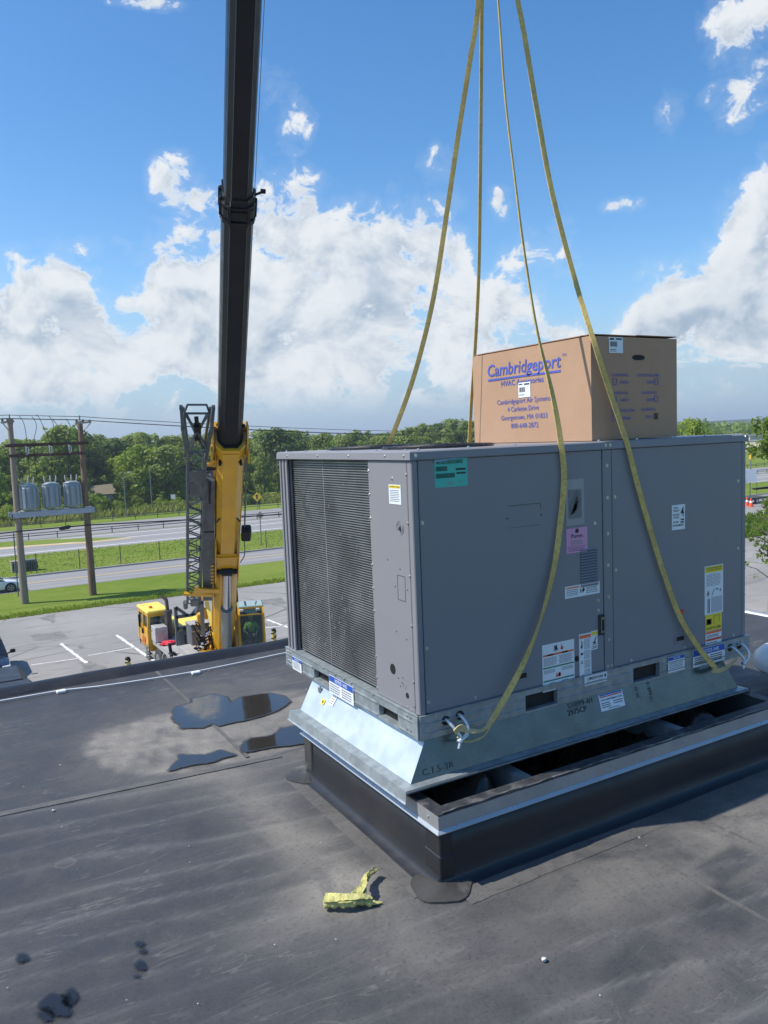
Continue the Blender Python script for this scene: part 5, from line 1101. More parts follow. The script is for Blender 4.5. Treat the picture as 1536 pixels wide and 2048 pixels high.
for i in range(26):   # hydraulic hoses
    x=-.62-.35*RNG.random(); z=1.6+1.1*RNG.random(); d=.7+.4*RNG.random()
    b.tube(catmull([sp(x,d,z),sp(x+.2*RNG.normal(),d+.15,z+.25*RNG.normal()),sp(x+.25*RNG.normal()*.6,d+.1,z+.3*RNG.normal()),sp(x+.2,d,z-.3)],4),.025,5)
b.build('hydraulic_hoses',M_BLK,cr,kind='stuff')
b=MB()
for i in range(12):
    x=-.60-.35*RNG.random(); z=1.7+1.1*RNG.random(); b.tube([sp(x,1.2,z),sp(x+.1,1.25,z+.05)],.035,6)
b.build('hose_fittings',M_CHR,cr,kind='stuff')
b=MB(); 
for z,w in((1.35,.42),(1.55,.5),(1.85,.42)): b.box(sp(-.75,1.0,z),(w,.4,.09),Rb,.02)
b.box(sp(-.95,.2,3.1),(.2,.4,.5),Rb,.05); b.box(sp(-.72,.1,3.3),(.3,.3,.5),Rb,.04); b.box(sp(-.85,.2,3.7),(.18,.3,.4),Rb,.04); b.tube([sp(-.9,.3,4.0),sp(-.7,.3,4.05)],.10,8)
b.build('valve_bank',M_YEL,cr)
b=MB(); b.box(sp(.1,-1.6,2.0),(1.7,1.1,.9),Rb,.06); b.build('counterweight',M_DGR,cr); b=MB(); b.tube([sp(-.5,-.9,2.5),sp(.5,-.9,2.5)],.3,20); b.build('winch_drum',M_STL,cr,smooth='auto')
# operator cab
co=lambda s,d,z: sp(.72+s,1.55+d,z)   # front left foot of the cab
cw,cd_,zb,zt_=1.02,1.45,1.72,3.60
cabp=MB()
def cbar(p,q,w=.07): cabp.bar(co(*p),co(*q),w,w,dB)
# front face leans: bottom d=0, top d=-.1
for s in(0,cw):
    cbar((s,.0,zb),(s,-.12,zt_-.25),.08); cbar((s,-.12,zt_-.25),(s,-.32,zt_),.08); cbar((s,-cd_,zb),(s,-cd_,zt_),.08); cbar((s,-.32,zt_),(s,-cd_,zt_),.07); cbar((s,0,zb),(s,-cd_,zb),.09)
cbar((0,0,zb),(cw,0,zb),.10); cbar((0,-.32,zt_),(cw,-.32,zt_)); cbar((0,-.12,zt_-.25),(cw,-.12,zt_-.25),.05); cbar((0,-cd_,zt_),(cw,-cd_,zt_))
oc=cabp.build('operator_cab',M_YEL,cr,label='operator cab with glass front and roof')
b=MB(); b.box(co(cw/2,-cd_/2,zb-.12),(cw+.1,cd_+.1,.16),Rb,.02); b.bar(co(-.12,.1,zb-.15),co(-.16,-.6,zb+2.0),.10,.10,dB); b.bar(co(-.02,.05,zb-.15),co(-.06,-.2,zb+1.5),.08,.08,dB); b.build('cab_floor',M_YEL,oc)
b=MB(); b.box(co(cw/2,-cd_-.02,(zb+zt_)/2),(cw,.04,zt_-zb),Rb); b.box(co(cw/2,-cd_/2,zb+.02),(cw-.1,cd_-.1,.03),Rb); b.build('cab_lining',M_BLK,oc)
b=MB(); b.add([co(.04,.02,zb+.05),co(cw-.04,.02,zb+.05),co(cw-.04,-.10,zt_-.27),co(.04,-.10,zt_-.27)],[(0,1,2,3)]); b.build('windscreen',M_GLS,oc)
b=MB(); b.add([co(.04,-.13,zt_-.22),co(cw-.04,-.13,zt_-.22),co(cw-.04,-.30,zt_-.03),co(.04,-.30,zt_-.03)],[(0,1,2,3)])
for s in(0,cw): b.add([co(s,-.05,zb+.1),co(s,-cd_+.05,zb+.1),co(s,-cd_+.05,zt_-.05),co(s,-.30,zt_-.05),co(s,-.14,zt_-.25)],[(0,1,2,3,4)])
b.build('side_window',M_GLS,oc)
b=MB(); b.box(co(cw/2,-.88,zt_+.05),(cw+.04,1.15,.08),Rb,.03); rfp=b.build('cab_roof',mat('roof_glass',(.22,.33,.33),.18,var=.1),oc)
b=MB(); b.box(co(cw*.3,-.88,zt_+.095),(.08,.9,.015),Rb); b.bar(co(.72,-.5,zt_+.10),co(.80,-1.2,zt_+.10),.03); b.build('wiper',M_BLK,oc)
b=MB()
for s in(.12,.80): b.box(co(s,-.16,zt_-.05),(.16,.10,.10),Rb,.02)
b.build('work_light',mat('lamp_glass',(.6,.62,.6),.2),oc,kind='stuff')
b=MB(); b.bar(co(.5,.04,zb+.05),co(.70,.02,zb+.45),.03); b.build('wiper',M_BLK,oc)
b=MB(); b.box(co(cw/2,-.95,zb+.45),(.5,.5,.12),Rb,.03); b.box(co(cw/2,-1.22,zb+.85),(.5,.12,.75),Rb,.04); b.build('seat',M_BLK,oc)
b=MB(); b.tube([sp(.70,.0,2.6),sp(.68,.0,4.2)],.08,10); b.build('exhaust_stack',M_BLK,cr)
# carrier
b=MB(); b.b2((6.72,24.5,1.50),(9.7,34.05,1.62)); b.b2((6.68,24.5,1.42),(6.725,34.05,1.64)); b.build('deck',M_GREY,cr)
b=MB(); b.b2((7.5,24.3,.70),(9.0,36.2,1.49)); b.build('chassis_frame',M_DGR,cr)
b=MB(); b.b2((7.10,28.9,1.622),(7.95,31.2,1.86),.01); b.build('deck_box',M_GREY,cr)
b=MB(); b.b2((6.95,29.6,1.623),(7.08,30.3,1.632)); b.build('deck_hatch',M_DGR,cr)
# carrier cab (single seat)
cabx0,cabx1,caby0,caby1=6.55,7.52,34.1,36.15
cc=MB()
P0=[(cabx0+.06,caby0,1.05),(cabx1,caby0,1.05),(cabx1,caby1,.95),(cabx0+.12,caby1,.95)]
P1=[(cabx0-.06,caby0,1.35),(cabx1,caby0,1.35),(cabx1,caby1+.1,1.35),(cabx0-.02,caby1+.1,1.35)]
P2=[(cabx0-.04,caby0,2.05),(cabx1,caby0,2.05),(cabx1,caby1+.06,2.05),(cabx0,caby1+.06,2.05)]
cc.loft([P0,P1,P2]); kb=cc.build('carrier_cab',M_YEL,cr,label='single seat yellow driving cab at the far front left')
b=MB()
for (x,y) in((cabx0,caby0+.05),(cabx1-.05,caby0+.05),(cabx1-.05,caby1-.12),(cabx0+.02,caby1-.12),(cabx0,caby0+.95)): b.bar((x,y,2.03),(x+(.05 if x<7 else 0),y,2.82),.11,.11,(1,0,0))
b.b2((cabx0-.02,caby0-.01,1.95),(cabx0+.02,caby1,2.12)); b.b2((cabx0,caby0-.015,1.95),(cabx1,caby0+.03,2.10)); b.b2((cabx0,caby0-.01,2.68),(cabx1,caby0+.06,2.82)); b.b2((cabx0+.01,caby0,2.68),(cabx0+.07,caby1-.1,2.82)); b.build('cab_pillar',M_YEL,kb)
b=MB(); b.box(((cabx0+cabx1)/2,(caby0+caby1)/2-.04,2.90),(1.06,2.12,.15),None,.04); b.build('cab_roof',M_YEL2,kb)
b=MB(); b.tube([(6.85,34.75,2.975),(6.85,34.75,3.07)],.08,10); b.build('beacon',mat('beacon_orange',(.75,.12,.02),.3),kb)
b=MB(); b.b2((cabx0+.045,caby0+.1,2.12),(cabx0+.055,caby1-.15,2.70)); b.b2((cabx0+.1,caby0+.055,2.12),(cabx1-.08,caby0+.065,2.68)); b.b2((cabx1-.03,caby0+.1,2.1),(cabx1-.02,caby1-.2,2.7)); b.build('window',M_GLS,kb)
b=MB(); b.b2((cabx0+.1,caby0+.3,2.0),(cabx1-.1,caby1-.2,2.06)); b.b2((6.8,34.6,2.0),(7.2,34.75,2.6)); b.build('seat',M_BLK,kb)
b=MB(); R=[(6.95+.17*math.cos(a),35.3+.07*math.sin(a),2.38+.16*math.sin(a)) for a in np.linspace(0,2*math.pi,15)]; b.tube(R,.018,5); b.build('steering_wheel',M_BLK,kb)
b=MB(); b.b2((6.40,35.4,2.0),(6.50,35.52,2.62),.03); b.b2((6.44,35.0,1.75),(6.53,35.12,2.0),.02); b.bar((6.44,35.45,2.5),(6.6,35.4,2.75),.03); b.bar((6.44,35.45,2.0),(6.6,35.4,1.9),.03); b.build('mirror',M_BLK,kb)
b=MB(); b.b2((6.484,34.35,1.05),(6.49,34.65,1.22)); b.b2((6.482,34.9,1.4),(6.49,34.96,1.55)); b.build('door_grab',M_DGR,kb)
b=MB(); b.b2((6.486,34.95,1.02),(6.489,34.965,1.95)); b.build('door_seam',M_DGR,kb)
b=MB(); b.prism([(0,0),(.22,.05),(.5,.02),(.62,.3),(.40,.42),(.25,.30),(.08,.45),(.02,.2)],(6.482,35.25,1.25),(0,-1,0),(0,0,1),(-1,0,0),.003); b.build('red_marking',mat('faded_red',(.5,.12,.03),.6),kb)
b=MB(); b.b2((6.50,34.12,1.02),(6.54,34.16,2.1)); b.b2((6.52,35.9,1.1),(6.56,36.0,1.9)); b.build('grab_rail',M_DGR,kb)
b=MB(); b.b2((6.5,34.3,.62),(6.75,34.9,.66)); b.b2((6.5,34.3,.86),(6.7,34.9,.90)); b.bar((6.55,34.32,.6),(6.6,34.32,1.1),.04); b.bar((6.55,34.88,.6),(6.6,34.88,1.1),.04); b.build('cab_step',M_DGR,cr)
b=MB(); b.b2((6.70,28.2,.75),(7.1,29.4,1.48),.03); b.build('fuel_tank',M_GREY,cr)
for oy in(25.2,29.3):
    b=MB(); b.b2((6.5,oy-.15,.85),(9.9,oy+.15,1.2),.02); b.b2((6.45,oy-.1,.25),(6.6,oy+.1,1.25)); b.b2((9.8,oy-.1,.25),(9.95,oy+.1,1.25)); b.tube([(6.52,oy,.0),(6.52,oy,.25)],.25,12); b.tube([(9.88,oy,.0),(9.88,oy,.25)],.25,12); b.build('outrigger',M_YEL,cr)
b=MB(); b.b2((7.95,34.3,1.2),(9.45,36.7,2.02),.04); b.build('engine_hood',M_YEL2,cr)
b=MB(); b.tube([(7.42,33.85,1.35),(7.42,33.85,2.85)],.17,14); b.tube([(7.42,33.85,2.75),(7.42,33.85,2.95)],.21,14); b.tube(catmull([(7.42,33.85,2.9),(7.40,33.86,3.25),(7.38,33.9,3.45),(7.22,34.0,3.62)],5),.085,10); b.build('exhaust_stack',mat('rusty_exhaust',(.11,.09,.075),.6,metal=.3,dirt=(.25,.16,.1),dscale=6,damt=.4),cr,smooth='auto')
b=MB(); b.b2((6.62,33.2,1.64),(7.20,33.95,2.34),.02); tb=b.build('tool_box',mat('tool_box_grey',(.48,.48,.47),.4,metal=.2,dirt=(.3,.26,.25),dscale=2),cr); b=MB(); b.b2((6.612,33.75,2.05),(6.62,33.82,2.15)); b.build('latch',M_BLK,tb)
b=MB()
ry=32.2
for A,B in(((7.36,1.4),(7.36,3.38)),((7.36,3.38),(7.88,2.92)),((7.36,2.92),(8.05,2.92)),((8.05,2.92),(8.48,3.36)),((8.05,2.92),(8.5,3.0)),((8.50,1.4),(8.50,3.6)),((7.7,1.4),(7.7,2.4)),((7.36,2.4),(8.5,2.4))): b.bar((A[0],ry,A[1]),(B[0],ry,B[1]),.14,.14,(0,1,0))
b.build('boom_rest',M_DGR,cr)
b=MB(); b.b2((7.36,32.05,1.4),(8.3,32.15,2.25)); b.build('radiator_grille',M_DGR,cr); b=MB()
for i in range(4):
    for j in range(3): b.b2((7.62+i*.12,32.03,1.75+j*.12),(7.70+i*.12,32.045,1.81+j*.12))
b.build('grille_slots',M_BLK,cr,kind='stuff')
b=MB(); b.b2((7.62,30.8,1.8),(8.42,31.6,2.72),.03); b.b2((7.60,30.78,2.725),(8.44,31.62,2.76)); b.build('hydraulic_tank',M_DGR,cr)
b=MB(); b.b2((7.59,30.77,2.765),(8.45,31.63,2.79)); b.b2((7.63,30.785,2.45),(8.41,30.80,2.5)); b.build('tank_lid',M_GREY,cr)
def wheel(parent,c,r,w,ax=V([1,0,0]),out_=-1,rim=M_RIM):
    c=V(c); b=MB(); R=[]; ax=V(ax); u=V([0,0,1.]); s_=np.cross(ax,u)
    for a,rr in((-.5,.62),(-.5,.93),(-.38,1.0),(.38,1.0),(.5,.93),(.5,.62)): R.append([c+ax*a*w+r*rr*(s_*math.cos(k)+u*math.sin(k)) for k in np.linspace(0,2*math.pi,29)[:-1]])
    b.loft(R); ty=b.build('wheel',M_RUB,parent,smooth='auto')
    b=MB(); b.tube([c+ax*out_*w*.52,c+ax*out_*w*.30],[r*.60,r*.5],20); b.tube([c+ax*out_*w*.60,c+ax*out_*w*.5],r*.17,10)
    for k in range(8): a=2*math.pi*k/8; p=c+r*.36*(s_*math.cos(a)+u*math.sin(a)); b.tube([p+ax*out_*w*.56,p+ax*out_*w*.5],r*.07,6)
    b.build('rim',rim,ty); return ty
for y in(33.45,31.9,27.5,26.1):
    wheel(cr,(6.95,y,.66),.66,.42); wheel(cr,(9.42,y,.66),.66,.42,out_=1)
b=MB()
R=[]
for a in np.linspace(math.radians(5),math.radians(175),12): R.append([(6.7,31.9+.76*math.cos(a),.68+.76*math.sin(a)),(7.2,31.9+.76*math.cos(a),.68+.76*math.sin(a)),(7.2,31.9+.72*math.cos(a),.68+.72*math.sin(a)),(6.7,31.9+.72*math.cos(a),.68+.72*math.sin(a))])
b.loft(R); b.build('mudguard',M_GREY,cr)
b=MB(); b.bar((6.72,30.9,1.5),(6.66,30.9,2.1),.12,.12); b.box((6.72,30.7,1.68),(.3,.4,.12),None,.05); b.build('lift_hook',M_BLK,cr)
# red strap heap on the deck
b=MB(); c=V([7.08,32.75,1.66])
for i in range(9): b.tube(catmull([c+V([RNG.normal()*.20,RNG.normal()*.22,abs(RNG.normal())*.035]) for _ in range(6)],4),.035,5)
tag(b.build('strap_heap',mat('red_strap',(.6,.03,.06),.7),None,smooth=True),'heap of red straps lying on the crane deck beside the grey tool box','straps')
# operator
def skin(name,pts,edges,radii,m,parent,sub=1):
    me=bpy.data.meshes.new(name); o0=org(parent); me.from_pydata([tuple(V(p)-o0) for p in pts],edges,[]); 
    ob=bpy.data.objects.new(name,me); COL.objects.link(ob); md=ob.modifiers.new('s','SKIN'); 
    for i,sv in enumerate(me.skin_vertices[0].data): sv.radius=(radii[i] if isinstance(radii[i],tuple) else (radii[i],radii[i])); sv.use_root=(i==0)
    md2=ob.modifiers.new('u','SUBSURF'); md2.levels=sub; md2.render_levels=sub
    dg=bpy.context.evaluated_depsgraph_get(); me2=bpy.data.meshes.new_from_object(ob.evaluated_get(dg)); bpy.data.objects.remove(ob)
    me2.polygons.foreach_set('use_smooth',[True]*len(me2.polygons)); me2.materials.clear(); me2.materials.append(m); me2.name=name
    ob=bpy.data.objects.new(name,me2); COL.objects.link(ob); ob.parent=parent; return ob
pe=thing('person','seated crane operator in fluorescent green shirt inside the glass cab','person',co(cw/2,-.9,zb+.5))
cs=cw/2; zp=zb+.55
M_HV=mat('hi_vis_green',(.24,.58,.10),.7,var=.08); M_SKIN=mat('skin',(.42,.25,.17),.6,var=.05); M_JEAN=mat('jeans',(.09,.14,.15),.8); M_HAIR=mat('hair',(.03,.02,.015),.8)
J={'pel':co(cs,-.92,zp+.02),'bel':co(cs,-.95,zp+.22),'che':co(cs,-.95,zp+.42),'nk':co(cs,-.93,zp+.60),
 'lh':co(cs-.10,-.9,zp),'lk':co(cs-.16,-.42,zp+.04),'la':co(cs-.14,-.32,zp-.38),'lt':co(cs-.14,-.12,zp-.42),
 'rh':co(cs+.10,-.9,zp),'rk':co(cs+.16,-.42,zp+.04),'ra':co(cs+.14,-.32,zp-.38),'rt':co(cs+.14,-.12,zp-.42),
 'ls':co(cs-.19,-.95,zp+.50),'le':co(cs-.30,-.80,zp+.24),'lw':co(cs-.20,-.55,zp+.20),'rs':co(cs+.19,-.95,zp+.50),'re':co(cs+.30,-.80,zp+.24),'rw':co(cs+.20,-.55,zp+.20)}
K=list(J); idx={k:i for i,k in enumerate(K)}
E_=[('pel','bel'),('bel','che'),('che','nk'),('pel','lh'),('lh','lk'),('lk','la'),('la','lt'),('pel','rh'),('rh','rk'),('rk','ra'),('ra','rt'),('che','ls'),('ls','le'),('le','lw'),('che','rs'),('rs','re'),('re','rw')]
RR={'pel':.15,'bel':.14,'che':(.18,.13),'nk':.06,'lh':.11,'lk':.075,'la':.05,'lt':.045,'rh':.11,'rk':.075,'ra':.05,'rt':.045,'ls':.075,'le':.05,'lw':.035,'rs':.075,'re':.05,'rw':.035}
bo=skin('body',[J[k] for k in K],[(idx[a],idx[c]) for a,c in E_],[RR[k] for k in K],M_JEAN,pe)
ks=['pel','bel','che','ls','le','rs','re']; id2={k:i for i,k in enumerate(ks)}
P=[J[k] for k in ks]; P[0]=co(cs,-.92,zp+.08)
skin('shirt',P,[(0,1),(1,2),(2,3),(3,4),(2,5),(5,6)],[.172,.165,(.205,.155),.10,.075,.10,.075],M_HV,pe)
b=MB(); hc=co(cs,-.90,zp+.76); b.ball(hc,.105,14,10,(.85,.95,1.15)); b.tube([co(cs,-.93,zp+.55),co(cs,-.91,zp+.68)],.05,10)
b.box(hc+dB*.105,(.03,.04,.05),Rb,.01)
for s in(-.085,.085): b.ball(hc+sB*s,.025,6,5,(.5,1,1))
hd=b.build('head',M_SKIN,pe,smooth=True)
b=MB()
for s in(-.035,.035): b.ball(hc+sB*s+dB*.092+zU*.015,.012,6,4)
b.box(hc+dB*.098-zU*.05,(.045,.01,.01),Rb); b.build('eyes',M_BLK,hd)
b=MB(); b.ball(hc+zU*.03-dB*.012,.112,12,8,(.85,.95,1.0)); 
b.v=[tuple(V(p)) for p in b.v]; b.build('cap',M_HV,hd,smooth=True)
for s in(-1,1):
    w0=J['lw'] if s<0 else J['rw']; b=MB(); b.box(w0+dB*.06,(.07,.08,.03),Rb,.01)
    for i in range(4): b.tube([w0+dB*.09+sB*(-.028+.019*i),w0+dB*(.135+.01*(i%2))+sB*(-.028+.019*i)-zU*.015,w0+dB*.13+sB*(-.028+.019*i)-zU*.045],[.010,.009,.007],6)
    b.tube([w0+dB*.05-sB*s*.03,w0+dB*.09-sB*s*.055,w0+dB*.11-sB*s*.05-zU*.02],[.012,.010,.008],6); b.build('hand',M_SKIN,pe,smooth=True)
# ================================================================== UTILITY FRAME
M_POLEA=mat('weathered_pole',(.27,.22,.17),.9,var=.2,scale=3,stretch=(6,6,.4),dirt=(.14,.11,.08),dscale=3,damt=.5)
M_POLEB=mat('brown_pole',(.20,.13,.085),.9,var=.25,scale=3,stretch=(5,5,.5),dirt=(.05,.03,.02),dscale=2.5,damt=.85)
M_BEAM=mat('rust_beam',(.075,.035,.025),.8,var=.3,scale=2)
M_ARM=mat('grey_wood',(.32,.29,.25),.9); M_WIRE2=mat('black_wire',(.02,.02,.022),.6); M_INSU=mat('insulator',(.12,.08,.07),.3)
M_TRF=mat('transformer_grey',(.27,.31,.33),.4,var=.05,scale=3,coat=.2,dirt=(.36,.38,.38),dscale=1.5,damt=.3)
uf=thing('utility_pole_pair','two wooden utility poles joined by brown beams and a grey transformer platform','utility poles',(5.65,57.1,0))
def pole(x,y,h,r0,r1,m,lean=0):
    b=MB(); n=14; b.tube([(x+lean*(i/n),y,h*i/n-.3*(i==0)) for i in range(n+1)],[r0+(r1-r0)*i/n for i in range(n+1)],12); return b.build('pole',m,uf,smooth='auto')
pole(3.38,57.1,12.85,.27,.17,M_POLEA); pole(7.92,57.05,12.6,.27,.17,M_POLEB)
b=MB()
b.b2((2.95,56.80,10.92),(8.35,56.92,11.14)); b.b2((2.95,57.28,10.92),(8.35,57.40,11.14)); b.build('crossbeam',M_BEAM,uf)
b=MB(); b.b2((3.1,56.80,10.22),(8.05,56.92,10.42)); b.build('crossbeam',M_BEAM,uf)
b=MB()
for x in(2.9,4.1): pass
b.b2((3.05,56.62,6.05),(8.45,56.82,6.42)); b.b2((2.85,57.38,6.10),(8.35,57.55,6.45)); pf=b.build('platform_beam',mat('platform_grey',(.36,.39,.44),.5),uf)
b=MB(); b.box((8.46,56.7,6.25),(.06,.3,.42)); b.box((3.0,56.9,6.2),(.10,.5,.34)); b.build('beam_end',M_DGR,uf)
b=MB()
for x in(3.45,4.9,6.35,7.8): b.b2((x,56.6,6.44),(x+.35,57.5,6.5))
b.build('platform_plate',mat('plate_white',(.6,.6,.57),.6),uf)
for (px_,x0,x1,z) in((3.38,2.85,3.62,12.62),(7.92,7.55,8.72,12.45)):
    b=MB(); b.bar((x0-.05,56.3,z-.03),(x1+.05,57.8,z+.1),.12,.14); b.bar((px_,57.0,z-.75),(x1,57.6,z),.05); b.bar((px_,57.0,z-.75),(x0,56.5,z),.05); b.build('crossarm',M_ARM,uf)
    b=MB()
    for f in(0.02,.98,.5): p=V([x0,56.3,z])*(1-f)+V([x1,57.8,z])*f; b.tube([p+V([0,0,.05]),p+V([0,0,.16]),p+V([0,0,.28])],[.06,.08,.03],8)
    b.tube([(px_,57.1,z+.2),(px_,57.1,z+.55)],[.05,.03],8); b.build('insulator',M_INSU,uf)
for x in(4.22,5.72,7.0):
    b=MB(); b.tube([(x-.05,56.74,10.95),(x+.14,56.70,10.85),(x+.14,56.68,10.45),(x,56.74,10.38)],.035,6); b.tube([(x,56.74,10.9),(x+.02,56.74,10.5)],.05,6); b.build('fuse_cutout',mat('porcelain',(.6,.58,.55),.3),uf)
b=MB(); b.bar((3.02,57.35,.5),(3.05,57.35,5.0),.07); b.build('conduit',M_DGR,uf)
prot=None
for i,(x,lab) in enumerate(((4.20,'leftmost of the three grey ribbed pole transformers, next to the weathered pole'),(5.65,'middle one of the three grey ribbed transformers on the raised platform'),(7.04,'rightmost of the three grey ribbed transformers, next to the brown pole'))):
    t_=thing('transformer',lab,'transformer',(x,57.1,6.5),'transformers on the pole platform')
    if prot is None:
        prot=t_
        b=MB(); b.tube([(x,57.1,6.56),(x,57.1,6.62),(x,57.1,8.18),(x,57.1,8.28),(x,57.1,8.38)],[.50,.56,.56,.50,.30],24); b.tube([(x,57.1,8.22),(x,57.1,8.27)],.585,24); b.build('tank',M_TRF,t_,smooth='auto')
        for a in(-160,-125,-95,-60,-25,20,60,100,140):
            a=math.radians(a); d=V([math.cos(a),math.sin(a),0]); b=MB(); b.box(V([x,57.1,7.38])+d*.58,(.16,.20,1.42),V([d,np.cross(d,zU),zU]),.03); b.build('cooling_fin',M_TRF,t_)
        for k,(dx,dy) in enumerate(((-.3,0),(.02,.1),(.28,-.05))):
            b=MB(); P=V([x+dx,57.1+dy,8.3]); b.tube([P,P+V([dx*.25,0,.14]),P+V([dx*.3,0,.28]),P+V([dx*.35,0,.42])],[.07,.045,.06,.03],8); b.ball(P+V([dx*.35,0,.46]),.06,8,5); b.build('bushing',mat('bushing_grey',(.38,.38,.38),.3),t_,smooth=True)
        kids=list(t_.children)
    else:
        for ch in kids: c=ch.copy(); COL.objects.link(c); c.parent=t_
def wire(name,pts,r,label,cat='power line',grp=None,m=M_WIRE2,sag=0,n=24):
    Q=[]
    for i in range(len(pts)-1):
        a=V(pts[i]);c=V(pts[i+1])
        for k in range(n): f=k/n; p=a+(c-a)*f; p=p-V([0,0,sag*4*f*(1-f)*(np.linalg.norm(c-a)/50)**2]); Q.append(p)
    Q.append(V(pts[-1])); b=MB(); b.tube(Q,r,5); o=b.build(name,m,None); tag(o,label,cat,grp); return o
for k,(yy,dz_,lb) in enumerate(((57.1,.50,'topmost thin power line running over the two wooden poles'),(56.35,.22,'middle thin power line on the front ends of the crossarms'),(57.75,.30,'lowest thin overhead power line on the rear ends of the crossarms'))):
    wire('power_line',[(-45,yy-2,12.6+dz_),(3.3,yy,12.62+dz_),(7.95,yy,12.42+dz_),(62,yy+14,9.6+dz_*2)],.022,lb,grp='power lines over the poles',sag=.35)
for x,z0,x2 in((3.9,12.9,4.3),(4.75,12.8,4.55),(5.2,12.9,5.6),(5.9,12.85,5.8),(6.3,12.6,6.7),(7.05,12.6,7.05)):
    pass
b=MB()
for x,z0,x2,z2 in((4.15,12.75,4.32,11.1),(4.95,12.7,4.75,11.1),(5.25,12.85,5.75,11.1),(6.05,12.7,5.85,11.1),(6.3,12.45,6.85,11.1),(7.15,12.5,7.0,11.1)):
    b.tube(catmull([(x-.18,56.9,z0+.28),(x,56.9,z0),(x+(x2-x)*.2+.08,56.8,(z0+z2)/2+.3),(x2,56.8,z2),(x2,56.75,8.9)],6),.020,5)
b.build('jumper_wire',M_WIRE2,uf)
tc_=wire('service_cable',[(-40,56.9,4.6),(3.4,56.85,5.12),(8.0,56.8,5.15),(50,58,4.2)],.05,'thick black service cable crossing low in front of the wooden poles','cable',sag=.25)
b=MB(); b.tube([(5.95,56.82,5.02),(6.1,56.82,5.06),(6.6,56.82,5.12),(6.75,56.82,5.18)],[.05,.13,.14,.05],8); b.build('splice_case',M_WIRE2,tc_,smooth=True)
# ================================================================== CARS
def car(name,label,cat,origin,ang,L,Wc,Hc,body,belt,hood,prof,green,paint,suv=False):
    """x forward. prof: list (x,zTop) body deck, green: list (x,z) greenhouse outline"""
    t_=thing(name,label,cat,origin); t_.rotation_euler=(0,0,ang)
    def bd_(mb,nm,m,par,smooth='auto'):
        me_=mb.build(nm,m,None,smooth=smooth); me_.parent=par; return me_
    b=MB(); R=[]
    for x,z,k in prof:
        w=Wc/2*k; R.append([(x,-w*.88,.24),(x,-w,.42),(x,-w,z-.22),(x,-w*.93,z-.05),(x,-w*.70,z),(x,w*.70,z),(x,w*.93,z-.05),(x,w,z-.22),(x,w,.42),(x,w*.88,.24)])
    b.loft(R); B_=bd_(b,'body',paint,t_)
    w=Wc/2; b=MB(); gz0=green[0][1]; R=[]
    xs_=[g[0] for g in green]; top=[g for g in green]
    low=[(green[0][0],gz0),(green[-1][0],green[-1][1])]
    # greenhouse: bottom ring & top ring
    f0,f1,f2,f3=green
    b.loft([[(f0[0],-w*.90,f0[1]-.03),(f3[0],-w*.90,f3[1]-.03),(f3[0],w*.90,f3[1]-.03),(f0[0],w*.90,f0[1]-.03)],[(f1[0],-w*.70,f1[1]),(f2[0],-w*.70,f2[1]),(f2[0],w*.70,f2[1]),(f1[0],w*.70,f1[1])]]); bd_(b,'window',M_GLSD,t_,None)
    b=MB(); b.box(((f1[0]+f2[0])/2,0,(f1[1]+f2[1])/2+.015),(abs(f1[0]-f2[0])+.12,w*1.46,.05),None,.02)
    for s in(-1,1):
        for (a,c) in((f0,f1),(f3,f2)): b.bar((a[0],s*w*.895,a[1]-.02),(c[0],s*w*.705,c[1]),.07,.06)
        b.bar(((f0[0]+f3[0])/2,s*w*.90,(f0[1]+f3[1])/2-.02),((f1[0]+f2[0])/2,s*w*.71,(f1[1]+f2[1])/2),.07,.05)
    bd_(b,'roof',paint,t_,None)
    for x in(L*.31,-L*.30):
        for s in(-1,1):
            c=V([x,s*(w-.10),.34 if not suv else .40]); r=.34 if not suv else .40
            b=MB(); b.tube([c+V([0,s*.0,0]),c+V([0,s*.115,0])],r+.06,20); bd_(b,'wheel_arch',M_BLK,t_,None)
            b=MB(); b.tube([c+V([0,-s*.1,0]),c+V([0,s*.10,0]),c+V([0,s*.13,0])],[r,r,r*.93],22); ty=bd_(b,'wheel',M_RUB,t_)
            b=MB()
            for k in range(5): a=2*math.pi*k/5; b.bar(c+V([0,s*.135,0]),c+V([r*.62*math.cos(a),s*.135,r*.62*math.sin(a)]),.05,.03,(0,1,0))
            b.tube([c+V([r*.64*math.cos(a),s*.133,r*.64*math.sin(a)]) for a in np.linspace(0,2*math.pi,20)],.02,4); rm=bd_(b,'rim',M_RIM,ty,None)
    return t_,bd_,w
M_CARW=mat('car_white',(.72,.74,.76),.2,var=.02,coat=.8); M_CARK=mat('car_dark_blue',(.012,.018,.032),.14,var=.05,coat=.9)
wc,bdw,w=car('parked_car','white car on the service road half hidden behind the weathered pole','car',(1.55,63.6,0),0,4.6,1.82,1.42,None,.9,.9,[(-2.28,.85,.86),(-2.15,.98,.93),(-1.5,1.0,1),(.2,.96,1),(1.2,.90,1),(1.9,.80,.96),(2.2,.66,.88),(2.3,.52,.8)],[(-2.0,.98),(-1.2,1.38),(.05,1.38),(1.05,.93)],M_CARW)
b=MB()
for s in(-1,1): b.box((2.12,s*.68,.68),(.22,.28,.10),None,.03)
bdw(b,'headlight',mat('lamp_clear',(.5,.52,.55),.1),wc,None)
b=MB(); b.box((2.28,0,.42),(.06,1.3,.16)); bdw(b,'grille',M_BLK,wc,None)
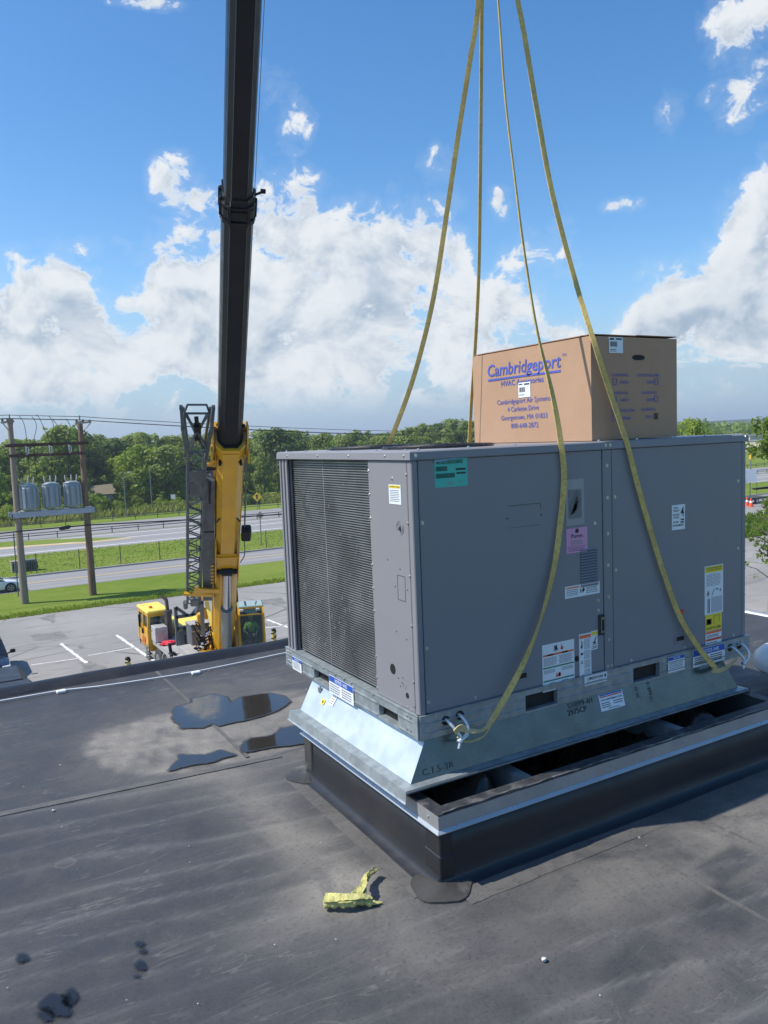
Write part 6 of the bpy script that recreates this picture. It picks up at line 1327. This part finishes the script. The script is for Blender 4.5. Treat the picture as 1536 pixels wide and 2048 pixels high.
sv,bds,w=car('parked_suv','dark blue sport utility vehicle at the far left facing the building','car',(-.09,38.8,0),-math.pi/2,4.7,1.92,1.75,None,1,1,[(-2.3,1.0,.92),(-2.2,1.08,.97),(-1,1.1,1),(.7,1.10,1),(1.2,1.08,1),(1.9,1.02,.98),(2.2,.92,.93),(2.33,.70,.88)],[(-2.2,1.08),(-1.9,1.68),(.25,1.70),(1.05,1.10)],M_CARK,True)
b=MB()
for s in(-1,1): b.box((2.20,s*.72,.82),(.20,.36,.13),None,.03)
bds(b,'headlight',mat('lamp_bright',(.55,.58,.6),.08),sv,None)
b=MB(); b.box((2.31,0,.72),(.08,1.0,.30),None,.02); b.box((2.30,0,.36),(.08,1.5,.2),None,.02); bds(b,'grille',M_BLK,sv,None)
b=MB()
for s in(-1,1): b.box((2.30,s*.72,.50),(.06,.3,.07),None,.02)
bds(b,'fog_lamp',MATS['lamp_bright'],sv,None)
b=MB()
for s in(-1,1): b.box((.80,s*1.13,1.20),(.16,.24,.17),None,.04); b.bar((.80,s*.90,1.10),(.80,s*1.05,1.17),.05)
bds(b,'mirror',M_BLK,sv,None)
# bollards
M_BYEL=mat('bollard_yellow',(.62,.50,.12),.6,dirt=(.2,.18,.1),dscale=8)
def bollard(u,v,top,lab,y):
    p=at(u,v,top); x,y_=p[0],p[1]; t_=thing('bollard',lab,'bollard',(x,y_,0),'striped bollards by the building')
    b=MB(); b.tube([(x,y_,0),(x,y_,top-.05)],.11,14); b.build('post',M_BYEL,t_,smooth='auto')
    b=MB(); b.tube([(x,y_,top-.12),(x,y_,top-.03),(x,y_,top)],[.115,.115,.08],14)
    for k in range(4):
        R=[(x+.113*math.cos(a),y_+.113*math.sin(a),top-.35-k*.26+a*.035) for a in np.linspace(0,2*math.pi,15)]; b.tube(R,.035,5)
    b.build('black_stripe',M_BLK,t_)
bollard(255,1314,1.1,'yellow and black striped bollard left of the crane cab',0); bollard(547,1257,1.1,'striped bollard beside the operator cab right of the crane',0)
# ================================================================== ROADSIDE
M_RAIL=mat('guard_rail',(.16,.135,.115),.7,metal=.3,var=.25,scale=1); M_POST=mat('sign_post',(.22,.23,.23),.5,metal=.4); M_WOODP=mat('fence_post',(.07,.07,.065),.7)
def rail(label,P,step,h=.75,r=.06):
    t_=thing('guard_rail',label,'guard rail',P[0]); b=MB()
    for i in range(len(P)-1):
        for zz in(h,h*.62): b.bar(V(P[i])+V([0,0,zz]),V(P[i+1])+V([0,0,zz]),r,.10,(0,0,1))
    b.build('rail',M_RAIL,t_)
    L=np.linalg.norm(V(P[-1])-V(P[0])); n=int(L/step); pr=None
    for i in range(n+1):
        p=V(P[0])+(V(P[-1])-V(P[0]))*i/n
        if pr is None: b=MB(); b.b2(p-V([.05,.05,.0]),p+V([.05,.05,h+.05])); pr=b.build('post',M_RAIL,t_)
        else:
            c=pr.copy(); COL.objects.link(c); c.parent=t_; c.location=tuple(p-V(P[0]))
rail('long low steel guard rail between the two highway carriageways',[(-50,100.1,0),(250,100.1,0)],3.2)
rail('guard rail on the grass edge along the far side of the highway',[(-50,116.0,0),(250,116.0,0)],3.2)
# wire fence on the grass strip
fn=thing('wire_fence','thin wire fence of dark posts on the grass between service road and highway','fence',(0,71.2,0)); pr=None
for i in range(38):
    x=-12+i*3.55; 
    if pr is None: b=MB(); b.tube([(x,71.3,0),(x,71.3,1.75)],.04,6); pr=b.build('post',M_WOODP,fn); x0_=x
    else: c=pr.copy(); COL.objects.link(c); c.parent=fn; c.location=(x-x0_,.0,0)
b=MB()
for z in(.5,1.0,1.5): b.bar((-12,71.3,z),(119,71.3,z),.012,.012)
b.build('wire',M_WOODP,fn)
# cabinets on the grass
for (x0,x1,lab,m) in((4.0,5.15,'pale grey louvred utility cabinet left of the weathered pole',M_ARM),(5.6,6.5,'dark grey utility cabinet just right of the weathered pole',M_DGR)):
    p0=at(24,1146,0) if x0<5 else at(53,1143,0); x=p0[0]; y=p0[1]
    t_=thing('utility_cabinet',lab,'utility cabinet',(x+.4,y,0)); b=MB(); b.b2((x,y,0),(x+x1-x0,y+.7,.95),.02); b.build('casing',m,t_)
    b=MB()
    for i in range(5): b.b2((x+.12+i*.19,y-.02,.15),(x+.20+i*.19,y-.003,.80))
    b.build('louvre_panel',M_BLK,t_,kind='stuff'); b=MB(); b.b2((x-.04,y-.04,.952),(x+x1-x0+.04,y+.74,1.0)); b.build('lid',m,t_)
def lamp(u,vb,vt,lab,arm=True,y=None):
    base=at(u,vb,0); top=aty(u-1,vt,base[1])[2]
    t_=thing('street_lamp',lab,'street lamp',base); b=MB(); b.tube([base,base+V([0,0,top])],[.09,.06],8); b.build('pole',M_POST,t_)
    if not arm: return t_
    b=MB(); T_=base+V([0,0,top]); b.tube(catmull([T_,T_+V([.05,0,.35]),T_+V([.3,0,.6]),T_+V([.7,0,.6])],4),.05,6); b.build('arm',M_POST,t_)
    b=MB(); b.box(T_+V([.85,0,.55]),(.5,.25,.14),None,.05); b.build('lamp_head',mat('lamp_white',(.6,.6,.58),.4),t_)
lamp(253,1033,952,'street lamp on the far grass verge nearest to the brown pole'); lamp(305,1026,930,'tall bare pole on the far verge between brown pole and crane jib',arm=False)
def signpost(u,vb,h,lab,kind,size,m,face=None):
    base=at(u,vb,0); t_=thing('road_sign',lab,'road sign',base); b=MB(); b.b2(base-V([.04,.04,0]),base+V([.04,.04,h])); b.build('post',M_POST,t_)
    b=MB(); c=base+V([0,-.06,h-size*.5]); rx=V([.8,-.6,0])/1.0; 
    pts={'diamond':[(-size*.7,0),(0,-size*.7),(size*.7,0),(0,size*.7)],'rect':[(-size*.5,-size*.5),(size*.5,-size*.5),(size*.5,size*.5),(-size*.5,size*.5)]}[kind]
    b.prism(pts,c,RT*V([1,1,0]),zU,-FW,.03); pl=b.build('sign_plate',m,t_)
    if face=='arrow': b=MB(); b.prism([(-size*.10,-size*.35),(size*.10,-size*.35),(size*.10,size*.1),(size*.25,size*.1),(0,size*.42),(-size*.25,size*.1),(-size*.10,size*.1)],c-FW*.035,RT*V([1,1,0]),zU,-FW,.01); b.build('symbol',M_INK,pl)
    if face=='frame': b=MB(); b.prism([(-size*.42,0),(0,-size*.42),(size*.42,0),(0,size*.42)],c-FW*.035,RT*V([1,1,0]),zU,-FW,.01); b.build('symbol',M_POST,pl)
    return t_
signpost(515,1020,2.6,'yellow diamond warning sign on the far side of the highway','diamond',1.05,mat('sign_yellow',(.75,.50,.02),.5),'arrow')
signpost(523,1090,3.4,'grey backed diamond sign on a post beside the fence','diamond',.6,mat('sign_back',(.33,.30,.27),.5),'frame')
signpost(348,1027,3.0,'white marker post on the verge left of the crane jib','rect',.7,mat('marker_white',(.55,.57,.55),.6))
# right hand edge of the picture
signpost(1500,1000,4.2,'white sign panel on a post at the right edge of the picture','rect',1.7,M_WST)
b=MB(); 
lp=at(1458,905,0); lp=atd(1458,905,150); lamp(1456,905,858,'white lamp post far away right of the carton')
for i,(u,v,l) in enumerate(((1494,1012,'orange traffic cone at the left of the pair by the right edge'),(1502,1014,'orange traffic cone at the right of the pair by the right edge'))):
    p=at(u,v,0); t_=thing('traffic_cone',l,'traffic cone',p,'traffic cones at the right edge'); b=MB(); b.tube([p,p+V([0,0,.05])],.42,4); b.tube([p,p+V([0,0,1.15])],[.3,.06],12); b.build('cone',mat('cone_orange',(.75,.10,.02),.6),t_,smooth='auto'); b=MB(); b.tube([p+V([0,0,.55]),p+V([0,0,.75])],[.19,.145],12); b.build('stripe',M_WHT,t_)
p=at(1507,1006,0); t_=thing('flatbed_trailer','small black trailer with tilted ramp behind the orange cones','trailer',p); b=MB(); b.box(p+V([0,0,.7]),(4.5,2,.2)); b.build('bed',M_BLK,t_); b=MB(); b.prism([(-1.2,0),(1.2,.3),(1.6,.0),(-.8,-.2)],p+V([1.2,-.5,1.9]),RT,zU,FW,.8); b.build('ramp',M_BLK,t_)
for s in(-1,1): wheel(t_,p+V([-.8,s*1.0,.38]),.36,.25,V([0,1,0]),s)
p=at(1501,962,0); t_=thing('traffic_signal','yellow traffic signal on a pole at the junction on the right','traffic signal',p); b=MB(); b.tube([p,p+V([0,0,5])],.1,8); b.build('pole',M_POST,t_); b=MB(); b.box(p+V([0,-.2,4.6]),(.9,.4,1.3),None,.05); b.build('signal_head',mat('signal_yellow',(.75,.45,.03),.5),t_)
# small house in the trees
hp=at(196,1003,0); hp=aty(198,1000,141.); hp[2]=0; t_=thing('house','small pale house with a tan roof edge glimpsed between the trees','house',hp)
b=MB(); b.b2(hp+V([-2.2,0,0]),hp+V([2.4,4,2.6])); b.build('wall',mat('house_wall',(.30,.32,.34),.8),t_); b=MB(); b.loft([[hp+V([-2.8,-.5,2.55]),hp+V([-2.8,4.5,2.55]),hp+V([-2.8,2,4.0])],[hp+V([3,-.5,2.65]),hp+V([3,4.5,2.65]),hp+V([3,2,4.3])]]); b.build('roof',mat('house_roof',(.20,.17,.11),.8),t_)
b=MB(); b.b2(hp+V([-1,-.05,.9]),hp+V([.5,-.01,1.9])); b.build('window',M_GLSD,t_)
# pale industrial buildings far right
for (u,y,w_,h_,l) in((1500,190,26,5.5,'long pale low building behind the roadside trees on the right'),(1530,175,10,4,'small white shed beyond the junction on the right')):
    p=aty(u,930,y); p[2]=0; t_=thing('warehouse',l,'building',p); b=MB(); b.b2(p+V([0,0,0]),p+V([w_,8,h_])); b.build('wall',mat('pale_wall',(.5,.46,.42),.8),t_); b=MB(); b.b2(p+V([-.3,-.3,h_+.003]),p+V([w_+.3,8.3,h_+.3])); b.build('roof',M_FLASH,t_)
    b=MB()
    for i in range(int(w_//4)): b.b2(p+V([1+i*4,-.04,1.2]),p+V([2.8+i*4,-.003,2.6]))
    b.build('window',M_GLSD,t_)
# ================================================================== VEGETATION
def leafmat(name,ca,cb,cc,tr=.5):
    m=bpy.data.materials.new(name); m.use_nodes=True; q=NT(m.node_tree); b_=q.n['Principled BSDF']; o=q.n['Material Output']
    ti=q.new('ShaderNodeAttribute',attribute_name='tint').outputs['Fac']; ri=q.new('ShaderNodeObjectInfo').outputs['Random']
    k=q.mix(ti,ca,cb); k=q.mix(q.m('MULTIPLY',ri,.55),k,cc)
    q.l.new(k,b_.inputs['Base Color']); b_.inputs['Roughness'].default_value=.55; b_.inputs['Specular IOR Level'].default_value=.25
    tb=q.new('ShaderNodeBsdfTranslucent'); q.l.new(q.mix(.5,k,(.26,.34,.02)),tb.inputs[0]); mx=q.new('ShaderNodeMixShader'); mx.inputs[0].default_value=tr
    q.l.new(b_.outputs[0],mx.inputs[1]); q.l.new(tb.outputs[0],mx.inputs[2]); q.l.new(mx.outputs[0],o.inputs[0]); MATS[name]=m; return m
M_LFD=leafmat('leaves_deep',(.15,.225,.05),(.29,.37,.10),(.27,.33,.08)); M_LFB=leafmat('leaves_bright',(.17,.27,.03),(.38,.47,.07),(.25,.37,.05)); M_LFX=leafmat('leaves_dark',(.07,.13,.045),(.15,.21,.07),(.10,.16,.07))
M_LFN=leafmat('leaves_near',(.07,.14,.016),(.18,.26,.04),(.12,.19,.03))
M_BARK=mat('bark',(.12,.10,.08),.95,var=.3,scale=5,bump=.6,bscale=20)
def leaves(rng,C,Rd,n,size,squash=.85,shell=.55):
    """leaf-clump faces in blobs C (k,3) radii Rd"""
    k=len(C); w=Rd**2; w=w/w.sum(); id_=rng.choice(k,n,p=w)
    d=rng.normal(size=(n,3)); d/=np.linalg.norm(d,axis=1)[:,None]; rr=Rd[id_]*(shell+(1-shell)*rng.random(n)**.5)*(1+.16*rng.normal(size=n))
    P=C[id_]+d*rr[:,None]*V([1,1,squash])
    nrm=d+V([0,0,.25])+.5*rng.normal(size=(n,3)); nrm/=np.linalg.norm(nrm,axis=1)[:,None]
    u=np.cross(nrm,rng.normal(size=(n,3))); u/=np.linalg.norm(u,axis=1)[:,None]; v_=np.cross(nrm,u)
    s=size*(.5+.9*rng.random(n))[:,None]; a=s*.5; b_=s*.5*(.45+.4*rng.random(n))[:,None]
    Q=np.stack([P-u*a,P-v_*b_+nrm*s*.08,P+u*a,P+v_*b_+nrm*s*.08],1).reshape(-1,3)
    blobt=rng.random(k)[id_]; tint=np.clip(.25+.5*blobt+.35*(rng.random(n)-.5),0,1)
    return Q,np.arange(4*n).reshape(-1,4),tint
def tree_proto(kind,seed):
    rng=np.random.default_rng(seed)
    h=10.
    C=[];R_=[]
    if kind in('tall','dark'):
        nb=24
        for i in range(nb):
            z=2.2+6.9*rng.random(); wmax=2.9*math.sin(min(1,(z-.3)/4.2)*math.pi/2)*(1-((z-4.5)/6.4)**2 if z>4.5 else 1)
            a=rng.random()*6.28; r=wmax*rng.random()**.5*.85; C.append((r*math.cos(a),r*math.sin(a),z)); R_.append(.75+.75*rng.random())
        C+= [(0.3*rng.normal(),.3*rng.normal(),8.6),(.4*rng.normal(),.4*rng.normal(),9.2)]; R_+=[.8,.5]
        n,size=4200,.46
    elif kind=='poplar':
        for i in range(18):
            z=1.8+7.6*i/18; r=1.0*rng.random(); a=rng.random()*6.28; C.append((r*math.cos(a),r*math.sin(a),z)); R_.append(1.25-.75*(i/18)**1.5)
        n,size=3200,.42
    else: # shrub
        for i in range(16):
            a=rng.random()*6.28; r=3.3*rng.random()**.5; z=1.2+4.8*rng.random()*(1-r/5); C.append((r*math.cos(a),r*math.sin(a),z)); R_.append(1.1+1.0*rng.random())
        for i in range(4): C.append((2.5*rng.normal()*.5,2.5*rng.normal()*.5,6.5+2.2*rng.random())); R_.append(.6)
        n,size=4200,.52
    C=V(C);R_=V(R_); Q,F,T=leaves(rng,C,R_,n,size)
    # trunk and limbs
    b=MB(); top=7.5 if kind!='shrub' else 4; b.tube([(0,0,-.3),(.1,0,2),(.0,.1,4),(.1,0,top)],[.26,.2,.14,.03],7)
    for i in range(7):
        c=C[rng.integers(len(C))]; z0=1.2+.45*c[2]; b.tube([(0,0,z0),(c[0]*.5,c[1]*.5,(z0+c[2])/2+.1),tuple(c)],[.09,.06,.02],5)
    return Q,F,T,b
PROT={}
def tree(kind,seed,m,x,y,h,wide,label,cat='tree',group='trees beyond the highway',rz=0,name=None,z=0):
    key=(kind,seed,m.name); nm=name or {'tall':'broadleaf_tree','dark':'dark_tree','poplar':'slender_tree','shrub':'leafy_shrub'}[kind]
    t_=thing(nm,label,cat,(x,y,z),group)
    if key not in PROT:
        Q,F,T,b=tree_proto(kind,seed); cr_=fastmesh('crown',Q,F,m,t_,T); b_=b.build('trunk',M_BARK,None); b_.parent=t_; PROT[key]=(cr_,b_)
    else:
        for s in PROT[key]: c=s.copy(); COL.objects.link(c); c.parent=t_
    t_.scale=(wide*h/10,wide*h/10,h/10); t_.rotation_euler=(0,0,rz); return t_
SKY=[(-90,866),(0,880),(50,874),(90,862),(125,856),(155,858),(178,868),(230,870),(290,866),(330,860),(375,868),(430,866),(500,882),(520,864),(548,855),(585,860),(605,872),(640,868),(700,857),(735,855),(770,864),(800,848),(850,842),(900,834),(935,829),(1000,835),(1350,835),(1380,850),(1420,850),(1480,850),(1540,846),(1650,840)]
def skyv(u): return float(np.interp(u,[a for a,_ in SKY],[b_ for _,b_ in SKY]))
rt_=random.Random(11)
DESC={'tall':['rounded green tree','full leafy green tree','mid green bushy tree'],'dark':['dark dense tree','deep green round tree','shadowy dense tree'],'poplar':['slender upright tree','narrow tall tree','feathery upright tree'],'shrub':['bright green bush','low spreading light green bush','sunlit yellow green bush']}
ORD={}
NTH=['first','second','third','fourth','fifth','sixth','seventh','eighth','ninth','tenth','eleventh','twelfth','thirteenth','fourteenth','fifteenth','sixteenth']
def where(u):
    for a,s in((20,'at the left picture edge'),(175,'between the wooden poles'),(250,'beside the brown pole'),(385,'left of the lattice jib'),(470,'behind the crane boom'),(555,'right of the boom'),(760,'above the grey unit'),(1000,'left of the carton'),(1350,'behind the carton'),(1440,'right of the carton'),(9999,'at the right picture edge')):
        if u<a: return s
def place(u,vt,y,kind,seed,m,wide,row):
    P=aty(u,vt,y); h=max(2.0,P[2]); d=DESC[kind][rt_.randrange(3)]
    zn=where(u); ORD[(row,zn)]=ORD.get((row,zn),0)+1
    tree(kind,seed,m,P[0],y,h*1.03,wide,f'{d}, {NTH[ORD[(row,zn)]-1]} from left in {row} {zn}',group=f'trees of the {row}',rz=rt_.random()*6.28)
u=-90
while u<1640:      # back row on the skyline
    if True:
        k=rt_.choice(['tall','tall','dark','poplar']); s=rt_.randrange(3); y=rt_.uniform(158,205) if u<1330 else rt_.uniform(230,300)
        m={'tall':M_LFD,'dark':M_LFX,'poplar':M_LFD}[k]
        place(u,skyv(u)+rt_.uniform(-2,9),y,k if k!='dark' else 'tall',s,m,rt_.uniform(1.0,1.35) if k!='poplar' else 1.0,'back row')
    u+=rt_.uniform(24,36)
u=-80
while u<1330:       # middle row
    y=rt_.uniform(140,156); v=skyv(u)+rt_.uniform(12,45)
    if not(180<u<215): place(u,v,y,rt_.choice(['tall','tall','poplar']),rt_.randrange(3),rt_.choice([M_LFD,M_LFD,M_LFB,M_LFX]),rt_.uniform(.95,1.3),'middle row')
    u+=rt_.uniform(26,40)
u=-70
while u<640:       # front shrubs
    y0_=np.interp(u,[-70,0,375,640],[127,129,138,142]); v=rt_.uniform(940,985)
    if u<60: v-=25
    if not(188<u<210): place(u,v,y0_+rt_.uniform(-2,7),rt_.choice(['shrub','shrub','tall']),rt_.randrange(3),rt_.choice([M_LFB,M_LFB,M_LFD]),rt_.uniform(.8,1.1)*.95,'front row')
    u+=rt_.uniform(20,32)
u=-60
while u<640:
    y0_=np.interp(u,[-70,0,375,640],[124,126,134,140]); place(u,rt_.uniform(975,1000),y0_,'shrub',rt_.randrange(3),M_LFB,rt_.uniform(.8,1.2),'roadside row'); u+=rt_.uniform(26,44)
P=aty(552,856,150); tree('tall',1,M_LFX,P[0],150,P[2]*1.04,1.15,'big dark round topped tree standing out right of the crane boom',group=None)
P=aty(120,852,138); tree('tall',2,M_LFD,P[0],138,P[2]*1.04,.95,'tall ragged tree rising above the others between the wooden poles',group=None)
P=aty(500,972,126); tree('shrub',0,M_LFX,P[0],126,P[2],1.3,'dark dense bush beside the yellow diamond sign',group=None)
for u,v,y,w_,l in((1385,832,70,.75,'bright tree top peeping out right behind the carton'),(1350,850,75,.7,'lower bright tree top touching the carton edge'),(1410,858,90,.8,'small bright tree to the right of the carton')):
    P=aty(u,v,y); tree('tall',rt_.randrange(3),M_LFB,P[0],y,P[2],w_,l,group=None)
# near maple at the right edge: branches with separate leaf clumps
def near_tree(u,vt,d,hh,label,seed,wid,n,size,name='maple_tree'):
    rng=np.random.default_rng(seed); P=atd(u,vt,d); H_=P[2]; base=V([P[0],P[1],0]); t_=thing(name,label,'tree',base)
    C=[];R_=[]; b=MB(); b.tube([base,base+V([.1,0,H_*.5]),base+V([0,.1,H_*.95])],[.16*wid,.11*wid,.02],8)
    for i in range(30):
        lo=hh or .32; z=H_*(lo+(.96-lo)*i/30); a=rng.random()*6.28; L=wid*(1.15-.75*(i/30)**1.6)*(.6+.5*rng.random()); tip=base+V([L*math.cos(a),L*math.sin(a),z+L*.25])
        b.tube([base+V([0,0,z-L*.25]),(base+V([0,0,z])+tip)/2,tip],[.045,.03,.012],5)
        for f in(.45,.7,.95): C.append(base+V([0,0,z-L*.1])*(1)+ (tip-base-V([0,0,z-L*.1]))*f+rng.normal(size=3)*.12*wid); R_.append(wid*.20*(.7+.6*rng.random()))
    Q,F,T=leaves(rng,V(C),V(R_),n,size,.8,.2); fastmesh('crown',Q-base,F,M_LFN,t_,T); b.build('trunk',M_BARK,t_)
near_tree(1592,782,46,.62,'near leafy tree cut by the right edge with gaps between its branches',5,2.5,3900,.26)
near_tree(1545,985,44,0,'small young tree low at the right edge above the weeds',8,1.3,1500,.17,'young_tree')
# far wood filling behind the rows
rng=np.random.default_rng(33); n=26000; X_=rng.uniform(-170,620,n); Y_=rng.uniform(205,420,n)
hz2=(6.5+7*fbm(X_/23,Y_/23,4,7)); Z_=hz2*(.25+.75*rng.random(n)**.4)
d=rng.normal(size=(n,3))+V([0,-.5,.9]); d/=np.linalg.norm(d,axis=1)[:,None]; uu=np.cross(d,rng.normal(size=(n,3))); uu/=np.linalg.norm(uu,axis=1)[:,None]; vv_=np.cross(d,uu); s_=rng.uniform(1.0,2.4,n)[:,None]
P=np.stack([X_,Y_,Z_],-1); Q=np.stack([P-uu*s_,P-vv_*s_*.6,P+uu*s_,P+vv_*s_*.6],1).reshape(-1,3)
fastmesh('far_wood',Q,np.arange(4*n).reshape(-1,4),M_LFD,None,np.clip(fbm(X_/9,Y_/9,3,5)+.2*rng.normal(size=n),0,1),kind='stuff',label='far wood closing the view behind the tree rows')
# weeds and grass
def tufts(name,X_,Y_,hmin,hmax,wd,m,label,z=0):
    n=len(X_); rng=np.random.default_rng(len(X_)); a=rng.random(n)*6.28; h=rng.uniform(hmin,hmax,n); w_=wd*rng.uniform(.6,1.4,n); ln=rng.normal(size=(n,2))*.35*h[:,None]
    c,s=np.cos(a)*w_,np.sin(a)*w_; zz=np.zeros(n)+z
    Q=np.stack([np.stack([X_-c,Y_-s,zz],-1),np.stack([X_+c,Y_+s,zz],-1),np.stack([X_+c*.5+ln[:,0],Y_+s*.5+ln[:,1],zz+h],-1),np.stack([X_-c*.5+ln[:,0],Y_-s*.5+ln[:,1],zz+h*.9],-1)],1).reshape(-1,3)
    return fastmesh(name,Q,np.arange(4*n).reshape(-1,4),m,None,np.clip(.5+.3*rng.normal(size=n),0,1),kind='stuff',label=label)
M_TALLG=leafmat('tall_grass',(.16,.20,.045),(.31,.30,.11),(.24,.26,.07)); M_SHORTG=leafmat('short_grass',(.20,.29,.03),(.28,.35,.06),(.24,.31,.04))
rng=np.random.default_rng(5)
X_=rng.uniform(-70,70,15000); Y_=118+ (rng.random(15000))**.8*12+np.clip((X_+20)*.10,0,8); tufts('verge_weeds',X_,Y_,.3,1.1,.18,M_TALLG,'tall dry weeds on the verge in front of the trees')
X_=rng.uniform(50,95,9000); Y_=rng.uniform(43.3,52.3,9000); tufts('weed_strip',X_,Y_,.3,.9,.10,M_LFN,'tall green weeds between the lot and the driveway on the right')
X_=rng.uniform(-18,52,16000); Y_=52.2+np.abs(rng.normal(size=16000))*.7; tufts('lawn_edge_grass',X_,Y_,.04,.14,.05,M_SHORTG,'short grass fringe along the parking lot')
X_=rng.uniform(-18,60,7000); Y_=rng.uniform(70,85.3,7000); tufts('roadside_grass',X_,Y_,.04,.14,.05,M_TALLG,'unmown grass around the wire fence')
X_=rng.uniform(-5,25,1500); Y_=rng.uniform(92.6,95.5,1500); 

# ================================================================== AIR
m=bpy.data.materials.new('air'); m.use_nodes=True; q=NT(m.node_tree); q.n.clear(); o_=q.new('ShaderNodeOutputMaterial'); pv=q.new('ShaderNodeVolumePrincipled')
pv.inputs['Color'].default_value=(.80,.88,1,1); pv.inputs['Density'].default_value=.00036; pv.inputs['Anisotropy'].default_value=.3; q.l.new(pv.outputs[0],o_.inputs['Volume'])
b=MB(); b.b2((-3100,-700,-4),(3100,4100,48)); hz_o=b.build('haze',m,None,kind='stuff'); hz_o['label']='thin summer haze over the whole place'
